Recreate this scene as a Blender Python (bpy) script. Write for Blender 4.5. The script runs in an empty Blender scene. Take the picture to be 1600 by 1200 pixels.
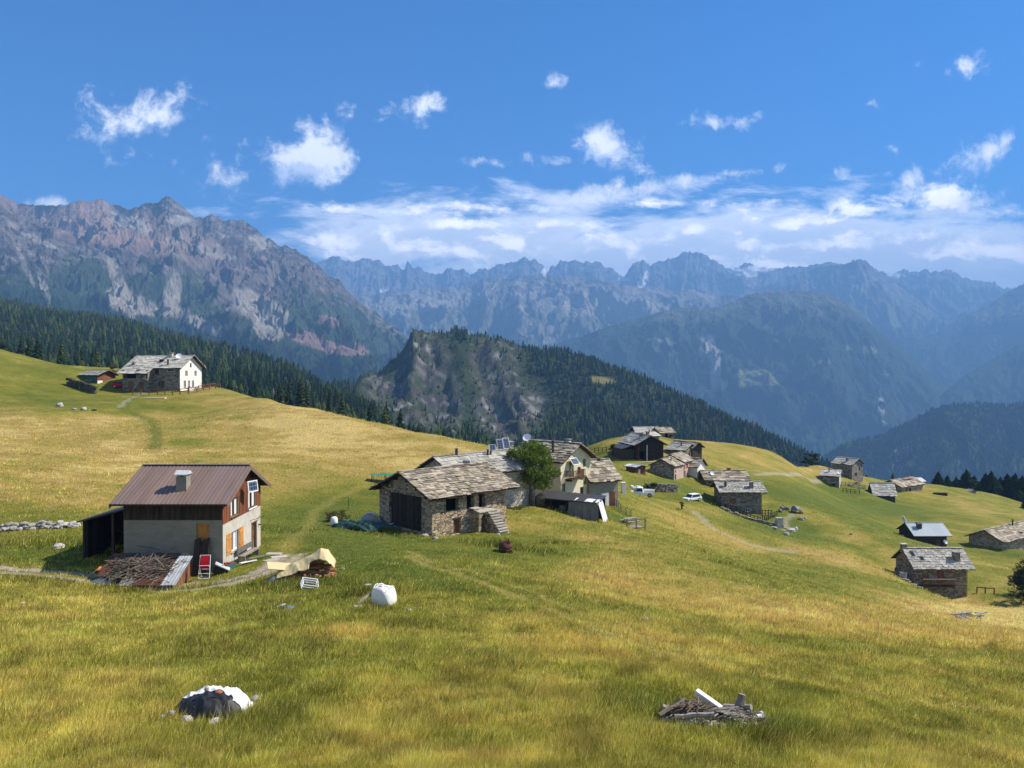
import bpy, math, random
import numpy as np
from mathutils import Matrix, Vector

SC = bpy.context.scene
COL = SC.collection
RNG = np.random.default_rng(7)
random.seed(7)

# ------------------------------------------------------------------ camera
PITCH = math.radians(-0.7)
FPX = 1200.0                      # focal length in pixels of the 1600 px wide photograph
cam_data = bpy.data.cameras.new("camera")
cam_data.sensor_width = 36.0
cam_data.lens = 36.0 * FPX / 1600.0
cam_data.clip_start = 0.5
cam_data.clip_end = 60000.0
cam = bpy.data.objects.new("camera", cam_data)
cam.location = (0, 0, 0)
cam.rotation_euler = (math.radians(90) + PITCH, 0, 0)
COL.objects.link(cam)
SC.camera = cam
CP, SP = math.cos(-PITCH), math.sin(-PITCH)

def W(px, py, Y):
    """The point at depth Y (metres ahead of the camera) seen at photograph pixel (px, py)."""
    u = (px - 800.0) / FPX
    v = -(py - 600.0) / FPX
    t = Y / (CP + v * SP)
    return np.array([u * t, Y, t * (v * CP - SP)])

def proj(x, y, z):
    """World point(s) -> photograph pixel(s)."""
    d = y * CP - z * SP
    up = y * SP + z * CP
    d = np.where(np.abs(d) < 1e-3, 1e-3, d)
    return 800.0 + FPX * x / d, 600.0 - FPX * up / d

# ------------------------------------------------------------------ light, exposure
SUN_AZ = math.radians(76.0)       # clockwise from +Y: the sun stands to the right, slightly ahead
SUN_EL = math.radians(46.0)
sun_data = bpy.data.lights.new("sun", 'SUN')
sun_data.energy = 5.0
sun_data.angle = math.radians(0.5)
sun_data.color = (1.0, 0.925, 0.81)
sun = bpy.data.objects.new("sun", sun_data)
sdir = Vector((math.sin(SUN_AZ) * math.cos(SUN_EL), math.cos(SUN_AZ) * math.cos(SUN_EL), math.sin(SUN_EL)))
sun.rotation_euler = sdir.to_track_quat('Z', 'Y').to_euler()
COL.objects.link(sun)

SC.view_settings.view_transform = 'Standard'
SC.view_settings.look = 'None'
SC.view_settings.exposure = 0.86
SC.view_settings.gamma = 1.0
SC.view_settings.use_curve_mapping = False
SC.cycles.use_denoising = True
SC.cycles.max_bounces = 6
SC.cycles.diffuse_bounces = 3
SC.cycles.volume_bounces = 0
SC.cycles.transparent_max_bounces = 8

# ------------------------------------------------------------------ node helpers
class NT:
    """Small helper to write node trees."""
    def __init__(self, tree):
        self.t = tree
        self.n = tree.nodes
        self.l = tree.links
    def new(self, kind, **kw):
        nd = self.n.new(kind)
        for k, v in kw.items():
            setattr(nd, k, v)
        return nd
    def put(self, sock, val):
        if isinstance(val, bpy.types.NodeSocket):
            self.l.new(val, sock)
        else:
            sock.default_value = val
    def math(self, op, a, b=0.0, c=None, clamp=False):
        nd = self.new('ShaderNodeMath', operation=op, use_clamp=clamp)
        self.put(nd.inputs[0], a)
        self.put(nd.inputs[1], b)
        if c is not None:
            self.put(nd.inputs[2], c)
        return nd.outputs[0]
    def vmath(self, op, a, b=(0, 0, 0)):
        nd = self.new('ShaderNodeVectorMath', operation=op)
        self.put(nd.inputs[0], a)
        self.put(nd.inputs[1], b)
        return nd.outputs[0]
    def noise(self, vec, scale, detail=4.0, rough=0.55, distortion=0.0):
        nd = self.new('ShaderNodeTexNoise')
        self.put(nd.inputs['Vector'], vec)
        nd.inputs['Scale'].default_value = scale
        nd.inputs['Detail'].default_value = detail
        nd.inputs['Roughness'].default_value = rough
        nd.inputs['Distortion'].default_value = distortion
        return nd.outputs[0]
    def ramp(self, fac, stops, interp='LINEAR'):
        nd = self.new('ShaderNodeValToRGB')
        nd.color_ramp.interpolation = interp
        cr = nd.color_ramp.elements
        while len(cr) < len(stops):
            cr.new(0.5)
        for e, (p, c) in zip(cr, stops):
            e.position = p
            e.color = tuple(c) + (1.0,) if len(c) == 3 else c
        self.put(nd.inputs[0], fac)
        return nd.outputs[0]
    def mix(self, fac, a, b, blend='MIX'):
        nd = self.new('ShaderNodeMix', data_type='RGBA', blend_type=blend)
        self.put(nd.inputs[0], fac)
        for i, v in ((6, a), (7, b)):
            if isinstance(v, bpy.types.NodeSocket):
                self.l.new(v, nd.inputs[i])
            else:
                nd.inputs[i].default_value = tuple(v) + (1.0,) if len(v) == 3 else v
        return nd.outputs[2]
    def maprange(self, v, a, b, c=0.0, d=1.0, smooth=False):
        nd = self.new('ShaderNodeMapRange', interpolation_type='SMOOTHSTEP' if smooth else 'LINEAR')
        for i, q in enumerate((v, a, b, c, d)):
            self.put(nd.inputs[i], q)
        return nd.outputs[0]

# ------------------------------------------------------------------ sky with clouds
world = bpy.data.worlds.new("World")
SC.world = world
world.use_nodes = True
world.cycles.sampling_method = 'MANUAL'
world.cycles.sample_map_resolution = 256
g = NT(world.node_tree)
g.n.clear()
w_out = g.new('ShaderNodeOutputWorld')
w_bg = g.new('ShaderNodeBackground')
w_bg.inputs[1].default_value = 0.085
sky = g.new('ShaderNodeTexSky', sky_type='NISHITA')
sky.sun_disc = False
sky.sun_elevation = SUN_EL
sky.sun_rotation = SUN_AZ
sky.altitude = 2100.0
sky.air_density = 1.0
sky.dust_density = 0.4
sky.ozone_density = 3.5
hs = g.new('ShaderNodeHueSaturation')
hs.inputs['Saturation'].default_value = 2.2
hs.inputs['Value'].default_value = 1.0
g.l.new(sky.outputs[0], hs.inputs['Color'])
tc = g.new('ShaderNodeTexCoord')
sep = g.new('ShaderNodeSeparateXYZ')
g.l.new(tc.outputs['Generated'], sep.inputs[0])
yy = g.math('MAXIMUM', sep.outputs[1], 0.02)
cu = g.math('DIVIDE', sep.outputs[0], yy)
cw = g.math('DIVIDE', sep.outputs[2], yy)
comb = g.new('ShaderNodeCombineXYZ')
g.l.new(cu, comb.inputs[0])
g.l.new(cw, comb.inputs[1])
cuv = comb.outputs[0]

def cloud_field(vec, blobs, stretch, seed, ns, amp):
    """Largest of several soft ellipses, broken up by noise."""
    # warp
    wn = g.new('ShaderNodeTexNoise', noise_dimensions='3D')
    off = g.vmath('ADD', vec, (seed, seed * 0.37, seed * 1.7))
    sc = g.vmath('MULTIPLY', off, (stretch, 1.0, 1.0))
    g.l.new(sc, wn.inputs['Vector'])
    wn.inputs['Scale'].default_value = ns
    wn.inputs['Detail'].default_value = 9.0
    wn.inputs['Roughness'].default_value = 0.64
    wn.inputs['Distortion'].default_value = 0.25
    nz = g.math('SUBTRACT', wn.outputs[0], 0.5)
    best = None
    for (px, py, rx, ry, rot, gain) in blobs:
        c = W(px, py, 1.0)
        mp = g.new('ShaderNodeMapping', vector_type='TEXTURE')
        # chained on the previous blob so that the shader evaluates them one after another
        g.l.new(vec if best is None else g.vmath('ADD', vec, g.math('MULTIPLY', best, 1e-7)), mp.inputs[0])
        mp.inputs['Location'].default_value = (c[0], c[2], 0)
        mp.inputs['Rotation'].default_value = (0, 0, math.radians(rot))
        mp.inputs['Scale'].default_value = (rx / FPX, ry / FPX, 1)
        ln = g.new('ShaderNodeVectorMath', operation='LENGTH')
        g.l.new(mp.outputs[0], ln.inputs[0])
        b = g.math('MULTIPLY', g.math('SUBTRACT', 1.0, ln.outputs['Value']), gain)
        best = b if best is None else g.math('MAXIMUM', best, b)
    return g.math('ADD', best, g.math('MULTIPLY', nz, amp))

front = g.math('GREATER_THAN', sep.outputs[1], 0.03)
sky_blue = g.mix(1.0, hs.outputs[0], (0.3, 0.93, 1.06), 'MULTIPLY')
# small fair weather cumulus and wisps: (px, py, rx, ry, tilt, gain)
PUFFS = [
    (485, 248, 96, 56, 6, 1.35), (215, 183, 90, 50, 12, 0.66), (255, 178, 50, 26, 0, 0.4), (360, 270, 62, 42, -12, 0.5),
    (150, 212, 40, 14, -10, 0.33), (944, 228, 66, 42, 4, 1.15), (880, 247, 70, 14, 12, 0.42), (815, 251, 60, 10, 2, 0.42),
    (642, 173, 62, 22, 14, 0.5), (550, 180, 20, 18, 20, 0.42), (1140, 186, 55, 13, 8, 0.36), (1526, 246, 84, 32, 24, 0.95),
    (1420, 283, 30, 22, 20, 0.62), (1400, 235, 17, 14, 20, 0.6), (1330, 267, 28, 15, 0, 0.45), (1508, 107, 52, 14, 8, 0.36),
    (1157, 269, 60, 9, 3, 0.55), (1000, 293, 70, 18, 16, 0.6), (968, 288, 15, 16, 0, 0.55), (1080, 281, 85, 13, 4, 0.5),
    (868, 128, 26, 10, 14, 0.26), (1358, 162, 12, 9, 0, 0.4), (920, 312, 80, 26, 10, 0.75), (1008, 266, 30, 12, 6, 0.4), 
    (1505, 318, 95, 24, 6, 0.75), (80, 318, 55, 14, 0, 0.7), (1585, 350, 40, 18, 0, 0.7), (1380, 270, 24, 12, 0, 0.3),
]
pf = cloud_field(cuv, PUFFS, 1.0, 3.1, 27.0, 3.0)
pf_up = cloud_field(g.vmath('ADD', cuv, (0.012, 0.017, 0)), PUFFS, 1.0, 3.1, 27.0, 3.0)
pmask = g.maprange(pf, 0.0, 0.95, 0, 1, True)
plit = g.maprange(g.math('SUBTRACT', pf, pf_up), -0.30, 0.38, 0, 1, True)  # sunward edges brightened: cloud shading put into the sky colour
# the bank of cloud over the far range
BANK = [(1000, 392, 680, 98, -1.5, 1.5), (1380, 392, 400, 95, -3, 1.4), (640, 375, 250, 72, -4, 1.4), (1600, 420, 260, 80, 0, 1.3)]
bk = cloud_field(cuv, BANK, 0.30, 8.3, 24.0, 3.6)
bmask = g.maprange(bk, -0.05, 0.95, 0, 1, True)
CUM = [(600, 365, 40, 20, 0, 0.7), (700, 392, 110, 24, 0, 0.65), (800, 380, 80, 26, 0, 0.6), (1084, 357, 30, 15, 0, 0.9), (960, 385, 120, 22, 0, 0.7), (1160, 378, 110, 22, 6, 0.7),
       (1340, 382, 170, 24, 3, 0.75), (1250, 350, 90, 20, 5, 0.65), (1470, 315, 70, 28, 8, 0.9), (1350, 325, 160, 14, -2, 0.65), (1040, 318, 110, 8, 0, 0.6), (600, 330, 130, 10, -3, 0.5), (760, 325, 150, 9, -2, 0.5),
       (1480, 392, 150, 24, -3, 0.75), (540, 385, 60, 20, 0, 0.6), (880, 350, 120, 12, 0, 0.5), (1560, 395, 80, 22, 0, 0.7), (720, 350, 120, 12, 0, 0.5), (1050, 405, 160, 16, 0, 0.6), (1200, 415, 200, 12, 0, 0.5)]
cmf = cloud_field(cuv, CUM, 0.62, 5.7, 30.0, 3.6)
cmf_up = cloud_field(g.vmath('ADD', cuv, (0.009, 0.014, 0)), CUM, 0.62, 5.7, 30.0, 3.6)
cmask = g.maprange(cmf, -0.1, 0.95, 0, 1, True)
clit = g.maprange(g.math('SUBTRACT', cmf, cmf_up), -0.32, 0.42, 0, 1, True)  # lit and shaded sides of the cumulus, set by colour
K = 1.0 / 0.085
def kc(r, gg, b):
    return (r * K, gg * K, b * K)
bank_col = g.mix(g.maprange(bk, 0.2, 1.6, 0, 1, True), kc(1.18, 1.18, 1.19), kc(0.82, 0.86, 0.97))
puff_col = g.mix(plit, kc(0.58, 0.66, 0.84), kc(0.98, 0.97, 0.96))
cum_col = g.mix(clit, kc(0.75, 0.80, 0.92), kc(1.75, 1.62, 1.5))
c1 = g.mix(g.math('MULTIPLY', g.math('MULTIPLY', bmask, 0.88), front), sky_blue, bank_col)
c2 = g.mix(g.math('MULTIPLY', g.math('MULTIPLY', cmask, 0.85), front), c1, cum_col)
c3 = g.mix(g.math('MULTIPLY', g.math('MULTIPLY', pmask, 0.93), front), c2, puff_col)
# unseen broken white cloud added behind the camera as fill for shaded walls
bn = g.new('ShaderNodeTexNoise')
g.l.new(g.vmath('MULTIPLY', tc.outputs['Generated'], (1.0, 1.0, 2.2)), bn.inputs['Vector'])
bn.inputs['Scale'].default_value = 2.6
bn.inputs['Detail'].default_value = 6.0
bmk = g.math('MULTIPLY', g.maprange(bn.outputs[0], 0.42, 0.60, 0, 0.45, True), g.maprange(sep.outputs[1], 0.0, -0.25, 0, 1, True))
c4 = g.mix(bmk, c3, kc(0.86, 0.85, 0.84))
g.l.new(c4, w_bg.inputs[0])
g.l.new(w_bg.outputs[0], w_out.inputs[0])
# ------------------------------------------------------------------ numpy noise
def _hash(ix, iy, seed):
    h = (ix.astype(np.int64) * 374761393 + iy.astype(np.int64) * 668265263 + seed * 974634777) & 0xFFFFFFFF
    h = ((h ^ (h >> 13)) * 1274126177) & 0xFFFFFFFF
    h = ((h ^ (h >> 15)) * 2246822519) & 0xFFFFFFFF
    return (h ^ (h >> 16)) / 4294967296.0

def pn(x, y, seed=0):
    """Gradient noise, about -1..1."""
    x = np.asarray(x, float); y = np.asarray(y, float)
    ix = np.floor(x); iy = np.floor(y)
    fx = x - ix; fy = y - iy
    ux = fx * fx * fx * (fx * (fx * 6 - 15) + 10); uy = fy * fy * fy * (fy * (fy * 6 - 15) + 10)
    def gr(a, b):
        t = _hash(ix + a, iy + b, seed) * 2 * np.pi
        return np.cos(t) * (fx - a) + np.sin(t) * (fy - b)
    n0 = gr(0, 0) * (1 - ux) + gr(1, 0) * ux
    n1 = gr(0, 1) * (1 - ux) + gr(1, 1) * ux
    return (n0 * (1 - uy) + n1 * uy) * 1.5

def fbm(x, y, octv=5, seed=0, gain=0.5, lac=2.03):
    s = 0.0; a = 1.0; f = 1.0; tot = 0.0
    for o in range(octv):
        s = s + a * pn(x * f, y * f, seed + o * 17)
        tot += a; a *= gain; f *= lac
    return s / tot

def ridged(x, y, octv=6, seed=0, gain=0.55, lac=2.05):
    s = 0.0; a = 1.0; f = 1.0; tot = 0.0; w = 1.0
    for o in range(octv):
        n = 1.0 - np.abs(pn(x * f, y * f, seed + o * 31))
        n = n * n
        s = s + a * n * w
        w = np.clip(n * 1.6, 0, 1)
        tot += a; a *= gain; f *= lac
    return s / tot

def sstep(a, b, x):
    t = np.clip((x - a) / (b - a), 0, 1)
    return t * t * (3 - 2 * t)

def blob(px, py, cx, cy, rx, ry, rot=0.0, soft=0.5):
    """Soft ellipse 0..1, 1 inside."""
    c, s = math.cos(math.radians(rot)), math.sin(math.radians(rot))
    dx = px - cx; dy = py - cy
    u = (dx * c + dy * s) / rx; v = (-dx * s + dy * c) / ry
    return 1.0 - sstep(1.0 - soft, 1.0 + soft, np.sqrt(u * u + v * v))

class TPS:
    """Thin plate spline through scattered heights."""
    def __init__(self, pts, scale=100.0, smooth=0.0):
        P = np.array(pts, float); self.sc = scale
        self.p = P[:, :2] / scale
        n = len(P)
        d = np.linalg.norm(self.p[:, None] - self.p[None], axis=2)
        K = np.where(d > 0, d * d * np.log(np.maximum(d, 1e-9)), 0) + np.eye(n) * smooth
        Q = np.c_[np.ones(n), self.p]
        A = np.zeros((n + 3, n + 3)); A[:n, :n] = K; A[:n, n:] = Q; A[n:, :n] = Q.T
        b = np.r_[P[:, 2], np.zeros(3)]
        self.w = np.linalg.solve(A, b)
    def __call__(self, x, y):
        x = np.asarray(x, float); y = np.asarray(y, float)
        shp = np.broadcast(x, y).shape
        X = np.broadcast_to(x, shp).ravel() / self.sc; Y = np.broadcast_to(y, shp).ravel() / self.sc
        out = np.empty(X.size); n = len(self.p)
        for i in range(0, X.size, 20000):
            xs = X[i:i + 20000, None]; ys = Y[i:i + 20000, None]
            r2 = (xs - self.p[:, 0]) ** 2 + (ys - self.p[:, 1]) ** 2
            k = 0.5 * r2 * np.log(np.maximum(r2, 1e-12))
            out[i:i + 20000] = k @ self.w[:n] + self.w[n] + self.w[n + 1] * xs[:, 0] + self.w[n + 2] * ys[:, 0]
        return out.reshape(shp)

# ------------------------------------------------------------------ mesh helpers
def mesh_from_arrays(name, verts, faces, mat=None, colors=None, smooth=False, attrs=None):
    """verts (n,3), faces (m,k) with one k; colors per vertex (n,3)."""
    me = bpy.data.meshes.new(name)
    verts = np.ascontiguousarray(verts, np.float32); faces = np.ascontiguousarray(faces, np.int32)
    n, (m, k) = len(verts), faces.shape
    me.vertices.add(n); me.vertices.foreach_set('co', verts.ravel())
    me.loops.add(m * k); me.loops.foreach_set('vertex_index', faces.ravel())
    me.polygons.add(m)
    me.polygons.foreach_set('loop_start', np.arange(0, m * k, k, dtype=np.int32))
    me.polygons.foreach_set('loop_total', np.full(m, k, np.int32))
    me.update(calc_edges=True)
    if smooth:
        me.polygons.foreach_set('use_smooth', np.ones(m, bool))
    if colors is not None:
        a = me.attributes.new('col', 'FLOAT_COLOR', 'POINT')
        c = np.ones((n, 4), np.float32); c[:, :3] = colors
        a.data.foreach_set('color', c.ravel())
    for key, val in (attrs or {}).items():
        a = me.attributes.new(key, 'FLOAT', 'POINT')
        a.data.foreach_set('value', np.ascontiguousarray(val, np.float32))
    if mat is not None:
        me.materials.append(mat)
    ob = bpy.data.objects.new(name, me)
    COL.objects.link(ob)
    return ob

def grid_faces(nr, nc):
    i = np.arange(nr * nc).reshape(nr, nc)
    return np.stack([i[:-1, :-1].ravel(), i[:-1, 1:].ravel(), i[1:, 1:].ravel(), i[1:, :-1].ravel()], 1)

def lin(r, g_, b):
    """sRGB 0-255 -> linear."""
    return tuple(((c / 255.0) / 12.92 if c / 255.0 <= 0.04045 else ((c / 255.0 + 0.055) / 1.055) ** 2.4) for c in (r, g_, b))

def new_mat(name, rough=0.85, spec=0.2):
    m = bpy.data.materials.new(name)
    m.use_nodes = True
    q = NT(m.node_tree)
    bs = q.n['Principled BSDF']
    bs.inputs['Roughness'].default_value = rough
    bs.inputs['Specular IOR Level'].default_value = spec
    return m, q, bs

# ------------------------------------------------------------------ meadow: one sheet through measured ground points
MEADOW_PIX = [
    # foreground
    (0, 1200, 15.6), (400, 1200, 16), (800, 1200, 16.2), (1200, 1200, 16.6), (1600, 1200, 17.5),
    (-300, 1200, 15), (1900, 1200, 19),
    (315, 1125, 19), (1115, 1140, 19), (0, 1000, 28), (600, 985, 30), (1000, 1000, 29.5), (1300, 1000, 35), (1600, 1000, 42),
    (600, 937, 36), (480, 905, 43), (-200, 900, 44), (0, 887, 47), (270, 917, 45), (345, 890, 48), (430, 890, 46), (130, 850, 56), (-150, 840, 58),
    (450, 855, 54), (540, 830, 62), (675, 838, 68), (790, 853, 61), (760, 815, 76), (900, 930, 40), (850, 900, 46),
    (1000, 930, 46), (1000, 860, 68), (850, 805, 84), (905, 785, 96), (960, 790, 100), (990, 822, 88), (1150, 880, 72), (1300, 930, 66),
    (1450, 960, 76), (1600, 985, 70),
    # left bowl
    (200, 760, 80), (0, 780, 74), (-150, 760, 76), (450, 780, 84), (600, 765, 92), (500, 740, 98), (200, 705, 108), (0, 690, 112), (400, 690, 118), (200, 662, 142),
    (60, 640, 146), (-120, 650, 140), (340, 640, 156), (300, 612, 174), (170, 607, 178), (100, 590, 180), (0, 545, 212), (-150, 505, 225), (100, 570, 205), (260, 590, 196), (340, 606, 176),
    (420, 622, 164), (500, 641, 152), (600, 666, 142), (700, 683, 132), (760, 701, 124), (800, 715, 118), (600, 715, 112),
    # middle village
    (835, 715, 118), (930, 742, 116), (1000, 742, 136), (1000, 775, 122), (1080, 778, 126), (1020, 765, 128), (1065, 746, 148), (1015, 716, 162), (985, 681, 192), (930, 695, 176),
    (1055, 686, 194), (1150, 697, 200), (1220, 712, 206), (1280, 727, 230), (1280, 745, 214), (1170, 800, 138), (1110, 790, 136), (1215, 815, 136), (1250, 800, 142), (1250, 760, 165), (1150, 730, 172),
    (1200, 860, 104), (1330, 870, 104), (1270, 850, 112),
    # dips and the far terrace
    (1310, 758, 212), (1260, 742, 206), (1385, 781, 216), (1440, 772, 232), (1400, 753, 248), (1470, 758, 252), (1560, 773, 262), (1598, 795, 250), (1640, 800, 262), (1430, 800, 196), (1500, 810, 190), (1560, 805, 205), (1590, 860, 146), (1460, 856, 146),
    (1300, 775, 196), (1335, 790, 186), (1350, 770, 210), (1285, 764, 203), (1440, 929, 110), (1360, 810, 176), (1410, 838, 150), (1400, 905, 110), (1470, 937, 112), (1530, 940, 110), (1540, 895, 124), (1600, 930, 112), (1700, 880, 150), (1750, 1000, 80), (1380, 842, 130),
]
M_CTRL = [tuple(W(a, b, c)) for a, b, c in MEADOW_PIX]
M_CTRL += [(-30, 2, -2.0), (0, 0, -1.75), (30, 2, -2.6), (-30, -40, 4), (0, -40, 4), (40, -40, 2), (-14, 9, -5.6), (0, 9, -5.9), (14, 9, -6.3)]
# the ground falls away behind every crest
for a, b, c, k1, d1, k2, d2 in [
    (-150, 505, 225, 1.25, -4, 1.6, -24), (0, 545, 212, 1.2, -6, 1.6, -40), (150, 575, 212, 1.15, -9, 1.5, -45), (260, 590, 196, 1.15, -9, 1.5, -45), (340, 606, 176, 1.15, -9, 1.6, -45), (420, 622, 164, 1.15, -8, 1.6, -45), (500, 641, 152, 1.15, -7, 1.6, -45),
    (600, 666, 142, 1.15, -7, 1.6, -42), (700, 683, 132, 1.16, -7, 1.7, -42), (780, 706, 124, 1.3, -10, 1.8, -42), (860, 725, 118, 1.45, -9, 2.0, -42),
    (985, 681, 192, 1.15, -9, 1.5, -45), (1055, 686, 194, 1.15, -9, 1.5, -45), (1150, 697, 200, 1.15, -9, 1.5, -48), (1220, 712, 206, 1.15, -9, 1.5, -52), (1280, 727, 230, 1.15, -10, 1.5, -60),
    (1340, 742, 236, 1.14, -11, 1.5, -70), (1400, 753, 248, 1.14, -11, 1.5, -72), (1470, 758, 252, 1.14, -12, 1.5, -75), (1560, 773, 262, 1.14, -12, 1.5, -75), (1650, 800, 262, 1.15, -14, 1.5, -80)]:
    p0 = W(a, b, c)
    M_CTRL.append((p0[0] * k1, c * k1, p0[2] + d1))
    M_CTRL.append((p0[0] * k2, c * k2, p0[2] + d2))
meadow_tps = TPS(M_CTRL, 100.0, 0.0006)

def ground(x, y):
    """Meadow height."""
    x = np.asarray(x, float); y = np.asarray(y, float)
    z = meadow_tps(x, y)
    r = np.hypot(x, y)
    z = z + 0.75 * fbm(x / 26.0, y / 22.0, 3, 41) * sstep(22, 60, r)
    z = z + 0.30 * fbm(x / 6.0, y / 4.5, 4, 43) + 0.07 * fbm(x / 0.9, y / 0.9, 2, 47)
    return z

def gz(x, y):
    return float(ground(np.array([x]), np.array([y]))[0])

def on_ground(px, py, Y0):
    """The meadow point seen at a pixel, searched near depth Y0."""
    ys = np.linspace(Y0 * 0.7, Y0 * 1.35, 400)
    p = np.array([W(px, py, y) for y in ys])
    gdz = p[:, 2] - ground(p[:, 0], p[:, 1])
    sg = np.where((gdz[:-1] > 0) & (gdz[1:] <= 0))[0]
    if len(sg):
        k = sg[np.argmin(np.abs(ys[sg] - Y0))]
        f = gdz[k] / (gdz[k] - gdz[k + 1])
        q = p[k] * (1 - f) + p[k + 1] * f
    else:
        q = W(px, py, Y0)
    return np.array([q[0], q[1], gz(q[0], q[1])])

# tracks: wheel ruts and trodden lines over the meadow, as pixel polylines
TRACKS = [  # (points with depth guess, half width m, strength, kind)
    ([(-40, 884, 48), (60, 891, 47), (140, 899, 46.5), (225, 912, 46), (290, 914, 46), (350, 908, 46.5), (400, 895, 47.5), (445, 868, 52)], 0.38, 1.0, 'dirt'),
    ([(-40, 893, 46), (60, 900, 45.5), (140, 908, 45), (225, 921, 44.5), (300, 922, 44.8), (360, 913, 45.5), (420, 896, 47), (470, 866, 52)], 0.32, 0.9, 'dirt'),
    ([(640, 870, 60), (720, 900, 50), (800, 930, 44), (880, 965, 40), (960, 995, 36), (1060, 1025, 33), (1160, 1050, 31), (1290, 1075, 29), (1450, 1100, 27), (1600, 1112, 26)], 0.28, 0.65, 'grass'),
    ([(640, 862, 61), (740, 895, 52), (830, 925, 46), (920, 965, 41), (1010, 998, 37), (1100, 1025, 34), (1200, 1046, 32), (1320, 1068, 30), (1480, 1092, 28)], 0.24, 0.6, 'grass'),
    ([(440, 872, 52), (475, 830, 62), (490, 800, 72), (520, 780, 82), (560, 762, 90), (620, 750, 96)], 0.5, 0.35, 'grass'),
    ([(230, 612, 172), (205, 622, 165), (190, 640, 155), (235, 655, 146), (245, 680, 125), (240, 700, 110)], 0.8, 0.7, 'green'),
    ([(230, 612, 172), (205, 622, 165), (188, 636, 156)], 0.45, 0.5, 'dirt'),
    ([(1180, 742, 166), (1230, 742, 176), (1290, 745, 205)], 0.6, 0.6, 'dirt'),
    ([(1085, 800, 120), (1120, 830, 112), (1170, 850, 106), (1240, 862, 104)], 0.6, 0.5, 'dirt'),
    ([(1420, 930, 112), (1470, 945, 108), (1540, 962, 103), (1600, 970, 100)], 1.0, 0.6, 'grass'),
    ([(1225, 830, 130), (1228, 812, 134), (1240, 803, 138)], 0.5, 0.5, 'dirt'),
]
for k, (pts, hw, st, kind) in enumerate(TRACKS):
    TRACKS[k] = (np.array([on_ground(*p)[:2] for p in pts]), hw, st, kind)

def seg_dist(x, y, poly):
    best = np.full(np.shape(x), 1e9)
    for (ax, ay), (bx, by) in zip(poly[:-1], poly[1:]):
        dx, dy = bx - ax, by - ay
        L = dx * dx + dy * dy + 1e-9
        t = np.clip(((x - ax) * dx + (y - ay) * dy) / L, 0, 1)
        best = np.minimum(best, np.hypot(x - ax - t * dx, y - ay - t * dy))
    return best

C_GOLD = np.array((0.345, 0.245, 0.068)); C_STRAW = np.array((0.48, 0.36, 0.125)); C_OLIVE = np.array((0.225, 0.208, 0.034))
C_GREEN = np.array((0.148, 0.152, 0.020)); C_LUSH = np.array((0.098, 0.126, 0.017)); C_DIRT = np.array((0.40, 0.34, 0.25))

# where the hay stands dry and where the ground stays damp: (px, py, rx, ry, tilt, amount)
DRY = [
    (120, 720, 420, 62, 2, 0.55), (560, 690, 300, 44, 12, 0.50), (80, 660, 220, 16, -3, 0.25), (470, 660, 160, 26, 16, 0.4),
    (1150, 720, 160, 28, 8, 0.28), (1290, 735, 60, 12, 6, 0.25),
    (1500, 975, 320, 36, 4, 0.42), (1120, 940, 170, 26, 10, 0.40), (1330, 838, 120, 14, 26, 0.5), (1300, 870, 120, 11, 16, 0.40), (1100, 830, 90, 24, 22, 0.28),
    (930, 880, 70, 45, 5, 0.30), (1000, 1010, 260, 24, 7, 0.25), 
    (1560, 960, 90, 20, 4, 0.5), (1470, 790, 90, 20, 10, 0.18), (1450, 945, 70, 14, 0, 0.3), (820, 830, 60, 20, 14, 0.2), (560, 990, 40, 12, 0, 0.28), (660, 870, 70, 14, 0, 0.25),
    (450, 850, 26, 10, 0, 0.45), (1000, 795, 60, 18, 0, 0.05), (240, 605, 20, 4, 0, 0.7),
    (30, 820, 100, 12, 0, 0.15),
]
WET = [
    (560, 850, 190, 48, 3, 0.48), (540, 790, 120, 30, -6, 0.42), (470, 930, 130, 44, 0, 0.36), (150, 870, 220, 16, 0, 0.35), (420, 1030, 190, 40, 0, 0.18),
    (830, 860, 90, 26, 8, 0.40), (1050, 765, 70, 16, 4, 0.55), (960, 715, 60, 20, -5, 0.30), (1300, 775, 170, 24, 10, 0.50), (1330, 815, 170, 13, 20, 0.45), (1230, 832, 120, 16, 10, 0.35), (1420, 800, 90, 16, 6, 0.30),
    (1300, 905, 130, 20, 12, 0.22), (200, 625, 240, 22, 3, 0.30), (60, 595, 130, 40, 15, 0.12), (1570, 850, 60, 20, 8, 0.25), (965, 805, 34, 12, 10, 0.6), (1250, 820, 60, 16, 10, 0.4),
    (700, 905, 180, 26, 12, 0.30), (1200, 1090, 90, 40, 0, 0.25), (420, 1110, 90, 60, 0, 0.35), (1020, 1095, 80, 22, 0, 0.4), (1200, 1140, 70, 18, 0, 0.4), (1520, 900, 60, 10, 0, 0.2),
    (60, 840, 110, 26, 0, 0.3), (280, 700, 60, 20, 0, 0.15), (400, 620, 60, 14, 14, 0.2), (660, 985, 70, 26, 0, 0.2), (300, 680, 26, 40, 0, 0.12),
]

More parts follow.
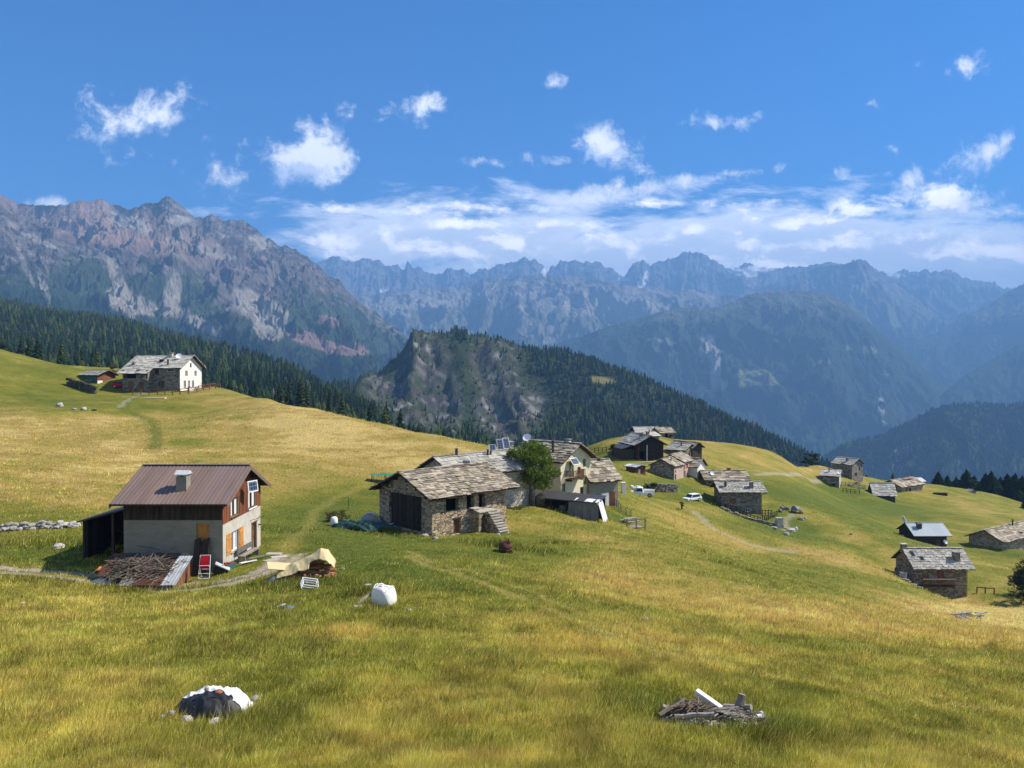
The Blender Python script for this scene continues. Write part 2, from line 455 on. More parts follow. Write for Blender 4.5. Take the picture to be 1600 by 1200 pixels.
def meadow_color(x, y, z):
    px, py = proj(x, y, z)
    py = np.where(y < 4, 1400, py)
    # bands along the contour, mats of lodged grass, single tussocks
    wob = fbm(x / 30.0, y / 30.0, 3, 5) * 8
    n1 = fbm(x / 34.0, (y + wob) / 16.0, 4, 11)
    n2 = fbm(x / 9.0, (y + wob) / 4.2, 4, 12)
    n3 = fbm(x / 2.1, y / 1.6, 3, 13)
    n4 = fbm(x / 0.55, y / 0.55, 2, 14)
    nr_ = 0.45 + 0.55 * sstep(28, 70, y)        # the near grass is more even
    d = 0.36 + 0.05 * (1 - nr_) + (0.36 * n1 + 0.66 * n2) * nr_ + 0.34 * n3 + 0.18 * n4
    for cx, cy, rx, ry, rot, a in DRY:
        d = d + a * blob(px + 18 * n2, py + 5 * n2, cx, cy, rx, ry, rot, 0.55)
    for cx, cy, rx, ry, rot, a in WET:
        d = d - a * blob(px + 18 * n2, py + 5 * n2, cx, cy, rx, ry, rot, 0.55)
    dd = np.clip(d, -0.25, 1.25)
    xs = [-0.25, 0.05, 0.32, 0.62, 0.95, 1.25]
    stops = np.array([C_LUSH, C_GREEN, 0.55 * C_GREEN + 0.45 * C_OLIVE, 0.62 * C_OLIVE + 0.38 * C_GOLD, C_GOLD, C_STRAW])
    c = np.stack([np.interp(dd, xs, stops[:, k]) for k in range(3)], -1)
    bare = np.zeros_like(d)
    for poly, hw, st, kind in TRACKS:
        lo, hi = poly.min(0) - 6, poly.max(0) + 6
        m = (x > lo[0]) & (x < hi[0]) & (y > lo[1]) & (y < hi[1])
        if not m.any():
            continue
        q = seg_dist(x[m], y[m], poly)
        w = st * (1 - sstep(hw * 0.55, hw * 1.7, q + 0.30 * hw * (n3[m] + n4[m])))
        tgt = {'dirt': C_DIRT, 'grass': 0.5 * C_STRAW + 0.5 * C_OLIVE, 'green': C_LUSH}[kind]
        c[m] = c[m] * (1 - w[..., None]) + tgt * w[..., None]
        if kind == 'dirt':
            bare[m] = np.maximum(bare[m], w)
        elif kind == 'grass':
            bare[m] = np.maximum(bare[m], 0.85 * w)
    return c, dd, bare

def meadow_material():
    m, q, bs = new_mat("meadow_turf", 0.95, 0.1)
    at = q.new('ShaderNodeAttribute', attribute_name='col')
    co = q.new('ShaderNodeTexCoord').outputs['Object']
    n1 = q.noise(co, 3.2, 6, 0.7)
    n2 = q.noise(q.vmath('MULTIPLY', co, (1.0, 0.5, 1.0)), 14.0, 4, 0.7)
    f = q.math('ADD', q.math('MULTIPLY', n1, 1.1), q.math('MULTIPLY', n2, 0.9))
    f = q.maprange(f, 0.65, 1.35, 0.45, 1.55)
    cc = q.new('ShaderNodeCombineXYZ')
    for i in range(3):
        q.l.new(f, cc.inputs[i])
    c = q.mix(1.0, at.outputs['Color'], cc.outputs[0], 'MULTIPLY')
    q.l.new(c, bs.inputs['Base Color'])
    bp = q.new('ShaderNodeBump')
    bp.inputs['Strength'].default_value = 0.9
    bp.inputs['Distance'].default_value = 0.25
    q.l.new(q.math('ADD', n1, q.math('MULTIPLY', n2, 0.5)), bp.inputs['Height'])
    q.l.new(bp.outputs[0], bs.inputs['Normal'])
    return m

def build_meadow():
    nr, nc = 760, 520
    t = np.linspace(0, 1, nr)
    Y = 12.0 * (330.0 / 12.0) ** t
    Y = np.r_[np.linspace(-60, 11.6, 40), Y]
    nr = len(Y)
    s = np.linspace(-1.15, 1.2, nc)
    X = s[None, :] * (np.maximum(Y, 0)[:, None] + 22.0)
    YY = np.broadcast_to(Y[:, None], X.shape)
    Z = ground(X, YY)
    c, dd, bare = meadow_color(X.ravel(), YY.ravel(), Z.ravel())
    v = np.stack([X.ravel(), YY.ravel(), Z.ravel()], 1)
    ob = mesh_from_arrays("meadow_ground", v, grid_faces(nr, nc), meadow_material(), c, True)
    ob['kind'] = 'structure'
    ob['label'] = 'dry golden and green alpine meadow sloping down to the right'
    return ob
build_meadow()

# ------------------------------------------------------------------ forested hills behind the meadow
# crest of the wooded knoll with the cliff: (px, py, depth)
KNOLL = [(470, 612, 1080), (520, 606, 1120), (560, 600, 1160), (600, 577, 1190), (625, 549, 1200), (648, 527, 1210), (672, 517, 1220), (705, 524, 1230), (745, 531, 1240), (785, 536, 1250), (815, 546, 1255), (845, 556, 1258), (870, 552, 1260),
         (905, 560, 1255), (945, 574, 1245), (1000, 594, 1225), (1050, 613, 1205), (1100, 638, 1185), (1150, 662, 1165), (1200, 684, 1145), (1250, 706, 1130), (1295, 730, 1120)]
F_CTRL = [tuple(W(*p)) for p in KNOLL]
for (px, py, Y) in KNOLL:
    p = W(px, py, Y)
    F_CTRL.append((p[0] * 1.18, Y * 1.18, p[2] - 85))
    F_CTRL.append((p[0] * 1.5, Y * 1.5, p[2] - 330))
F_CTRL += [tuple(W(*p)) for p in [
    # slope of the knoll towards the camera, right flank
    (900, 640, 980), (1000, 660, 980), (1100, 690, 980), (1200, 716, 960), (1260, 735, 960), (900, 720, 720), (1000, 735, 720), (1100, 750, 720), (1200, 780, 700), (1300, 800, 700), (900, 800, 430), (1050, 830, 430), (1200, 880, 420), (1400, 960, 420),
    (1400, 830, 900), (1600, 950, 800), (1700, 1100, 500), (1500, 840, 1300),
    # foot of the cliff
    (600, 655, 1010), (660, 672, 1020), (720, 684, 1035), (780, 686, 1050), (830, 680, 1060), (560, 640, 1000), (500, 632, 980),
    # left forest
    (0, 476, 1350), (100, 496, 1300), (200, 524, 1220), (260, 539, 1160), (300, 553, 1110), (400, 578, 1010), (470, 597, 950), (540, 622, 870),
    (-200, 440, 1350), (0, 520, 800), (100, 540, 760), (200, 560, 720), (300, 585, 660), (400, 610, 600), (500, 642, 560), (600, 668, 560), (700, 700, 580), (800, 716, 600),
    (-200, 500, 800), (-200, 560, 400), (0, 580, 400), (150, 600, 380), (300, 632, 350), (400, 655, 320), (500, 680, 300), (600, 706, 290), (700, 726, 280), (780, 742, 280),
    # behind the left forest the ground dips towards the massif
    (-200, 500, 1800), (0, 530, 1750), (150, 570, 1700), (300, 600, 1600), (420, 625, 1500),
]]
forest_tps = TPS(F_CTRL, 1000.0, 0.00002)

# rock faces of the cliff, in pixels of the photograph: (cx, cy, rx, ry, tilt, amount)
CLIFF = [(668, 590, 46, 70, -12, 1.0), (655, 640, 40, 40, -20, 0.8), (705, 640, 20, 44, 0, 0.7), (770, 580, 30, 55, -18, 0.85), (790, 640, 50, 46, 14, 0.9), (600, 610, 40, 26, 20, 0.7), (742, 560, 16, 30, 0, 0.4), (830, 640, 24, 40, 10, 0.6), (800, 575, 18, 40, -10, 0.5)]

def forest_ground(x, y):
    z = forest_tps(x, y)
    z = z + 9.0 * fbm(x / 160.0, y / 160.0, 4, 61)
    px, py = proj(x, y, z)
    cl = np.zeros_like(z)
    for cx, cy, rx, ry, rot, a in CLIFF:
        cl = np.maximum(cl, a * blob(px, py, cx, cy, rx * 1.1, ry * 1.1, rot, 0.5))
    z = z + cl * (46.0 * (ridged((x + 0.25 * y) / 75.0, y / 420.0, 6, 71) - 0.5) + 14.0 * (ridged(x / 22.0, y / 60.0, 4, 73) - 0.5))
    near = y < 420
    if np.any(near):                       # stay under the meadow sheet until well behind its crests
        zn = ground(x[near], y[near]) - 3.0
        z[near] = np.minimum(z[near], zn + 260.0 * sstep(250, 420, y[near]))
    return z

def cliff_mask(x, y, z):
    px, py = proj(x, y, z)
    nz = fbm(x / 40.0, (y + z) / 40.0, 4, 77)
    nf = fbm(x / 11.0, (y + z) / 11.0, 4, 79)
    cl = np.zeros_like(z)
    for cx, cy, rx, ry, rot, a in CLIFF:
        cl = np.maximum(cl, a * blob(px, py, cx, cy, rx, ry, rot, 0.45))
    return np.clip(sstep(0.30, 0.62, cl + 0.42 * nz + 0.30 * nf), 0, 1) * sstep(0.02, 0.2, cl)

def rock_material(name, scale, bump_dist, bump=0.8, streak=(1, 1, 0.35), contrast=(0.55, 1.45)):
    m, q, bs = new_mat(name, 0.95, 0.1)
    at = q.new('ShaderNodeAttribute', attribute_name='col')
    co = q.new('ShaderNodeTexCoord').outputs['Object']
    st = q.vmath('MULTIPLY', co, streak)
    n1 = q.noise(st, scale, 8, 0.68, 0.6)
    n2 = q.noise(st, scale * 6.0, 6, 0.7, 0.3)
    f = q.math('ADD', n1, q.math('MULTIPLY', n2, 0.7))
    f2 = q.maprange(f, 0.55, 1.15, contrast[0], contrast[1])
    cc = q.new('ShaderNodeCombineXYZ')
    for i in range(3):
        q.l.new(f2, cc.inputs[i])
    c = q.mix(1.0, at.outputs['Color'], cc.outputs[0], 'MULTIPLY')
    q.l.new(c, bs.inputs['Base Color'])
    bp = q.new('ShaderNodeBump')
    bp.inputs['Strength'].default_value = bump
    bp.inputs['Distance'].default_value = bump_dist
    q.l.new(f, bp.inputs['Height'])
    q.l.new(bp.outputs[0], bs.inputs['Normal'])
    return m

C_FLOOR = np.array((0.030, 0.045, 0.016)); C_ROCK = np.array((0.25, 0.238, 0.215)); C_ROCKD = np.array((0.10, 0.095, 0.085))

def build_forest_ground():
    nr, nc = 620, 620
    t = np.linspace(0, 1, nr)
    Y = 170.0 * (2050.0 / 170.0) ** t
    s = np.linspace(-1.15, 1.2, nc)
    X = s[None, :] * Y[:, None]
    YY = np.broadcast_to(Y[:, None], X.shape)
    Z = forest_ground(X, YY)
    cm = cliff_mask(X, YY, Z)
    u_ = X + 0.3 * Z
    r = sstep(0.10, 0.62, fbm(u_ / 8.0, (YY + 1.5 * Z) / 34.0, 5, 83) + 0.55 * fbm(u_ / 36.0, (YY + Z) / 60.0, 3, 84) + 0.12)
    vg = sstep(-0.14, 0.16, fbm(X / 26.0, (YY + Z) / 30.0, 5, 86))[..., None]
    rock = C_ROCK * 1.05 * r[..., None] + C_ROCKD * 0.7 * (1 - r[..., None])
    rock = rock * (1 - 0.8 * vg) + np.array((0.040, 0.055, 0.022)) * 0.8 * vg
    gr = np.clip(0.5 + fbm(X / 45.0, YY / 45.0, 3, 85), 0, 1)[..., None]
    c = C_FLOOR * (1 - 0.5 * gr) + np.array((0.05, 0.062, 0.02)) * 0.5 * gr
    c = c * (1 - cm[..., None]) + rock * cm[..., None]
    # the small hay meadow on the ridge
    px, py = proj(X, YY, Z)
    hm = blob(px, py, 940, 594, 20, 5, 8, 0.3)[..., None]
    c = c * (1 - hm) + np.array((0.22, 0.19, 0.06)) * hm
    v = np.stack([X.ravel(), YY.ravel(), Z.ravel()], 1)
    ob = mesh_from_arrays("forest_hill", v, grid_faces(nr, nc), rock_material("hill_rock_and_litter", 0.045, 6.0), c.reshape(-1, 3), True)
    ob['kind'] = 'structure'
    ob['label'] = 'wooded hill with a rugged grey cliff behind the meadow'
    return ob
build_forest_ground()
# ------------------------------------------------------------------ mountains
def mountain(name, label, crest, D, front, back, base_front, nc, nr, seed, jag, spur, spur_len, colfn, mat, prof=0.9, dvar=0.05, ext=(0, 0), slope_noise=1.0, crest_amp=0.15):
    """A range whose skyline passes through measured crest pixels at depth D; it falls to base_front within `front` metres towards
    the camera and behind it within `back`."""
    crest = np.array(crest, float)
    s_px = np.linspace(crest[0, 0] - ext[0], crest[-1, 0] + ext[1], nc)
    cp = np.interp(s_px, crest[:, 0], crest[:, 1])
    if ext[0]:
        cp = np.where(s_px < crest[0, 0], crest[0, 1] + (crest[0, 0] - s_px) * 0.25, cp)
    if ext[1]:
        cp = np.where(s_px > crest[-1, 0], crest[-1, 1] + (s_px - crest[-1, 0]) * 0.25, cp)
    cp = cp + jag * (-0.8 * ridged(s_px / 26.0, np.full(nc, seed * 1.7), 5, seed + 3) + 0.35 + 0.5 * fbm(s_px / 9.0, np.full(nc, seed * 0.3), 3, seed + 4))
    Dk = D * (1 + dvar * fbm(s_px / 140.0, np.full(nc, 3.3), 3, seed + 9))
    sx = (s_px - 800.0) / FPX
    zc = np.array([W(a, b, d)[2] for a, b, d in zip(s_px, cp, Dk)])
    t = np.r_[-np.linspace(1, 0.02, nr // 6), np.linspace(0, 1, nr) ** 1.15]
    T = t[:, None]
    front_k = front
    Y = np.where(T < 0, Dk[None] - T * back, Dk[None] - T * front_k)
    X = sx[None] * Y
    at = np.abs(T)
    shape = np.where(T < 0, at, at ** prof)
    Z = zc[None] + (base_front - zc[None]) * shape
    wx = X + spur_len * 0.35 * fbm(X / spur_len, Y / spur_len, 3, seed + 20)
    wy = Y + spur_len * 0.35 * fbm(X / spur_len, Y / spur_len, 3, seed + 21)
    amp = spur * (crest_amp + (1 - crest_amp) * sstep(0.0, 0.22, at)) * (1 - 0.75 * sstep(0.55, 1.0, at))
    rd = ridged(wx / spur_len, wy / (spur_len * 1.9), 7, seed + 30, 0.52) - 0.42
    Z = Z + amp * rd * slope_noise
    Z = Z + spur * 0.22 * (ridged(wx / (spur_len * 0.17), wy / (spur_len * 0.30), 6, seed + 40, 0.6) - 0.45) * (0.25 + sstep(0.0, 0.1, at))
    # keep the skyline where it was measured: nothing in front of the crest may stand higher in the view
    lim = np.array([W(a, b + 0.6, 1.0)[2] for a, b in zip(s_px, cp)])
    Z = np.where(T > 0.001, np.minimum(Z, lim[None] * Y), Z)
    Z = np.where(T < -0.001, np.minimum(Z, lim[None] * Y - 0.02 * (-T) * back), Z)
    rows = len(t)
    # slope
    gy = np.gradient(Z, axis=0) / np.minimum(np.gradient(Y, axis=0), -1e-3)
    gx = np.gradient(Z, axis=1) / np.maximum(np.abs(np.gradient(X, axis=1)), 1e-3)
    steep = np.sqrt(gx ** 2 + gy ** 2)
    px, py = proj(X, Y, Z)
    c = colfn(X, Y, Z, steep, px, py, rd)
    v = np.stack([X.ravel(), Y.ravel(), Z.ravel()], 1)
    ob = mesh_from_arrays(name, v, grid_faces(rows, nc)[:, ::-1], mat, c.reshape(-1, 3), True)
    ob['kind'] = 'structure'
    ob['label'] = label
    return ob, (X, Y, Z)

def lerp(a, b, w):
    w = np.clip(w, 0, 1)[..., None]
    return a * (1 - w) + b * w

C_MROCK = np.array((0.205, 0.175, 0.155)); C_MDARK = np.array((0.040, 0.037, 0.035)); C_RUST = np.array((0.36, 0.235, 0.175)); C_SCREE = np.array((0.30, 0.275, 0.235))
C_PINK = np.array((0.235, 0.155, 0.135)); C_MFOREST = np.array((0.026, 0.048, 0.020)); C_ALP = np.array((0.13, 0.145, 0.055)); C_TURF = np.array((0.042, 0.066, 0.024)); C_SNOW = np.array((0.8, 0.82, 0.85))

SCREE = [(190, 450, 10, 55, -20, 0.9), (195, 470, 30, 18, 20, 0.9), (215, 475, 34, 14, 20, 0.8), (268, 462, 13, 36, 12, 1.0), (275, 485, 22, 10, 15, 0.9), (318, 508, 34, 9, 28, 0.9), (395, 478, 38, 20, 38, 0.9), (420, 500, 24, 30, 10, 1.0), (432, 515, 14, 18, 10, 0.9),
         (445, 505, 5, 22, 10, 0.7), (70, 452, 6, 26, -20, 0.7), (40, 415, 5, 40, -25, 0.6), (175, 410, 8, 24, -35, 0.6), (215, 350, 26, 10, 30, 0.9), (190, 345, 24, 12, 30, 0.7), (280, 345, 22, 8, 0, 0.6), (405, 380, 22, 14, 20, 0.6), (355, 360, 14, 22, 20, 0.4), (300, 378, 60, 9, 8, 0.4), (60, 375, 40, 6, 25, 0.5), (335, 395, 50, 8, 20, 0.5)]
PINKS = [(515, 503, 18, 9, 15, 1.0), (510, 540, 60, 9, 14, 1.0), (555, 545, 24, 9, 20, 0.9), (485, 528, 12, 12, 0, 0.7)]
RUST = [(150, 345, 95, 30, 8, 0.9), (190, 372, 110, 16, 10, 0.95), (300, 385, 100, 22, 16, 0.45), (20, 318, 50, 12, 18, 0.7), (120, 322, 60, 12, 10, 0.6), (330, 400, 60, 16, 20, 0.35)]

def patches(px, py, L, n, nf, soft=0.4):
    r = np.zeros_like(px)
    for cx, cy, rx, ry, rot, a in L:
        r = np.maximum(r, a * blob(px + 6 * n, py + 6 * n, cx, cy, rx, ry, rot, soft))
    return sstep(0.32, 0.55, r + 0.35 * nf * (r > 0.05))

def massif_col(X, Y, Z, steep, px, py, rd):
    n = fbm(X / 260.0, (Y + Z) / 260.0, 5, 201); nf = fbm(X / 60.0, (Y + 2 * Z) / 60.0, 5, 203); nb = fbm(X / 700.0, Y / 700.0, 3, 205)
    st = fbm(X / 28.0, (Y + 3 * Z) / 170.0, 5, 209)
    c = lerp(C_MROCK, C_MDARK, 0.5 + 1.0 * nf + 0.6 * n + 1.1 * st)
    c = lerp(c, np.broadcast_to(C_MROCK * 1.15, c.shape), 0.35 * sstep(0.1, 0.5, n))
    ru = np.zeros_like(px)
    for cx, cy, rx, ry, rot, a in RUST:
        ru = np.maximum(ru, a * blob(px, py, cx, cy, rx, ry, rot, 0.6))
    c = lerp(c, np.broadcast_to(C_RUST, c.shape), ru * (0.75 + 0.9 * nf) * 0.85)
    # green creeps up from below: tree line falls to the right
    tl = np.interp(px, [-100, 0, 75, 100, 150, 200, 230, 310, 345, 400, 450, 500, 560, 640], [410, 425, 424, 402, 402, 440, 418, 430, 478, 488, 462, 462, 482, 520])
    g1 = sstep(-14, 16, (py - tl) + 16 * n + 30 * nf + 14 * st)
    turf = lerp(np.broadcast_to(C_TURF, c.shape), np.broadcast_to(C_MFOREST * 1.2, c.shape), 0.5 + 1.2 * nf)
    c = lerp(c, turf, 0.9 * g1)
    fl = np.interp(px, [-100, 0, 200, 300, 400, 520, 600, 640], [425, 436, 492, 512, 520, 550, 555, 560])
    c = lerp(c, np.broadcast_to(C_MFOREST, c.shape), sstep(-12, 12, (py - fl) + 14 * nf))
    sc = patches(px, py, SCREE, n, nf)
    c = lerp(c, np.broadcast_to(C_SCREE, c.shape) * (1 + 0.25 * nf[..., None]), sc * 0.95)
    pk = patches(px, py, PINKS, n, nf, 0.25)
    c = lerp(c, np.broadcast_to(C_PINK, c.shape), pk)
    # the right hand skyline carries thin turf
    return np.clip(c, 0.01, 1)

M_ROCK = rock_material("mountain_rock", 0.011, 22.0, 1.0, (1, 1, 0.45), (0.5, 1.5))
MASSIF = mountain("rocky_mountain", "rugged brown rocky massif with scree chutes on the left",
    [(-120, 300), (0, 306), (30, 322), (75, 324), (110, 318), (128, 312), (150, 315), (163, 310), (185, 322), (205, 326), (222, 320), (240, 322), (258, 316), (266, 312), (283, 322), (305, 340), (320, 344), (332, 336), (350, 344), (375, 342), (395, 352), (415, 368), (440, 383), (458, 392), (480, 404), (498, 420), (512, 430), (530, 438), (552, 462), (575, 482), (600, 502), (622, 518), (640, 530), (690, 580)],
    4300, 2500, 1500, -330, 760, 520, 11, 5.0, 300, 520, massif_col, M_ROCK, prof=0.80, ext=(80, 60))
SPUR = mountain("rocky_spur", "dark rocky spur in front of the reddish massif at the left edge",
    [(-120, 300), (0, 322), (25, 336), (50, 348), (80, 358), (105, 366), (130, 378), (160, 396), (190, 412), (215, 425), (235, 445), (260, 470), (290, 505), (330, 545)],
    3500, 1700, 600, -200, 420, 380, 23, 5.0, 230, 380, massif_col, M_ROCK, prof=0.75, ext=(80, 20))

def far_col(base_rock, forest_line, extra=None, light=1.0):
    def fn(X, Y, Z, steep, px, py, rd):
        n = fbm(X / 600.0, (Y + Z) / 600.0, 5, 301); nf = fbm(X / 150.0, (Y + 2 * Z) / 150.0, 5, 303)
        st = fbm(X / 70.0, (Y + 3 * Z) / 420.0, 5, 309)
        c = lerp(np.broadcast_to(base_rock * 1.25, X.shape + (3,)), np.broadcast_to(base_rock * 0.35, X.shape + (3,)), 0.5 + 1.0 * nf + 0.5 * n + 1.1 * st)
        al = sstep(-25, 25, (py - (forest_line - 55)) + 40 * n + 20 * nf)
        c = lerp(c, np.broadcast_to(C_ALP, c.shape), 0.55 * al)
        fo = sstep(-18, 18, (py - forest_line) + 34 * n + 22 * nf)
        c = lerp(c, np.broadcast_to(C_MFOREST * 1.1, c.shape), 0.95 * fo)
        if extra is not None:
            c = extra(c, px, py, n, nf)
        return np.clip(c, 0.01, 1)
    return fn

M_FAR = rock_material("distant_rock", 0.0042, 60.0, 1.0, (1, 1, 0.5), (0.55, 1.45))

def snow_far(c, px, py, n, nf):
    s = patches(px, py, [(1012, 450, 20, 3.2, 4, 1.0), (1008, 436, 4, 14, 10, 0.9), (1160, 425, 24, 7, 10, 1.0), (1190, 419, 22, 5, 0, 1.0), (1400, 430, 14, 3.5, 6, 1.0), (600, 455, 7, 4, 0, 0.9), (975, 436, 9, 3, 0, 0.9), (850, 425, 5, 8, 20, 0.7)], n * 0.2, nf * 0.4)
    return lerp(c, np.broadcast_to(C_SNOW, c.shape), s)
# the jagged horizon
mountain("distant_peaks", "jagged hazy blue peaks with small glaciers on the skyline",
    [(440, 420), (500, 412), (513, 404), (527, 402), (540, 412), (560, 410), (576, 406), (597, 416), (620, 415), (632, 424), (637, 411), (645, 424), (654, 413), (664, 424), (690, 428), (704, 420), (720, 424), (735, 428), (760, 418), (785, 410), (820, 402), (838, 406), (856, 426), (866, 415), (880, 409), (905, 408), (938, 414), (965, 430), (974, 432), (990, 412), (1004, 404), (1015, 418), (1022, 412), (1040, 406), (1058, 396), (1075, 394), (1098, 398), (1120, 412), (1135, 420), (1160, 416), (1185, 415), (1210, 420), (1235, 422), (1255, 420), (1290, 414), (1318, 414), (1342, 406), (1365, 418), (1390, 430), (1400, 427), (1430, 424), (1462, 422), (1490, 428), (1512, 438), (1545, 440), (1575, 452), (1600, 446), (1700, 430)],
    11500, 4200, 2500, -200, 1000, 280, 41, 9.0, 620, 800, far_col(np.array((0.20, 0.19, 0.18)), 700, snow_far), M_FAR, prof=0.75, ext=(60, 60), dvar=0.03)
# the dark peak right of centre, a little nearer
mountain("hazy_peak", "hazy blue peak right of the centre skyline",
    [(1130, 470), (1180, 452), (1225, 436), (1262, 424), (1290, 416), (1318, 414), (1340, 405), (1352, 409), (1372, 424), (1400, 446), (1430, 468), (1470, 500), (1520, 540), (1570, 580)],
    9200, 3000, 1800, -600, 420, 260, 43, 4.0, 420, 700, far_col(np.array((0.17, 0.165, 0.16)), 520), M_FAR, prof=0.8, ext=(40, 40))
# pale middle range with bare slabs
def slabs(c, px, py, n, nf):
    s = patches(px, py, [(960, 480, 110, 22, 6, 0.7), (700, 470, 90, 14, -8, 0.55), (600, 478, 50, 20, 20, 0.6), (860, 515, 10, 26, 20, 0.7), (1000, 495, 60, 16, 10, 0.7), (740, 520, 30, 8, 0, 0.4)], n * 2, nf * 1.2, 0.7)
    return lerp(c, np.broadcast_to(np.array((0.34, 0.32, 0.28)), c.shape), 0.8 * s)
mountain("slab_mountain", "pale hazy mountain of bare slabs below the jagged skyline",
    [(480, 470), (540, 462), (600, 460), (640, 456), (690, 452), (740, 446), (760, 438), (800, 434), (850, 431), (880, 432), (920, 440), (960, 442), (1000, 448), (1040, 456), (1090, 458), (1150, 462), (1200, 470), (1250, 480), (1300, 490)],
    8200, 3200, 1800, -650, 620, 300, 47, 4.0, 420, 650, far_col(np.array((0.25, 0.235, 0.215)), 535, slabs), M_FAR, prof=0.85, ext=(60, 60))
# big dark mountain above the valley
def clearings(c, px, py, n, nf):
    s = patches(px, py, [(1185, 590, 42, 12, 4, 1.0), (1165, 600, 12, 8, 0, 1.0), (1345, 545, 26, 7, 8, 1.0), (1288, 566, 10, 4, 0, 0.7)], n * 0.5, nf * 0.6, 0.3)
    c = lerp(c, np.broadcast_to(np.array((0.20, 0.21, 0.09)), c.shape), s)
    r = patches(px, py, [(1112, 545, 7, 22, -8, 1.0), (1118, 578, 8, 30, 8, 1.0), (1098, 540, 4, 26, 0, 0.7), (1130, 600, 8, 8, 30, 0.6), (1380, 590, 20, 12, 20, 0.4), (1378, 640, 6, 26, -8, 0.5), (1050, 545, 50, 22, 10, 0.32)], n * 1.2, nf * 1.3, 0.6)
    return lerp(c, np.broadcast_to(np.array((0.40, 0.38, 0.34)), c.shape), r)
mountain("blue_mountain", "dark hazy wooded mountain above the valley with pale clearings",
    [(820, 560), (880, 535), (940, 517), (1000, 497), (1050, 485), (1095, 480), (1130, 476), (1160, 464), (1200, 458), (1235, 453), (1262, 453), (1290, 461), (1320, 472), (1350, 497), (1390, 530), (1430, 566), (1470, 600), (1520, 632), (1580, 660)],
    6000, 2500, 1500, -900, 620, 400, 53, 3.0, 240, 420, far_col(np.array((0.13, 0.125, 0.115)), 492, clearings), M_FAR, prof=0.9, ext=(80, 80))
# fading flanks at the right edge
mountain("valley_flank", "pale fading valley flank at the right edge",
    [(1300, 620), (1380, 560), (1450, 524), (1500, 500), (1550, 470), (1590, 448), (1620, 440), (1750, 410)],
    8000, 2600, 1500, -900, 320, 240, 59, 3.0, 300, 560, far_col(np.array((0.15, 0.145, 0.14)), 500), M_FAR, prof=0.9, ext=(40, 80))
mountain("valley_shoulder", "hazy wooded shoulder at the right edge",
    [(1420, 660), (1480, 610), (1520, 580), (1560, 558), (1600, 535), (1680, 500), (1800, 470)],
    5600, 1800, 1200, -900, 260, 240, 61, 3.0, 200, 420, far_col(np.array((0.13, 0.125, 0.12)), 520), M_FAR, prof=0.9, ext=(40, 60))
def ridge_extra(c, px, py, n, nf):
    s = patches(px, py, [(1398, 720, 10, 22, 10, 0.8), (1415, 700, 8, 14, 20, 0.7), (1590, 634, 22, 5, 0, 0.8), (1530, 700, 24, 16, 10, 0.35), (1500, 720, 12, 10, 0, 0.35)], n * 2, nf * 1.2, 0.6)
    return lerp(c, np.broadcast_to(np.array((0.16, 0.15, 0.125)), c.shape), s)
RIDGE = mountain("wooded_ridge", "dark wooded ridge across the valley at the right",
    [(1240, 740), (1290, 712), (1320, 695), (1350, 687), (1380, 677), (1410, 664), (1440, 648), (1460, 637), (1485, 630), (1520, 630), (1550, 633), (1575, 634), (1600, 630), (1700, 622)],
    3000, 1200, 800, -800, 420, 320, 67, 2.0, 110, 240, far_col(np.array((0.10, 0.095, 0.085)), 560, ridge_extra), M_ROCK, prof=0.9, ext=(60, 100))

# ------------------------------------------------------------------ valley floor reaching the horizon
vf = mesh_from_arrays("valley_floor", np.array([(-30000, -3000, -905), (30000, -3000, -905), (30000, 30000, -905), (-30000, 30000, -905)]), np.array([(0, 1, 2, 3)]),
    rock_material("valley_forest", 0.003, 20.0), np.broadcast_to(C_MFOREST * 1.3, (4, 3)))
vf['kind'] = 'structure'
vf['label'] = 'wooded valley floor far below'
# ------------------------------------------------------------------ conifers
def leaf_material(name, transl=0.25, rough=0.8):
    m = bpy.data.materials.new(name)
    m.use_nodes = True
    q = NT(m.node_tree)
    q.n.clear()
    out = q.new('ShaderNodeOutputMaterial')
    at = q.new('ShaderNodeAttribute', attribute_name='col')
    d = q.new('ShaderNodeBsdfDiffuse')
    d.inputs['Roughness'].default_value = rough
    t = q.new('ShaderNodeBsdfTranslucent')
    q.l.new(at.outputs['Color'], d.inputs['Color'])
    q.l.new(at.outputs['Color'], t.inputs['Color'])
    mx = q.new('ShaderNodeMixShader')
    mx.inputs[0].default_value = transl
    q.l.new(d.outputs[0], mx.inputs[1])
    q.l.new(t.outputs[0], mx.inputs[2])
    q.l.new(mx.outputs[0], out.inputs[0])
    return m
M_NEEDLE = leaf_material("conifer_needles", 0.15)
M_LEAF = leaf_material("broad_leaves", 0.3)
M_BLADE = leaf_material("grass_blades", 0.35)

def bark_material():
    m, q, bs = new_mat("tree_bark", 0.95, 0.1)
    co = q.new('ShaderNodeTexCoord').outputs['Object']
    n = q.noise(q.vmath('MULTIPLY', co, (6, 6, 1.2)), 3.0, 5, 0.7)
    q.l.new(q.ramp(n, [(0.3, (0.05, 0.04, 0.03)), (0.7, (0.17, 0.14, 0.11))]), bs.inputs['Base Color'])
    return m
M_BARK = bark_material()

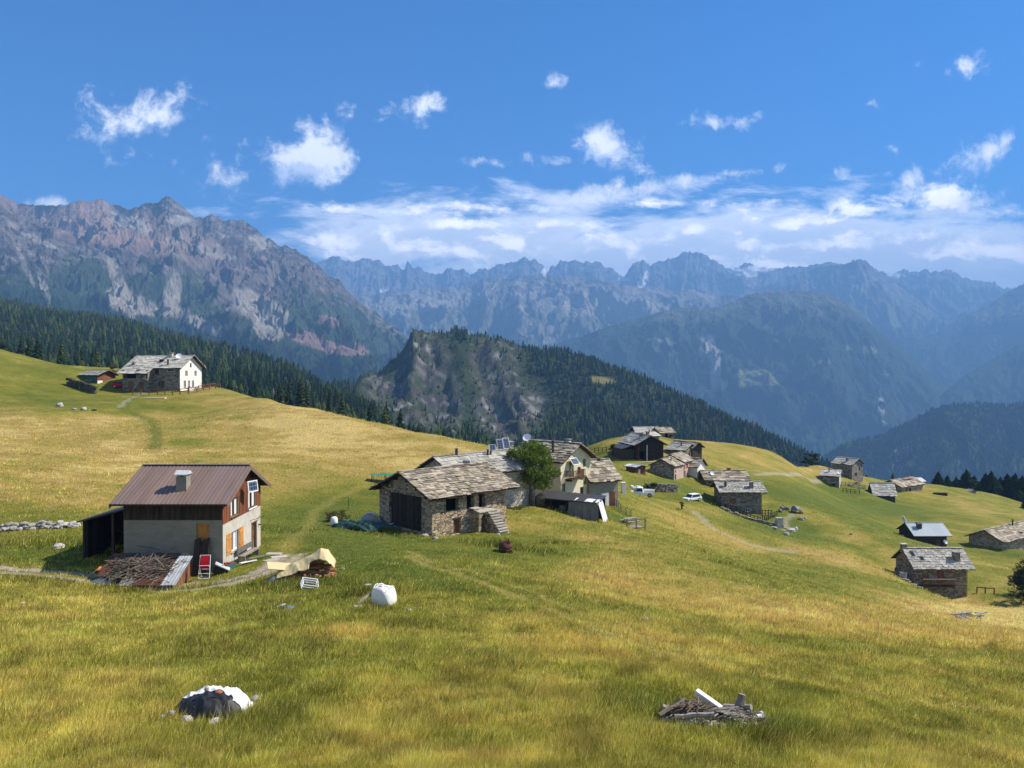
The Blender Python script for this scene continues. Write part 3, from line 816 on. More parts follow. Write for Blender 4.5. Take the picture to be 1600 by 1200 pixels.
def conifer_lo(rng, nt=4, ns=6):
    """Unit-height conifer of ragged tiers: verts (n,3), tris (m,3)."""
    V, F = [], []
    for k in range(nt):
        f = k / nt
        zb = 0.06 + 0.86 * f
        zt = min(1.0, zb + 0.52 * (1 - f) + 0.10)
        r = (0.20 * (1 - f) ** 0.85 + 0.018) * rng.uniform(0.85, 1.1)
        a0 = rng.uniform(0, 6.28)
        i0 = len(V)
        V.append((rng.normal(0, 0.008), rng.normal(0, 0.008), zt))
        for j in range(ns):
            a = a0 + 2 * math.pi * (j + rng.uniform(-0.25, 0.25)) / ns
            rr = r * rng.uniform(0.55, 1.2)
            V.append((rr * math.cos(a), rr * math.sin(a), zb + rng.uniform(-0.05, 0.03)))
        for j in range(ns):
            F.append((i0, i0 + 1 + j, i0 + 1 + (j + 1) % ns))
    return np.array(V), np.array(F)

def scatter_meshes(name, bases, px_, py_, pz_, hs_, cols_, mat, rng, sc_xy=None):
    """One mesh of many copies of the base meshes."""
    n = len(px_)
    which = rng.integers(0, len(bases), n)
    Vs, Fs, Cs = [], [], []
    off = 0
    for b, (bv, bf) in enumerate(bases):
        idx = np.where(which == b)[0]
        if not len(idx):
            continue
        ang = rng.uniform(0, 2 * np.pi, len(idx))
        ca, sa = np.cos(ang), np.sin(ang)
        h = hs_[idx]
        w = h * rng.uniform(0.65, 1.5, len(idx)) if sc_xy is None else sc_xy[idx]
        x = (bv[None, :, 0] * ca[:, None] - bv[None, :, 1] * sa[:, None]) * w[:, None] + px_[idx, None]
        y = (bv[None, :, 0] * sa[:, None] + bv[None, :, 1] * ca[:, None]) * w[:, None] + py_[idx, None]
        z = bv[None, :, 2] * h[:, None] + pz_[idx, None]
        nv = len(bv)
        Vs.append(np.stack([x, y, z], -1).reshape(-1, 3))
        Fs.append((bf[None] + (np.arange(len(idx)) * nv)[:, None, None]).reshape(-1, 3) + off)
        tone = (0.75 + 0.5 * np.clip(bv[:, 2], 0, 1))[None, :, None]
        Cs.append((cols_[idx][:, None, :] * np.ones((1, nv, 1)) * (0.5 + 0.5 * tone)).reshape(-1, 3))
        off += len(idx) * nv
    return mesh_from_arrays(name, np.concatenate(Vs), np.concatenate(Fs), mat, np.concatenate(Cs))

LO = [conifer_lo(np.random.default_rng(100 + k)) for k in range(6)]
FAR_TREES = [conifer_lo(np.random.default_rng(200 + k), 2, 5) for k in range(4)]

def tree_cols(x, y, rng, larch=0.25):
    n = len(x)
    base = np.array((0.029, 0.048, 0.018)); lar = np.array((0.075, 0.098, 0.026)); blu = np.array((0.020, 0.040, 0.022))
    k = np.clip(0.5 + 1.2 * fbm(x / 70.0, y / 70.0, 3, 91) + rng.normal(0, 0.28, n), 0, 1)[:, None]
    c = base * (1 - k) + blu * k
    l = (rng.random(n) < larch * (0.5 + 1.4 * np.clip(0.5 + fbm(x / 110.0, y / 110.0, 2, 93), 0, 1)))[:, None]
    dead = (rng.random(n) < 0.012)[:, None]
    c = np.where(dead, np.array((0.11, 0.10, 0.085)), c)
    return np.where(l, lar * rng.uniform(0.7, 1.2, (n, 1)), c * rng.uniform(0.75, 1.35, (n, 1)))

# forest on the hill and the left slope: candidate trees on a jittered lattice, kept where the view can see them
def forest_trees():
    rng = np.random.default_rng(31)
    sp = 6.4
    xs = np.arange(-980, 900, sp); ys = np.arange(255, 1500, sp)
    x, y = [a.ravel() for a in np.meshgrid(xs, ys)]
    x = x + rng.uniform(-0.5, 0.5, x.size) * sp; y = y + rng.uniform(-0.5, 0.5, y.size) * sp
    m = np.abs(x / y) < 0.84
    x, y = x[m], y[m]
    z = forest_ground(x, y)
    h = (6.5 + 12.5 * rng.random(x.size) ** 1.3) * (0.85 + 0.3 * fbm(x / 90.0, y / 90.0, 2, 95))
    # horizon culling on a polar lattice
    S = np.linspace(-0.9, 0.9, 420); Yr = 60.0 * (1500.0 / 60.0) ** np.linspace(0, 1, 260)
    Xg = S[None] * Yr[:, None]; Yg = np.broadcast_to(Yr[:, None], Xg.shape)
    zm = np.where(Yg < 330, ground(Xg, np.minimum(Yg, 330)), -500)
    zf = np.where(Yg > 250, forest_ground(Xg, np.maximum(Yg, 250.0)), -500)
    hor = np.maximum.accumulate(np.maximum(zm, zf) / Yg, axis=0)
    i = np.clip(((x / y) + 0.9) / 1.8 * 419, 0, 419).astype(int)
    j = np.clip(np.searchsorted(Yr, y * 0.985) - 1, 0, 259)
    see = (z + h + 3.0 + 0.004 * y) / y > hor[j, i]
    cm = cliff_mask(x, y, z)
    px, py = proj(x, y, z)
    hay = blob(px, py, 940, 594, 21, 6, 8, 0.3)
    keep = see & (rng.random(x.size) > 0.55 * (cm > 0.35)) & (hay < 0.3) & (y > 262 + 60 * (x > 30))
    gap = fbm(x / 60.0, y / 60.0, 3, 97)
    cover = np.zeros_like(z)
    for cx, cy, rx, ry, rot, a in CLIFF:
        cover = np.maximum(cover, blob(px, py, cx, cy, rx * 1.25, ry * 1.2, rot, 0.5))
    h = np.where(cover > 0.3, h * 0.55, h)
    h = np.where((y < 430) & (x < 20) & (x > -0.30 * y), h * 1.08 + 0.5, h)      # taller, sheltered trees along the meadow edge
    keep &= (rng.random(x.size) < 0.93 - 0.5 * (gap > 0.33)) & ((cover < 0.3) | (rng.random(x.size) < 0.62))
    x, y, z, h = x[keep], y[keep], z[keep], h[keep]
    hv = (z + h) / y - hor[np.clip(np.searchsorted(Yr, y * 0.985) - 1, 0, 259), np.clip(((x / y) + 0.9) / 1.8 * 419, 0, 419).astype(int)]
    return x, y, z, h, hv * FPX

FX, FY, FZ, FH, FV = forest_trees()
# the trees that show largest stand as things of their own
_show = np.minimum(FV, FH / FY * FPX)
_infr = np.abs(FX / FY) < 0.66
order = np.argsort(-np.where(_infr, _show, 0))[:285]
is_single = np.zeros(len(FX), bool); is_single[order] = True
rng = np.random.default_rng(5)
cols = tree_cols(FX, FY, rng)
far = ~is_single
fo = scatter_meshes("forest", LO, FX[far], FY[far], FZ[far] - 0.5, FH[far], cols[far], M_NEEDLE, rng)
fo['kind'] = 'stuff'
fo['label'] = 'dense dark conifer forest covering the hill and the slope behind the meadow'

# individual conifers with branches
def conifer_hi(rng, tiers=15, per=9, spread=0.19):
    V, F, C = [], [], []
    for k in range(tiers):
        f = k / (tiers - 1)
        z0 = 0.10 + 0.86 * f
        r = (spread * (1 - f) ** 0.8 + 0.012)
        for j in range(per):
            a = 2 * math.pi * (j + rng.uniform(-0.4, 0.4)) / per + k * 0.7
            L = r * rng.uniform(0.6, 1.25)
            dz = -L * rng.uniform(0.15, 0.55)
            zz = z0 + rng.uniform(-0.02, 0.02)
            w = 0.030 * (1.15 - 0.75 * f) * rng.uniform(0.8, 1.4)
            ca, sa = math.cos(a), math.sin(a)
            i0 = len(V)
            tone = rng.uniform(0.65, 1.35)
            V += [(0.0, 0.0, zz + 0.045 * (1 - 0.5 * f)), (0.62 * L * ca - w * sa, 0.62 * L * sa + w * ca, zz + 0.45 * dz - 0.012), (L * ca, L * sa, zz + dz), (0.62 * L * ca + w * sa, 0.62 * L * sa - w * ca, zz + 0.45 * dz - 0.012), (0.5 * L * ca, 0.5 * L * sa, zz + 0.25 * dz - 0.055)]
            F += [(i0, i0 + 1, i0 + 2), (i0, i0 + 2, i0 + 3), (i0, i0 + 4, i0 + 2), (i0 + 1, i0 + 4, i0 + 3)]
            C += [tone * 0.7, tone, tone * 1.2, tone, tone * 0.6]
    V.append((0, 0, 1.0)); i = len(V) - 1
    C.append(1.1)
    for j in range(5):
        a = 2 * math.pi * j / 5
        V.append((0.018 * math.cos(a), 0.018 * math.sin(a), 0.9)); C.append(1.0)
    for j in range(5):
        F.append((i, i + 1 + j, i + 1 + (j + 1) % 5))
    return np.array(V), np.array(F), np.array(C)

def tag(o, label=None, cat=None, group=None, kind=None):
    if cat and not kind:
        kind = 'thing'
    for k, v in (('label', label), ('category', cat), ('group', group), ('kind', kind)):
        if v:
            o[k] = v
    return o

def empty(name, loc, rz=0.0):
    o = bpy.data.objects.new(name, None)
    o.empty_display_size = 0.3
    o.location = [float(a) for a in loc]
    o.rotation_euler = (0, 0, rz)
    COL.objects.link(o)
    return o

TONES = [(0.038, 0.062, 0.020), (0.074, 0.098, 0.026), (0.030, 0.052, 0.022), (0.056, 0.078, 0.024), (0.026, 0.046, 0.018), (0.034, 0.056, 0.020)]
CONE_PROTO = []
def trunk_mesh():
    V, F = [], []
    for k, (z, r) in enumerate([(-0.06, 0.016), (0.1, 0.013), (0.5, 0.008), (0.9, 0.003)]):
        for j in range(6):
            a = 2 * math.pi * j / 6
            V.append((r * math.cos(a), r * math.sin(a), z))
    for k in range(3):
        for j in range(6):
            F.append((k * 6 + j, k * 6 + (j + 1) % 6, k * 6 + 6 + (j + 1) % 6, k * 6 + 6 + j))
    return np.array(V), np.array(F)
_tv, _tf = trunk_mesh()
for k, tn in enumerate(TONES):
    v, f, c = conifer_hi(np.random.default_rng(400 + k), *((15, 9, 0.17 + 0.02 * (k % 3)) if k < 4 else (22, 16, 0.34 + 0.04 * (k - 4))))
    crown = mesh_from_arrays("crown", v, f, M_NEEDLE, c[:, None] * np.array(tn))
    trunk = mesh_from_arrays("trunk", _tv, _tf, M_BARK)
    CONE_PROTO.append((crown, trunk))
_used = [False] * len(CONE_PROTO)

def place_conifer(x, y, z, h, label, group, k, wid=1.0, name="conifer"):
    r = empty(name, (x, y, z), random.uniform(0, 6.28))
    r.scale = (h * wid, h * wid, h)
    tag(r, label, "tree", group)
    for src in CONE_PROTO[k]:
        if not _used[k]:
            o = src
        else:
            o = src.copy()
            COL.objects.link(o)
        o.parent = r
    _used[k] = True
    return r

for i in order:
    k = int(rng.choice([0, 1, 2, 3], p=[0.35, 0.2, 0.25, 0.2]))
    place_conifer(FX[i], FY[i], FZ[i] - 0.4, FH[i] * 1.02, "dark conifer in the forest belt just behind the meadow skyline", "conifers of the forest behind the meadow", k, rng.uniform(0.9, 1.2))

# the row of trees on the far terrace at the right edge
for (px, top, base, Y, lab) in [(1466, 736, 768, 272, 1), (1480, 742, 768, 280, 1), (1494, 744, 770, 284, 0), (1510, 732, 772, 276, 1), (1522, 742, 772, 282, 0), (1540, 738, 774, 280, 1), (1549, 735, 776, 276, 1), (1563, 744, 778, 284, 0), (1574, 739, 782, 278, 1), (1586, 738, 788, 274, 1), (1597, 742, 796, 270, 1), (1612, 736, 800, 268, 1), (1630, 738, 806, 268, 1),
                                (1530, 752, 774, 276, 0), (1557, 748, 778, 276, 0), (1605, 775, 812, 250, 0), (1592, 762, 800, 262, 0)]:
    b = W(px, base + 8, Y); t = W(px, top, Y)
    z0 = min(b[2], gz(b[0], b[1]))
    place_conifer(b[0], b[1], z0 - 0.3, t[2] - z0 + 0.3, "dark broad conifer in the row at the edge of the far terrace", "conifers at the edge of the far terrace", 4 if lab else 5, 1.45)
for (px, top, base, Y) in [(1395, 738, 756, 262), (1424, 741, 756, 262), (1366, 745, 756, 262), (1376, 746, 756, 264), (1354, 741, 752, 262)]:
    b = W(px, base + 6, Y); t = W(px, top, Y)
    place_conifer(b[0], b[1], b[2] - 0.5, t[2] - b[2] + 0.5, "small conifer peeping over the skyline behind the far hamlet", "small conifers behind the far hamlet", 1, 1.5)

# woods on the mountains: far too many to tell apart
def far_wood(name, label, arr, n, hr, cond, seed, tone):
    X, Y, Z = arr
    rng = np.random.default_rng(seed)
    nr, nc = X.shape
    i = rng.uniform(0, nr - 1.001, n); j = rng.uniform(0, nc - 1.001, n)
    i0 = i.astype(int); j0 = j.astype(int); fi = i - i0; fj = j - j0
    def bl(A):
        return A[i0, j0] * (1 - fi) * (1 - fj) + A[i0 + 1, j0] * fi * (1 - fj) + A[i0, j0 + 1] * (1 - fi) * fj + A[i0 + 1, j0 + 1] * fi * fj
    x, y, z = bl(X), bl(Y), bl(Z)
    px, py = proj(x, y, z)
    nf = fbm(x / 60.0, (y + 2 * z) / 60.0, 4, seed)
    k = cond(px, py, nf) & (np.abs(px - 800) < 860)
    x, y, z = x[k], y[k], z[k]
    h = rng.uniform(hr[0], hr[1], len(x))
    c = np.array(tone) * rng.uniform(0.6, 1.5, (len(x), 1))
    o = scatter_meshes(name, FAR_TREES, x, y, z - 1.0, h, c, M_NEEDLE, rng)
    return tag(o, label, None, None, 'stuff')
_fl = lambda px: np.interp(px, [-100, 0, 200, 300, 400, 520, 600, 640], [430, 440, 500, 522, 530, 560, 560, 560])
far_wood("mountain_wood", "hazy conifer wood on the lower slopes of the rocky massif", MASSIF[1], 60000, (14, 24), lambda px, py, nf: (py > _fl(px) + 26 * nf) & (py < 640), 801, (0.028, 0.052, 0.022))
far_wood("spur_wood", "hazy conifer wood below the dark spur at the left edge", SPUR[1], 30000, (12, 20), lambda px, py, nf: (py > _fl(px) + 26 * nf) & (py < 600), 803, (0.028, 0.052, 0.022))
far_wood("ridge_wood", "dark wood covering the ridge across the valley", RIDGE[1], 26000, (12, 20), lambda px, py, nf: (py > 600) & (py < 780) & (nf > -0.25), 805, (0.024, 0.042, 0.020))
# ------------------------------------------------------------------ materials for built things
def mat(name, base, var=0.25, scale=3.0, rough=0.85, spec=0.2, stretch=(1, 1, 1), bump=0.0, bdist=0.02, rnd=0.0, dirt=None, metal=0.0):
    """Weathered paint, wood, plaster, cloth: base colour broken by noise, optional per-piece tone and stains."""
    m, q, bs = new_mat(name, rough, spec)
    bs.inputs['Metallic'].default_value = metal
    co = q.vmath('MULTIPLY', q.new('ShaderNodeTexCoord').outputs['Object'], stretch)
    n = q.noise(co, scale, 6, 0.65, 0.3)
    a = tuple(c * (1 - var) for c in base); b = tuple(min(1, c * (1 + var)) for c in base)
    c = q.ramp(n, [(0.28, a), (0.72, b)])
    if dirt:
        n2 = q.noise(co, scale * 0.35, 5, 0.7, 0.5)
        c = q.mix(q.maprange(n2, 0.48, 0.72, 0, 0.75), c, dirt)
    if rnd:
        at = q.new('ShaderNodeAttribute', attribute_name='rnd')
        f = q.maprange(at.outputs['Fac'], 0, 1, 1 - rnd, 1 + rnd)
        cc = q.new('ShaderNodeCombineXYZ')
        for i in range(3):
            q.l.new(f, cc.inputs[i])
        c = q.mix(1.0, c, cc.outputs[0], 'MULTIPLY')
    q.l.new(c, bs.inputs['Base Color'])
    if bump:
        bp = q.new('ShaderNodeBump')
        bp.inputs['Strength'].default_value = bump
        bp.inputs['Distance'].default_value = bdist
        q.l.new(n, bp.inputs['Height'])
        q.l.new(bp.outputs[0], bs.inputs['Normal'])
    return m

def stone_mat(name, dark, light, warm, scale=1.9, joint=0.35):
    """Rubble masonry: flattened stones of differing tone with dark open joints."""
    m, q, bs = new_mat(name, 0.92, 0.15)
    co = q.new('ShaderNodeTexCoord').outputs['Object']
    wn = q.new('ShaderNodeTexNoise')
    q.l.new(co, wn.inputs['Vector']); wn.inputs['Scale'].default_value = 1.6
    wv = q.vmath('ADD', co, q.vmath('MULTIPLY', q.vmath('SUBTRACT', wn.outputs['Color'], (0.5, 0.5, 0.5)), (0.28, 0.28, 0.20)))
    st = q.vmath('MULTIPLY', wv, (1, 1, 2.5))
    vo = q.new('ShaderNodeTexVoronoi', feature='F1'); vo.inputs['Scale'].default_value = scale
    q.l.new(st, vo.inputs['Vector'])
    ve = q.new('ShaderNodeTexVoronoi', feature='DISTANCE_TO_EDGE'); ve.inputs['Scale'].default_value = scale
    q.l.new(st, ve.inputs['Vector'])
    sp = q.new('ShaderNodeSeparateColor'); q.l.new(vo.outputs['Color'], sp.inputs[0])
    c = q.ramp(sp.outputs[0], [(0.0, dark), (0.45, light), (0.75, warm), (1.0, tuple(min(1, a * 1.25) for a in light))])
    n = q.noise(co, 9.0, 5, 0.7)
    f = q.maprange(n, 0.3, 0.7, 0.75, 1.2)
    cc = q.new('ShaderNodeCombineXYZ')
    for i in range(3):
        q.l.new(f, cc.inputs[i])
    c = q.mix(1.0, c, cc.outputs[0], 'MULTIPLY')
    j = q.maprange(ve.outputs['Distance'], 0.015, 0.07, 0, 1, True)
    c = q.mix(j, tuple(a * joint for a in dark), c)
    q.l.new(c, bs.inputs['Base Color'])
    bp = q.new('ShaderNodeBump')
    bp.inputs['Strength'].default_value = 0.9
    bp.inputs['Distance'].default_value = 0.06
    q.l.new(q.math('ADD', q.math('MULTIPLY', j, 0.8), q.math('MULTIPLY', sp.outputs[1], 0.5)), bp.inputs['Height'])
    q.l.new(bp.outputs[0], bs.inputs['Normal'])
    return m

STONE = stone_mat("rubble_stone", (0.20, 0.155, 0.11), (0.50, 0.42, 0.30), (0.50, 0.33, 0.18))
STONE_GREY = stone_mat("grey_stone", (0.12, 0.108, 0.088), (0.30, 0.27, 0.22), (0.33, 0.27, 0.19))
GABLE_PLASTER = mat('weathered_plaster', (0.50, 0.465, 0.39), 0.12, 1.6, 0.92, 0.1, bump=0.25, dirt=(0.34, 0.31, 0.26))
WOOD_PALE = mat('pale_wood', (0.50, 0.40, 0.26), 0.2, 5.0, 0.8, 0.2)
WALL_DARK = mat('dark_wall_stone', (0.085, 0.075, 0.062), 0.4, 4.0, 0.95, 0.1, bump=0.6, rnd=0.4)
STONE_PALE = stone_mat("limewashed_stone", (0.36, 0.33, 0.28), (0.60, 0.56, 0.48), (0.55, 0.47, 0.37), 1.9, 0.7)
SLATE = mat("stone_slabs", (0.30, 0.255, 0.19), 0.35, 2.5, 0.85, 0.25, bump=0.5, rnd=0.55, dirt=(0.30, 0.24, 0.14))
SLATE_GREY = mat("grey_slabs", (0.36, 0.34, 0.29), 0.25, 2.5, 0.85, 0.25, bump=0.4, rnd=0.28, dirt=(0.22, 0.21, 0.18))
SLATE_PALE = mat("pale_slabs", (0.50, 0.465, 0.385), 0.22, 2.5, 0.85, 0.25, bump=0.4, rnd=0.25, dirt=(0.30, 0.28, 0.24))
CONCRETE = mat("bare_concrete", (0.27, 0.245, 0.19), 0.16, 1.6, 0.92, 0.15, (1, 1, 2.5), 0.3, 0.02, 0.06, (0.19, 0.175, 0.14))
CREAM = mat("cream_plaster", (0.68, 0.60, 0.42), 0.10, 1.2, 0.92, 0.1, bump=0.2, dirt=(0.50, 0.44, 0.32))
WHITE_WALL = mat("white_plaster", (0.74, 0.71, 0.65), 0.08, 1.2, 0.92, 0.1, bump=0.2, dirt=(0.55, 0.52, 0.46))
PINK_WALL = mat("pink_stone_plaster", (0.50, 0.36, 0.29), 0.25, 2.4, 0.92, 0.1, bump=0.3, dirt=(0.55, 0.50, 0.42))
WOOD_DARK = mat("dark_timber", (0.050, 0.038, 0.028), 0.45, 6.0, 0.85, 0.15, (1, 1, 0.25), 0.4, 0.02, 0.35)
WOOD_RED = mat("stained_boards", (0.17, 0.055, 0.022), 0.35, 6.0, 0.7, 0.25, (1, 1, 0.2), 0.4, 0.02, 0.35)
WOOD_ORANGE = mat("varnished_pine", (0.52, 0.235, 0.055), 0.25, 5.0, 0.6, 0.3, (1, 1, 0.2), 0.2, 0.01, 0.2)
WOOD_BROWN = mat("brown_wood", (0.18, 0.085, 0.045), 0.35, 6.0, 0.75, 0.2, (1, 1, 0.25), 0.3, 0.01, 0.3)
WOOD_GREY = mat("weathered_wood", (0.26, 0.235, 0.20), 0.4, 7.0, 0.9, 0.1, (1, 1, 0.3), 0.5, 0.02, 0.4, (0.15, 0.12, 0.09))
METAL_BROWN = mat("brown_roof_sheet", (0.20, 0.137, 0.104), 0.2, 0.8, 0.42, 0.45, (3.0, 0.25, 0.25), 0.0, 0.02, 0.13, (0.20, 0.15, 0.135))
METAL_BLUE = mat("blue_grey_roof_sheet", (0.36, 0.42, 0.44), 0.08, 1.0, 0.45, 0.45, rnd=0.08)
METAL_WHITE = mat("pale_roof_sheet", (0.66, 0.68, 0.68), 0.08, 1.0, 0.45, 0.4, rnd=0.06)
METAL_DARK = mat("dark_metal", (0.045, 0.043, 0.042), 0.3, 3.0, 0.55, 0.4)
METAL_RUST = mat("rusty_steel", (0.085, 0.040, 0.028), 0.5, 4.0, 0.85, 0.25, bump=0.3, dirt=(0.17, 0.075, 0.03))
METAL_GALV = mat("galvanised_sheet", (0.46, 0.50, 0.51), 0.18, 2.0, 0.5, 0.4, rnd=0.3, dirt=(0.30, 0.29, 0.27))
WHITE_PAINT = mat("white_paint", (0.78, 0.78, 0.76), 0.06, 2.0, 0.5, 0.35)
DARK_VOID = mat("dark_interior", (0.012, 0.011, 0.010), 0.3, 2.0, 0.95, 0.05)  # near-black colour in place of the shade inside openings
CURTAIN = mat("net_curtain", (0.62, 0.62, 0.62), 0.12, 6.0, 0.9, 0.1, (6, 6, 0.3))
GREEN_SHUT = mat("green_shutter_paint", (0.13, 0.16, 0.07), 0.2, 4.0, 0.7, 0.25, rnd=0.15)
RED_SHUT = mat("red_shutter_paint", (0.30, 0.055, 0.035), 0.25, 4.0, 0.7, 0.25, rnd=0.2)
GREEN_TARP = mat("dark_green_tarpaulin", (0.014, 0.050, 0.040), 0.35, 2.5, 0.5, 0.4, dirt=(0.03, 0.062, 0.05))
DEADWOOD = mat("dead_branches", (0.17, 0.135, 0.10), 0.45, 7.0, 0.95, 0.1, rnd=0.55)
GREEN_NET = mat("green_net", (0.010, 0.19, 0.115), 0.2, 3.0, 0.6, 0.3)
CREAM_TARP = mat("cream_tarpaulin", (0.60, 0.48, 0.25), 0.08, 2.0, 0.6, 0.3)
WHITE_SHEET = mat("white_plastic_sheet", (0.74, 0.75, 0.76), 0.04, 2.0, 0.4, 0.4)
BLACK_SHEET = mat("black_plastic_sheet", (0.018, 0.019, 0.021), 0.35, 5.0, 0.55, 0.35)
GREY_TARP = mat("grey_tarpaulin", (0.15, 0.16, 0.16), 0.2, 2.0, 0.55, 0.35, dirt=(0.22, 0.22, 0.21))
ORANGE_CLOTH = mat("orange_sheet", (0.62, 0.17, 0.04), 0.2, 3.0, 0.8, 0.2)
RED_CLOTH = mat("red_canvas", (0.52, 0.012, 0.016), 0.12, 4.0, 0.8, 0.2)
BLUE_SHEET = mat("blue_plastic", (0.07, 0.28, 0.58), 0.15, 3.0, 0.45, 0.4)
TEAL_BOARD = mat("teal_boards", (0.05, 0.13, 0.11), 0.3, 4.0, 0.8, 0.2, (1, 1, 0.3), rnd=0.25)
TANK = mat("white_polythene", (0.80, 0.79, 0.74), 0.05, 2.0, 0.45, 0.4, dirt=(0.64, 0.62, 0.54))
BRICK = mat("terracotta", (0.34, 0.15, 0.085), 0.3, 5.0, 0.9, 0.1, rnd=0.3)
ROCK = mat("lichen_rock", (0.38, 0.36, 0.32), 0.35, 4.0, 0.95, 0.1, bump=0.7, bdist=0.05, rnd=0.3, dirt=(0.24, 0.22, 0.17))
SLAB_PAVE = mat("stone_paving", (0.42, 0.39, 0.33), 0.2, 2.0, 0.92, 0.1, bump=0.3, rnd=0.15)
def glass_mat(name, col, rough=0.08):
    m, q, bs = new_mat(name, rough, 0.6)
    bs.inputs['Base Color'].default_value = tuple(col) + (1,)
    return m
GLASS = glass_mat("window_glass", (0.02, 0.025, 0.03))
def panel_mat(name):
    m, q, bs = new_mat(name, 0.22, 0.5)
    co = q.new('ShaderNodeTexCoord').outputs['Object']
    bt = q.new('ShaderNodeTexBrick')
    q.l.new(co, bt.inputs['Vector'])
    bt.offset = 0.0
    for k, v in (('Color1', (0.018, 0.03, 0.065, 1)), ('Color2', (0.022, 0.036, 0.075, 1)), ('Mortar', (0.30, 0.33, 0.36, 1))):
        bt.inputs[k].default_value = v
    for k, v in (('Scale', 1.0), ('Mortar Size', 0.012), ('Brick Width', 0.26), ('Row Height', 0.26)):
        bt.inputs[k].default_value = v
    q.l.new(bt.outputs['Color'], bs.inputs['Base Color'])
    return m
SOLAR = panel_mat("solar_cells")

# ------------------------------------------------------------------ mesh builder
class MB:
    def __init__(self):
        self.v, self.f, self.m, self.r = [], [], [], []
    def add(self, verts, faces, mi=0, rnd=None):
        o = len(self.v)
        self.v += [tuple(map(float, p)) for p in verts]
        self.f += [tuple(i + o for i in f) for f in faces]
        self.m += [mi] * len(faces)
        r = random.random() if rnd is None else rnd
        self.r += [r] * len(verts)
        return self
    def hexa(self, p, mi=0, rnd=None):
        """p: bottom 4 then top 4, both counter-clockwise."""
        return self.add(p, [(3, 2, 1, 0), (4, 5, 6, 7), (0, 1, 5, 4), (1, 2, 6, 5), (2, 3, 7, 6), (3, 0, 4, 7)], mi, rnd)
    def box(self, x0, x1, y0, y1, z0, z1, mi=0, rnd=None, M=None):
        p = [(x0, y0, z0), (x1, y0, z0), (x1, y1, z0), (x0, y1, z0), (x0, y0, z1), (x1, y0, z1), (x1, y1, z1), (x0, y1, z1)]
        if M is not None:
            p = [tuple(M @ Vector(q)) for q in p]
        return self.hexa(p, mi, rnd)
    def obox(self, O, e, n, s, d, z, mi=0, rnd=None):
        """Box on a wall: along e, out along n, up."""
        O = np.array(O, float); e = np.array(e, float); n = np.array(n, float)
        P = lambda a, b, c: O + e * a + n * b + np.array((0, 0, c))
        return self.hexa([P(s[0], d[1], z[0]), P(s[1], d[1], z[0]), P(s[1], d[0], z[0]), P(s[0], d[0], z[0]),
                          P(s[0], d[1], z[1]), P(s[1], d[1], z[1]), P(s[1], d[0], z[1]), P(s[0], d[0], z[1])], mi, rnd)
    def tube(self, p0, p1, r0, r1=None, n=8, mi=0, rnd=None, cap=True):
        p0 = np.array(p0, float); p1 = np.array(p1, float); r1 = r0 if r1 is None else r1
        d = p1 - p0; d = d / (np.linalg.norm(d) + 1e-9)
        a = np.cross(d, (0, 0, 1)) if abs(d[2]) < 0.95 else np.cross(d, (1, 0, 0))
        a = a / np.linalg.norm(a); b = np.cross(d, a)
        V = [p0 + r0 * (math.cos(2 * math.pi * k / n) * a + math.sin(2 * math.pi * k / n) * b) for k in range(n)]
        V += [p1 + r1 * (math.cos(2 * math.pi * k / n) * a + math.sin(2 * math.pi * k / n) * b) for k in range(n)]
        F = [(k, (k + 1) % n, n + (k + 1) % n, n + k) for k in range(n)]
        if cap:
            F += [tuple(range(n - 1, -1, -1)), tuple(range(n, 2 * n))]
        return self.add(V, F, mi, rnd)
    def lathe(self, prof, c=(0, 0, 0), n=14, mi=0, rnd=None):
        V, F = [], []
        for (r, z) in prof:
            for k in range(n):
                a = 2 * math.pi * k / n
                V.append((c[0] + r * math.cos(a), c[1] + r * math.sin(a), c[2] + z))
        for i in range(len(prof) - 1):
            for k in range(n):
                F.append((i * n + k, i * n + (k + 1) % n, (i + 1) * n + (k + 1) % n, (i + 1) * n + k))
        F.append(tuple(range(n - 1, -1, -1))); F.append(tuple(range((len(prof) - 1) * n, len(prof) * n)))
        return self.add(V, F, mi, rnd)
    def stone(self, c, r, seed, mi=0, flat=0.7, n=7):
        """Rough boulder."""
        V, F = [], []
        rg = np.random.default_rng(seed)
        ax = np.array((rg.uniform(0.75, 1.3), rg.uniform(0.7, 1.2), flat * rg.uniform(0.8, 1.15)))
        rot = rg.uniform(0, 6.28)
        rows = 5
        for i in range(rows + 1):
            th = math.pi * i / rows
            for k in range(n):
                ph = 2 * math.pi * (k + 0.5 * (i % 2)) / n
                q = r * rg.uniform(0.78, 1.12)
                x, y, z = q * math.sin(th) * math.cos(ph) * ax[0], q * math.sin(th) * math.sin(ph) * ax[1], -q * math.cos(th) * ax[2]
                V.append((c[0] + x * math.cos(rot) - y * math.sin(rot), c[1] + x * math.sin(rot) + y * math.cos(rot), c[2] + z))
        for i in range(rows):
            for k in range(n):
                F.append((i * n + k, i * n + (k + 1) % n, (i + 1) * n + (k + 1) % n, (i + 1) * n + k))
        return self.add(V, F, mi, rg.random())
    def build(self, name, mats, parent=None, smooth=False):
        me = bpy.data.meshes.new(name)
        me.from_pydata(self.v, [], self.f)
        for mm in (mats if isinstance(mats, (list, tuple)) else [mats]):
            me.materials.append(mm)
        me.polygons.foreach_set('material_index', self.m)
        if smooth:
            me.polygons.foreach_set('use_smooth', [True] * len(self.f))
        a = me.attributes.new('rnd', 'FLOAT', 'POINT')
        a.data.foreach_set('value', self.r)
        me.update()
        o = bpy.data.objects.new(name, me)
        COL.objects.link(o)
        if parent is not None:
            o.parent = parent
        return o

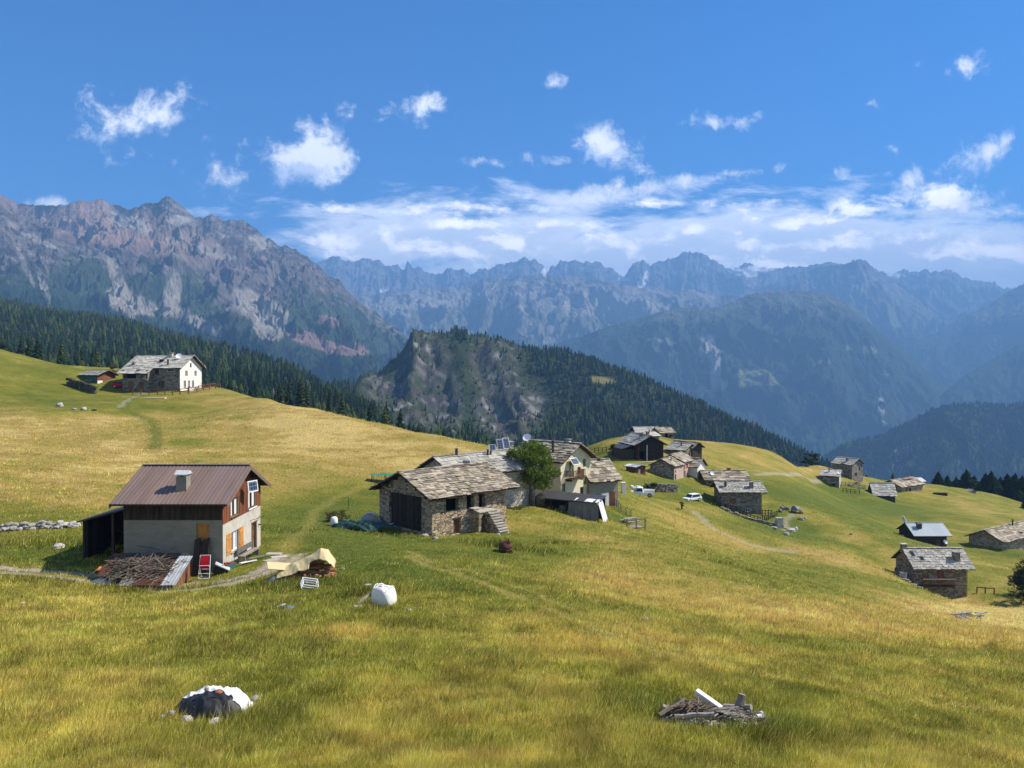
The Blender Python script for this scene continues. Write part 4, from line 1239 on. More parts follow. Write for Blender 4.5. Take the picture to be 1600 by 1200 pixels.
def clip_poly(poly, a, b):
    """Clip a convex polygon of (s, z) to the left of the line a->b."""
    out = []
    side = lambda p: (b[0] - a[0]) * (p[1] - a[1]) - (b[1] - a[1]) * (p[0] - a[0])
    for i in range(len(poly)):
        p, q = poly[i], poly[(i + 1) % len(poly)]
        sp_, sq = side(p), side(q)
        if sp_ >= -1e-9:
            out.append(p)
        if (sp_ > 1e-9 and sq < -1e-9) or (sp_ < -1e-9 and sq > 1e-9):
            t = sp_ / (sp_ - sq)
            out.append((p[0] + (q[0] - p[0]) * t, p[1] + (q[1] - p[1]) * t))
    return out

def wall_panel(mb, O, e, n, outline, holes, th=0.35, mi=0):
    """Wall with real openings. outline: convex counter-clockwise polygon of (s, z); holes: (s0, s1, z0, z1)."""
    O = np.array(O, float); e = np.array(e, float); n = np.array(n, float)
    P = lambda s, d, z: O + e * s + n * d + np.array((0, 0, z))
    S = sorted({p[0] for p in outline} | {h[0] for h in holes} | {h[1] for h in holes})
    Z = sorted({p[1] for p in outline} | {h[2] for h in holes} | {h[3] for h in holes})
    rr = random.random()
    for s0, s1 in zip(S[:-1], S[1:]):
        for z0, z1 in zip(Z[:-1], Z[1:]):
            cs, cz = (s0 + s1) / 2, (z0 + z1) / 2
            if any(h[0] < cs < h[1] and h[2] < cz < h[3] for h in holes):
                continue
            poly = [(s0, z0), (s1, z0), (s1, z1), (s0, z1)]
            for i in range(len(outline)):
                poly = clip_poly(poly, outline[i], outline[(i + 1) % len(outline)])
                if len(poly) < 3:
                    break
            if len(poly) < 3:
                continue
            k = len(poly)
            mb.add([P(s, 0, z) for s, z in poly], [tuple(range(k))], mi, rr)
            mb.add([P(s, -th, z) for s, z in poly], [tuple(range(k - 1, -1, -1))], mi, rr)
    for (s0, s1, z0, z1) in holes:
        for a, b in (((s0, z0), (s1, z0)), ((s1, z0), (s1, z1)), ((s1, z1), (s0, z1)), ((s0, z1), (s0, z0))):
            mb.add([P(a[0], 0, a[1]), P(b[0], 0, b[1]), P(b[0], -th, b[1]), P(a[0], -th, a[1])], [(0, 1, 2, 3)], mi, rr)
    for i in range(len(outline)):
        a, b = outline[i], outline[(i + 1) % len(outline)]
        mb.add([P(a[0], 0, a[1]), P(a[0], -th, a[1]), P(b[0], -th, b[1]), P(b[0], 0, b[1])], [(0, 1, 2, 3)], mi, rr)

def slab_field(mb, O, ex, es, width, length, row, wr, thick, rng, mi=0, rough=1.0):
    """Overlapping stone slabs in irregular courses; O eave corner, ex along the eave, es up the slope."""
    O = np.array(O, float); ex = np.array(ex, float); es = np.array(es, float)
    nn = np.cross(ex, es); nn = nn / np.linalg.norm(nn)
    if nn[2] < 0:
        nn = -nn
    s = 0.0
    while s < length - 0.02:
        r = row * rng.uniform(0.65, 1.35)
        x = -rng.uniform(0, 0.25) * wr[0]
        while x < width - 0.03:
            w = rng.uniform(*wr)
            x1 = min(x + w, width + rng.uniform(-0.02, 0.10) * rough)
            l0 = s - rng.uniform(0, 0.22) * row * rough
            l1 = min(s + r * 1.25, length + 0.05)
            t = thick * rng.uniform(0.7, 1.35)
            lift = thick * rng.uniform(0.9, 1.5)
            j = rng.uniform(-0.17, 0.17, 4) * row * rough
            lift *= rng.uniform(0.7, 1.8)
            q = []
            for dz0, dz1 in ((lift, 0.004), (lift + t, t + 0.004)):
                q += [O + ex * (x + 0.01) + es * (l0 + j[0]) + nn * dz0, O + ex * (x1 - 0.01) + es * (l0 + j[1]) + nn * dz0,
                      O + ex * (x1 - 0.01 + j[2] * 0.5) + es * l1 + nn * dz1, O + ex * (x + 0.01 + j[3] * 0.5) + es * l1 + nn * dz1]
            if np.dot(np.cross(ex, es), (0, 0, 1)) < 0:
                q = [q[1], q[0], q[3], q[2], q[5], q[4], q[7], q[6]]
            mb.hexa(q, mi, rng.random())
            x = x1
        s += r

FOOT = []          # footprints kept free of grass: (centre, axis x, half lengths)

def basis(A, B):
    d = np.array((B[0] - A[0], B[1] - A[1])); L = float(np.linalg.norm(d))
    return L, math.atan2(d[1], d[0])

class House:
    """Gabled building. A, B: ends of the front wall (x, y); depth W behind it; ridge parallel to the front wall."""
    def __init__(self, name, label, cat, A, B, Wd, z0, eave, ridge, wallm, roof='slab', roofm=None, ox=(0.5, 0.5), oy=(0.5, 0.5), yr=None, eave_b=None, base=2.0,
                 holes=(), th=0.35, row=0.45, wr=(0.45, 0.95), thick=0.05, seed=1, gable_m=None, group=None, gable_z=None, back=True):
        self.L, rz = basis(A, B); self.W = Wd
        self.rz = rz
        mid = ((A[0] + B[0]) / 2, (A[1] + B[1]) / 2, z0)
        self.root = empty(name, mid, rz)
        tag(self.root, label, cat, group)
        L, h, hr = self.L, eave, ridge
        yr = Wd / 2 if yr is None else yr
        hb = eave if eave_b is None else eave_b
        self.h, self.hr, self.yr, self.hb = h, hr, yr, hb
        c, s = math.cos(rz), math.sin(rz)
        FOOT.append((mid[0] - s * Wd / 2, mid[1] + c * Wd / 2, c, s, L / 2 + 0.15, Wd / 2 + 0.15))
        self.fr = {'front': ((-L / 2, 0, 0), (1, 0, 0), (0, -1, 0)), 'right': ((L / 2, 0, 0), (0, 1, 0), (1, 0, 0)),
                   'left': ((-L / 2, Wd, 0), (0, -1, 0), (-1, 0, 0)), 'back': ((L / 2, Wd, 0), (-1, 0, 0), (0, 1, 0))}
        hs = {k: [] for k in self.fr}
        for w, s0, z_, ww, hh in holes:
            a = s0
            if w == 'left':
                a = Wd - s0 - ww
            hs[w].append((a, a + ww, z_, z_ + hh))
        mb = MB(); gm = MB()
        top = gable_z
        wall_panel(mb, *self.fr['front'], [(0, -base), (L, -base), (L, h), (0, h)], hs['front'], th)
        wall_panel(mb, *self.fr['back'], [(0, -base), (L, -base), (L, hb), (0, hb)], hs['back'], th)
        for w in ('left', 'right'):
            if w == 'right':
                out = [(0, -base), (Wd, -base), (Wd, hb), (yr, hr), (0, h)]
            else:
                out = [(0, -base), (Wd, -base), (Wd, h), (Wd - yr, hr), (0, hb)]
            # butt between the long walls
            out = clip_poly(out, (th, -99), (th, -98)) if False else clip_poly(clip_poly(out, (th, 99), (th, -99)), (Wd - th, -99), (Wd - th, 99))
            wall_panel(mb, *self.fr[w], out, hs[w], th)
        self.wall = mb.build('wall', wallm, self.root)
        # roof
        rng = np.random.default_rng(seed)
        rb = MB()
        x0, x1 = -L / 2 - ox[0], L / 2 + ox[1]
        kf = (hr - h) / yr; kb = (hr - hb) / (Wd - yr)
        e = 0.012; t = 0.10
        pf = [(x0, -oy[0], h - kf * oy[0] + e), (x1, -oy[0], h - kf * oy[0] + e), (x1, yr, hr + e), (x0, yr, hr + e)]
        pb = [(x0, yr, hr + e), (x1, yr, hr + e), (x1, Wd + oy[1], hb - kb * oy[1] + e), (x0, Wd + oy[1], hb - kb * oy[1] + e)]
        rb.hexa(pf + [(a, b, z + t) for a, b, z in pf], 1, 0.5)
        rb.hexa(pb + [(a, b, z + t) for a, b, z in pb], 1, 0.5)
        self.t = t + e
        for (O, es_p, flip) in (((x0, -oy[0], h - kf * oy[0] + e + t), (0, yr + oy[0], hr - h + kf * oy[0]), False), ((x1, Wd + oy[1], hb - kb * oy[1] + e + t), (0, -(Wd - yr + oy[1]), hr - hb + kb * oy[1]), True)):
            es = np.array(es_p, float); ln = float(np.linalg.norm(es)); es /= ln
            ex = np.array((-1.0 if flip else 1.0, 0, 0))
            if roof == 'slab':
                slab_field(rb, O, ex, es, x1 - x0, ln, row, wr, thick, rng)
            elif roof == 'sheet':
                nn = np.cross(ex, es)
                nn = nn if nn[2] > 0 else -nn
                k = max(2, int((x1 - x0) / 0.95)); wp = (x1 - x0) / k
                for i in range(k):
                    q0 = np.array(O) + ex * (i * wp); r_ = rng.random()
                    cr = [q0 + nn * 0.004, q0 + ex * wp + nn * 0.004, q0 + ex * wp + es * ln + nn * 0.004, q0 + es * ln + nn * 0.004]
                    rb.hexa(cr + [p + nn * 0.02 for p in cr], 0, r_)
                    for j in range(4):
                        q1 = q0 + ex * (wp * (j + 0.5) / 4) + nn * 0.0245
                        rr = [q1 - ex * 0.028, q1 + ex * 0.028, q1 + ex * 0.028 + es * ln, q1 - ex * 0.028 + es * ln]
                        rb.hexa(rr + [rr[0] + nn * 0.035 + ex * 0.012, rr[1] + nn * 0.035 - ex * 0.012, rr[2] + nn * 0.035 - ex * 0.012, rr[3] + nn * 0.035 + ex * 0.012], 0, r_)
        if roof == 'sheet':
            rb.box(x0 - 0.01, x1 + 0.01, yr - 0.16, yr + 0.16, hr + e + t + 0.035, hr + e + t + 0.075, 0, 0.3)
        else:   # ridge stones
            x = x0
            while x < x1 - 0.05:
                w = rng.uniform(*wr) * 0.9
                rb.box(x + 0.01, min(x + w, x1), yr - 0.22, yr + 0.22, hr + e + t + thick * 1.3, hr + e + t + thick * 2.3 + rng.uniform(0, 0.02), 0, rng.random())
                x += w
        self.roof = rb.build('roof', [roofm, WOOD_DARK], self.root)
    def roof_z(self, y):
        return (self.h + (self.hr - self.h) * y / self.yr if y <= self.yr else self.hr - (self.hr - self.hb) * (y - self.yr) / (self.W - self.yr)) + self.t
    def frame_of(self, w, s, ww):
        O, e, n = (np.array(a, float) for a in self.fr[w])
        a = self.W - s - ww if w == 'left' else s
        return O + e * a, e, n
    def window(self, w, s, z, ww, hh, fm=WHITE_PAINT, pane=GLASS, sill=None, shutters=None, sh_w=None, rec=0.14, cross=True, label=None, curtain=False, left_open=True):
        O, e, n = self.frame_of(w, s, ww)
        f = MB(); b = min(0.07, ww * 0.12)
        f.obox(O, e, n, (0.004, b), (-rec, -rec + 0.06), (z + 0.004, z + hh - 0.004)); f.obox(O, e, n, (ww - b, ww - 0.004), (-rec, -rec + 0.06), (z + 0.004, z + hh - 0.004))
        f.obox(O, e, n, (b, ww - b), (-rec, -rec + 0.06), (z + 0.004, z + b)); f.obox(O, e, n, (b, ww - b), (-rec, -rec + 0.06), (z + hh - b, z + hh - 0.004))
        if cross:
            f.obox(O, e, n, (ww / 2 - b * 0.5, ww / 2 + b * 0.5), (-rec, -rec + 0.05), (z + b, z + hh - b))
        win = f.build('window', fm, self.root)
        g_ = MB(); g_.obox(O, e, n, (b * 0.9, ww - b * 0.9), (-rec - 0.04, -rec - 0.015), (z + b * 0.9, z + hh - b * 0.9))
        g_.build('pane', pane, win)
        if curtain:
            c_ = MB()
            c_.obox(O, e, n, (b, ww * 0.36), (-rec - 0.012, -rec - 0.004), (z + b, z + hh - b)); c_.obox(O, e, n, (ww * 0.66, ww - b), (-rec - 0.012, -rec - 0.004), (z + b, z + hh - b))
            c_.build('curtain', CURTAIN, win)
        if sill is not None:
            s_ = MB(); s_.obox(O, e, n, (-0.08, ww + 0.08), (-rec + 0.062, 0.10), (z - 0.07, z - 0.003)); s_.build('sill', sill, win)
        if shutters is not None:
            sw = sh_w or ww * 0.5
            for a in ((-sw - 0.03, -0.03), (ww + 0.03, ww + 0.03 + sw)):
                m_ = MB(); k = 4
                for i in range(k):
                    m_.obox(O, e, n, (a[0] + (a[1] - a[0]) * i / k + 0.004, a[0] + (a[1] - a[0]) * (i + 1) / k - 0.004), (0.02, 0.055), (z - 0.03, z + hh + 0.03))
                for zz in (z + hh * 0.15, z + hh * 0.78):
                    m_.obox(O, e, n, (a[0] + 0.02, a[1] - 0.02), (0.056, 0.08), (zz, zz + 0.1))
                m_.build('shutter', shutters, self.root)
        return win
    def boards(self, w, s, z, ww, hh, m, name='door', rec=0.16, k=5, label=None, handle=True, frame=None):
        """A door or closed shutter of vertical boards in an opening."""
        O, e, n = self.frame_of(w, s, ww)
        d = MB()
        for i in range(k):
            d.obox(O, e, n, (ww * i / k + 0.005, ww * (i + 1) / k - 0.004), (-rec - 0.05, -rec + random.uniform(0, 0.008)), (z + 0.004, z + hh - 0.004))
        for zz in (z + hh * 0.14, z + hh * 0.76):
            d.obox(O, e, n, (0.05, ww - 0.05), (-rec + 0.009, -rec + 0.035), (zz, zz + 0.12))
        o = d.build(name, m, self.root)
        if label:
            o['label'] = label
        if name == 'door' and handle:
            hnd = MB(); hnd.obox(O, e, n, (ww - 0.16, ww - 0.06), (-rec + 0.036, -rec + 0.075), (z + min(1.0, hh * 0.5), z + min(1.0, hh * 0.5) + 0.04)); hnd.build('handle', METAL_DARK, o)
        if frame is not None:
            fb = MB()
            fb.obox(O, e, n, (-0.1, -0.003), (-0.02, 0.03), (z, z + hh + 0.1)); fb.obox(O, e, n, (ww + 0.003, ww + 0.1), (-0.02, 0.03), (z, z + hh + 0.1)); fb.obox(O, e, n, (0, ww), (-0.02, 0.03), (z + hh + 0.003, z + hh + 0.1))
            fb.build('frame', frame, o)
        return o
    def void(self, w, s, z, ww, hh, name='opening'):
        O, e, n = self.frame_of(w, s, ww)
        d = MB(); d.obox(O, e, n, (-0.05, ww + 0.05), (-0.75, -0.6), (z - 0.05, z + hh + 0.05))  # near-black panel behind the hole stands for the unlit inside
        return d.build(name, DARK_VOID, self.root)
    def chimney(self, x, y, w=0.7, d=0.7, up=0.9, m=STONE_GREY, cap=SLATE_GREY, pots=True):
        zb = self.roof_z(y)
        b = MB(); b.box(x - w / 2, x + w / 2, y - d / 2, y + d / 2, zb - 0.5, zb + up)
        c = b.build('chimney', m, self.roof)
        k = MB()
        if pots:
            for sx in (-1, 1):
                for sy in (-1, 1):
                    k.box(x + sx * (w / 2 - 0.09) - 0.07, x + sx * (w / 2 - 0.09) + 0.07, y + sy * (d / 2 - 0.09) - 0.07, y + sy * (d / 2 - 0.09) + 0.07, zb + up + 0.003, zb + up + 0.16)
            k.box(x - w / 2 - 0.13, x + w / 2 + 0.13, y - d / 2 - 0.13, y + d / 2 + 0.13, zb + up + 0.163, zb + up + 0.23)
            k.box(x - w / 2 + 0.05, x + w / 2 - 0.05, y - d / 2 + 0.05, y + d / 2 - 0.05, zb + up + 0.234, zb + up + 0.29)
        else:
            k.box(x - w / 2 - 0.08, x + w / 2 + 0.08, y - d / 2 - 0.08, y + d / 2 + 0.08, zb + up + 0.003, zb + up + 0.09)
        k.build('chimney_cap', cap, self.roof)
        return c
    def pipe(self, x, y, up=1.0, r=0.11, m=METAL_DARK):
        zb = self.roof_z(y)
        b = MB(); b.tube((x, y, zb - 0.2), (x, y, zb + up), r); b.tube((x, y, zb + up + 0.06), (x, y, zb + up + 0.12), r * 1.9, r * 0.6)
        b.tube((x, y, zb + up - 0.05), (x, y, zb + up + 0.08), r * 0.5)
        return b.build('stovepipe', m, self.roof)
    def dish(self, x, y, z, r=0.45, az=0.0, m=WHITE_PAINT, on=None):
        """Satellite dish on a short mast; az: heading of the bowl in local degrees."""
        b = MB(); n = 16
        a0 = math.radians(az)
        f = Vector((math.cos(a0) * 0.82, math.sin(a0) * 0.82, 0.57)).normalized()
        q = f.to_track_quat('Z', 'Y').to_matrix()
        c = Vector((x, y, z))
        V = [tuple(c - f * (0.22 * r))]; F = []
        for i, rr in enumerate((0.5, 1.0)):
            for k in range(n):
                t = 2 * math.pi * k / n
                V.append(tuple(c + q @ Vector((r * rr * math.cos(t), r * rr * math.sin(t), 0.22 * r * (rr * rr - 1)))))
        for k in range(n):
            F.append((0, 1 + k, 1 + (k + 1) % n)); F.append((1 + k, 1 + n + k, 1 + n + (k + 1) % n, 1 + (k + 1) % n))
        b.add(V, F)
        b.tube(c - f * (0.24 * r), (x - f.x * 0.2, y - f.y * 0.2, z - r - 0.15), 0.035)
        b.tube(c - f * (0.1 * r) + Vector((0, 0, -r * 0.8)), c + f * (0.75 * r) + Vector((0, 0, -r * 0.35)), 0.015)
        return b.build('satellite_dish', m, on if on is not None else self.root)

def solar_panel(c, w, h, tilt, az, parent=None, stand=0.0, name='solar_panel', frame=WHITE_PAINT):
    """Panel object with cells, frame and back struts; its local z is the panel normal."""
    b = MB(); t = 0.03
    b.box(-w / 2, w / 2, -h / 2, h / 2, -t, 0)
    o = b.build(name, SOLAR, parent)
    o.location = c
    o.rotation_euler = (math.radians(tilt), 0, math.radians(az))
    f = MB(); e = 0.07
    f.box(-w / 2 - e, w / 2 + e, -h / 2 - e, -h / 2 - 0.002, -t - 0.01, 0.015); f.box(-w / 2 - e, w / 2 + e, h / 2 + 0.002, h / 2 + e, -t - 0.01, 0.015)
    f.box(-w / 2 - e, -w / 2 - 0.002, -h / 2, h / 2, -t - 0.01, 0.015); f.box(w / 2 + 0.002, w / 2 + e, -h / 2, h / 2, -t - 0.01, 0.015)
    f.build('frame', frame, o)
    return o

def fence(name, label, pts, h=1.0, every=1.8, m=WOOD_GREY, rails=(0.5, 0.92), r=0.05, cat='fence', group=None):
    """Post and rail fence following the ground through world points."""
    P = [np.array(p[:2], float) for p in pts]
    z0 = gz(*P[0])
    r = r * (1.0 if P[0][1] < 110 else 1.7)
    root = empty(name, (P[0][0], P[0][1], z0))
    tag(root, label, cat, group)
    O = np.array((P[0][0], P[0][1], z0))
    posts = []
    for a, b in zip(P[:-1], P[1:]):
        n = max(1, int(round(np.linalg.norm(b - a) / every)))
        for i in range(n):
            posts.append(a + (b - a) * i / n)
    posts.append(P[-1])
    tops = []
    for p in posts:
        z = gz(*p)
        q = np.array((p[0], p[1], z)) - O
        tops.append(q)
        b = MB(); b.tube(q + np.array((0, 0, -0.3)), q + np.array((0, 0, h * random.uniform(0.96, 1.08))), r, r * 0.9, 6)
        b.build('post', m, root)
    for zr in rails:
        b = MB()
        for a, c in zip(tops[:-1], tops[1:]):
            b.tube(a + np.array((0, 0, zr * h + random.uniform(-0.03, 0.03))), c + np.array((0, 0, zr * h + random.uniform(-0.03, 0.03))), r * 0.75, None, 6)
        b.build('rail', m, root)
    return root

def stone_run(name, label, pts, h, th, m=STONE_GREY, seed=0, cat='stone wall', cap=True, base=0.8):
    """Dry stone wall along world points: courses of separate blocks in one mesh."""
    P = [np.array(p[:2], float) for p in pts]
    rg = np.random.default_rng(seed)
    b = MB()
    for a, c in zip(P[:-1], P[1:]):
        d = c - a; Ln = np.linalg.norm(d); d /= Ln; nrm = np.array((-d[1], d[0]))
        zz = -base
        while zz < h - 0.04:
            hh = rg.uniform(0.14, 0.28)
            s = -rg.uniform(0, 0.3)
            while s < Ln:
                w = rg.uniform(0.3, 0.8)
                t = th * rg.uniform(0.75, 1.15)
                mid = a + d * (s + w / 2)
                g0 = gz(*mid)
                if rg.random() < 0.93 or zz < 0:
                    M = Matrix.Translation((mid[0], mid[1], g0 + zz)) @ Matrix.Rotation(math.atan2(d[1], d[0]) + rg.normal(0, 0.06), 4, 'Z') @ Matrix.Rotation(rg.normal(0, 0.04), 4, 'Y')
                    b.box(-w / 2 + 0.01, w / 2 - 0.01, -t / 2, t / 2, 0.01, hh, 0, rg.random(), M)
                s += w
            zz += hh
    o = b.build(name, m)
    return tag(o, label, cat)

def draped(name, m, f, x0, x1, y0, y1, nx=34, ny=30, parent=None, smooth=True, thick=0.015):
    """Cloth surface z = f(x, y) on a grid, with thickness; cells where f is None are left out."""
    xs = np.linspace(x0, x1, nx); ys = np.linspace(y0, y1, ny)
    X, Y = np.meshgrid(xs, ys)
    Z = f(X, Y)
    ok = np.isfinite(Z)
    idx = -np.ones(X.shape, int)
    V = []
    for i in range(ny):
        for j in range(nx):
            if ok[i, j]:
                idx[i, j] = len(V); V.append((X[i, j], Y[i, j], Z[i, j]))
    F = []
    for i in range(ny - 1):
        for j in range(nx - 1):
            q = (idx[i, j], idx[i, j + 1], idx[i + 1, j + 1], idx[i + 1, j])
            if min(q) >= 0:
                F.append(q)
    b = MB(); b.add(V, F)
    o = b.build(name, m, parent, smooth)
    so = o.modifiers.new('thickness', 'SOLIDIFY'); so.thickness = thick
    return o
# ------------------------------------------------------------------ buildings
def XY(px, Y):
    return np.array(((px - 800.0) / FPX * Y, Y))

def HP(name, label, cat, a, b, y_eave, y_ridge, Wd, wallm, z0=None, **kw):
    """House from pixels: a, b = (px, depth) of the two ends of its front wall; eave and ridge rows of the photograph."""
    A, B = XY(*a), XY(*b)
    L, rz = basis(A, B)
    mid = (A + B) / 2
    if z0 is None:
        z0 = min(gz(*A), gz(*B), gz(*mid))
    pm = 800 + FPX * mid[0] / mid[1]
    ze = W(pm, y_eave, mid[1])[2]
    yr = kw.get('yr', Wd / 2)
    rp = mid + np.array((-math.sin(rz), math.cos(rz))) * yr
    zr = W(pm, y_ridge, rp[1])[2]
    h, r = ze - z0, zr - z0
    h = max(h, 1.2); r = max(r, h + 0.12 * yr)
    return House(name, label, cat, A, B, Wd, z0, h, r, wallm, **kw)

def gpt(px, Y):
    p = XY(px, Y)
    return np.array((p[0], p[1], gz(*p)))

# ---- the brown-roofed house on the left
def brown_house():
    A, B = np.array((-24.35, 48.05)), np.array((-18.16, 48.05))
    z0 = gz(-20, 48.0)
    zt = -7.80 - z0
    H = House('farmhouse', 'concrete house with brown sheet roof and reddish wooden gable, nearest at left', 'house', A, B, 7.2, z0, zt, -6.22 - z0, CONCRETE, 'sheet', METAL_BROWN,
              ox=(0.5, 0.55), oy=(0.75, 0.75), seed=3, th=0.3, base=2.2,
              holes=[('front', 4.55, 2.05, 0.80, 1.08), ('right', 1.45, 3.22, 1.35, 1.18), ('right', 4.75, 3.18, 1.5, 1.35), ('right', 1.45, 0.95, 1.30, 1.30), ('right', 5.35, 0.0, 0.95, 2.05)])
    r = H.root
    # stained board cladding over the upper storey of the gable, cut round the two windows
    mb = MB(); O, e, n = (np.array(q, float) for q in H.fr['right'])
    kf = (H.hr - H.h) / H.yr
    y = 0.0
    rg = np.random.default_rng(4)
    while y < 7.2 - 0.01:
        w = min(rg.uniform(0.13, 0.19), 7.2 - y)
        zt_ = min(H.h + kf * min(y, y + w), H.h + kf * (7.2 - y - w) if y + w > 3.6 else 99) - 0.01
        segs = [(3.05, zt_)]
        for a, b, c, d in ((1.45, 2.80, 3.22, 4.40), (4.75, 6.25, 3.18, 4.53)):
            if y + w > a and y < b:
                segs = [(3.05, c)] + ([(d, zt_)] if zt_ > d else [])
        for s0, s1 in segs:
            if s1 > s0 + 0.03:
                mb.obox(O, e, n, (y + 0.004, y + w - 0.004), (0.004, 0.03 + rg.uniform(0, 0.012)), (s0, s1), 0, rg.random())
        y += w
    mb.build('gable_cladding', WOOD_RED, r)
    mb = MB(); O, e, n = (np.array(q, float) for q in H.fr['front'])
    x = 0.0
    while x < H.L - 0.01:
        w = min(rg.uniform(0.13, 0.19), H.L - x)
        mb.obox(O, e, n, (x + 0.004, x + w - 0.004), (0.004, 0.03 + rg.uniform(0, 0.012)), (3.35, H.h - 0.02), 0, rg.random())
        x += w
    mb.build('eaves_cladding', WOOD_DARK, r)
    H.window('right', 1.45, 3.22, 1.35, 1.18, WOOD_BROWN, GLASS, WOOD_BROWN, rec=0.10, curtain=True)
    H.window('right', 4.75, 3.18, 1.5, 1.35, WOOD_BROWN, GLASS, WHITE_PAINT, rec=0.10, curtain=True)
    H.window('right', 1.45, 0.95, 1.30, 1.30, WHITE_PAINT, GLASS, CONCRETE, shutters=WOOD_ORANGE, sh_w=0.85, curtain=True)
    H.boards('right', 5.35, 0.0, 0.95, 2.05, WOOD_BROWN, frame=WOOD_BROWN)
    H.boards('front', 4.55, 2.05, 0.80, 1.08, WOOD_ORANGE, 'shutter', 0.10, 4)
    # beam ends and verge boards
    for sx, xx in ((1, H.L / 2 + 0.55), (-1, -H.L / 2 - 0.5)):
        for y0, y1, z0_, z1_ in ((-0.75, 3.6, H.h - kf * 0.75, H.hr), (3.6, 7.95, H.hr, H.h - kf * 0.75)):
            vb = MB(); p = []
            for dz in (-0.16, 0.10):
                p += [(xx + 0.005 * sx, y0, z0_ + dz), (xx + 0.04 * sx, y0, z0_ + dz), (xx + 0.04 * sx, y1, z1_ + dz), (xx + 0.005 * sx, y1, z1_ + dz)]
            if sx < 0:
                p = [p[1], p[0], p[3], p[2], p[5], p[4], p[7], p[6]]
            vb.hexa(p)
            vb.build('verge_board', METAL_BROWN, r)
    for y in (0.35, 2.0, 3.6, 5.2, 6.85):
        zz = H.h + kf * min(y, 7.2 - y) - 0.02
        bm = MB(); bm.box(H.L / 2 + 0.05, H.L / 2 + 0.5, y - 0.07, y + 0.07, zz - 0.2, zz - 0.02)
        bm.build('beam_end', WOOD_DARK, r)
    # chimney on the front slope with its sheet hood
    x, y = 0.25, 0.95; zb = H.roof_z(y)
    c = MB(); c.box(x - 0.33, x + 0.33, y - 0.33, y + 0.33, zb - 0.4, zb + 0.78); ch = c.build('chimney', CONCRETE, H.roof)
    k = MB()
    for sx in (-1, 1):
        for sy in (-1, 1):
            k.box(x + sx * 0.24 - 0.04, x + sx * 0.24 + 0.04, y + sy * 0.24 - 0.04, y + sy * 0.24 + 0.04, zb + 0.783, zb + 0.94)
    k.hexa([(x - 0.42, y - 0.42, zb + 0.94), (x + 0.42, y - 0.42, zb + 0.94), (x + 0.42, y + 0.42, zb + 0.94), (x - 0.42, y + 0.42, zb + 0.94), (x - 0.42, y - 0.06, zb + 1.16), (x + 0.42, y - 0.06, zb + 1.16), (x + 0.42, y + 0.06, zb + 1.16), (x - 0.42, y + 0.06, zb + 1.16)])
    k.build('chimney_cap', METAL_GALV, H.roof)
    solar_panel((H.L / 2 + 0.70, 3.6, 4.95), 0.78, 0.62, 82, 66, r)
    # two thin overhead wires' brackets and lamp arm beside the door
    br = MB(); br.tube((H.L / 2, 5.0, 2.35), (H.L / 2 + 0.75, 5.9, 2.5), 0.02); br.tube((H.L / 2, 7.0, 2.3), (H.L / 2 + 0.75, 5.9, 2.5), 0.02); br.tube((H.L / 2, 6.75, 1.75), (H.L / 2 + 0.2, 6.75, 1.75), 0.05)
    br.build('awning_bracket', METAL_DARK, r)
    # paved terrace along the gable
    t = MB()
    zc = min(gz(-18.0, 54), gz(-17, 54)) - z0
    hx = H.L / 2
    t.hexa([(hx + 0.003, 0.9, -1.2), (hx + 0.9, 0.9, -1.2), (hx + 2.4, 7.4, -1.2), (hx + 0.003, 8.0, -1.2), (hx + 0.003, 0.9, -0.05), (hx + 0.9, 0.9, -0.05), (hx + 2.4, 7.4, -0.02), (hx + 0.003, 8.0, -0.02)])
    t.build('terrace', SLAB_PAVE, r)
    # lean-to on the left
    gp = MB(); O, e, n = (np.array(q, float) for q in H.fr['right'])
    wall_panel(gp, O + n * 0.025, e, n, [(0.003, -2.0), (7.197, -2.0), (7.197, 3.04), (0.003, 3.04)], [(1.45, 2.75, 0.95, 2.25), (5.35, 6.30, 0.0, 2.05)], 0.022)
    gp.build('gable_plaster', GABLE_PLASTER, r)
    lx = -H.L / 2 - 0.02
    lr = MB()
    zA = 3.85
    p = [(lx - 4.3, 2.4, zA - 1.15), (lx, 2.4, zA), (lx, 7.4, zA), (lx - 4.3, 7.4, zA - 1.15)]
    lr.hexa(p + [(a, b, c + 0.10) for a, b, c in p])
    lean = lr.build('lean_to', METAL_DARK, r)
    lb = MB()
    for (x0, x1, y0, y1, zt0) in ((lx - 4.0, lx - 3.85, 2.9, 7.0, 1.9), (lx - 3.84, lx - 0.01, 6.9, 7.0, 2.0)):
        if x1 - x0 < 0.5:
            y = y0
            while y < y1:
                lb.box(x0, x1, y + 0.005, min(y + 0.2, y1), -1.2, zA - 1.15 + 0.08); y += 0.2
        else:
            x = x0
            while x < x1:
                lb.box(x + 0.005, min(x + 0.2, x1), y0, y1, -1.2, zA - 0.267 * (lx - x) - 0.04); x += 0.2
    lb.build('boarding', WOOD_DARK, lean)
    for yy, xx in ((2.6, lx - 3.9), (2.6, lx - 2.0)):
        q = MB(); q.box(xx - 0.07, xx + 0.07, yy - 0.07, yy + 0.07, -1.0, zA - 0.267 * (lx - xx) - 0.02); q.build('post', WOOD_DARK, lean)
    return H
H1 = brown_house()

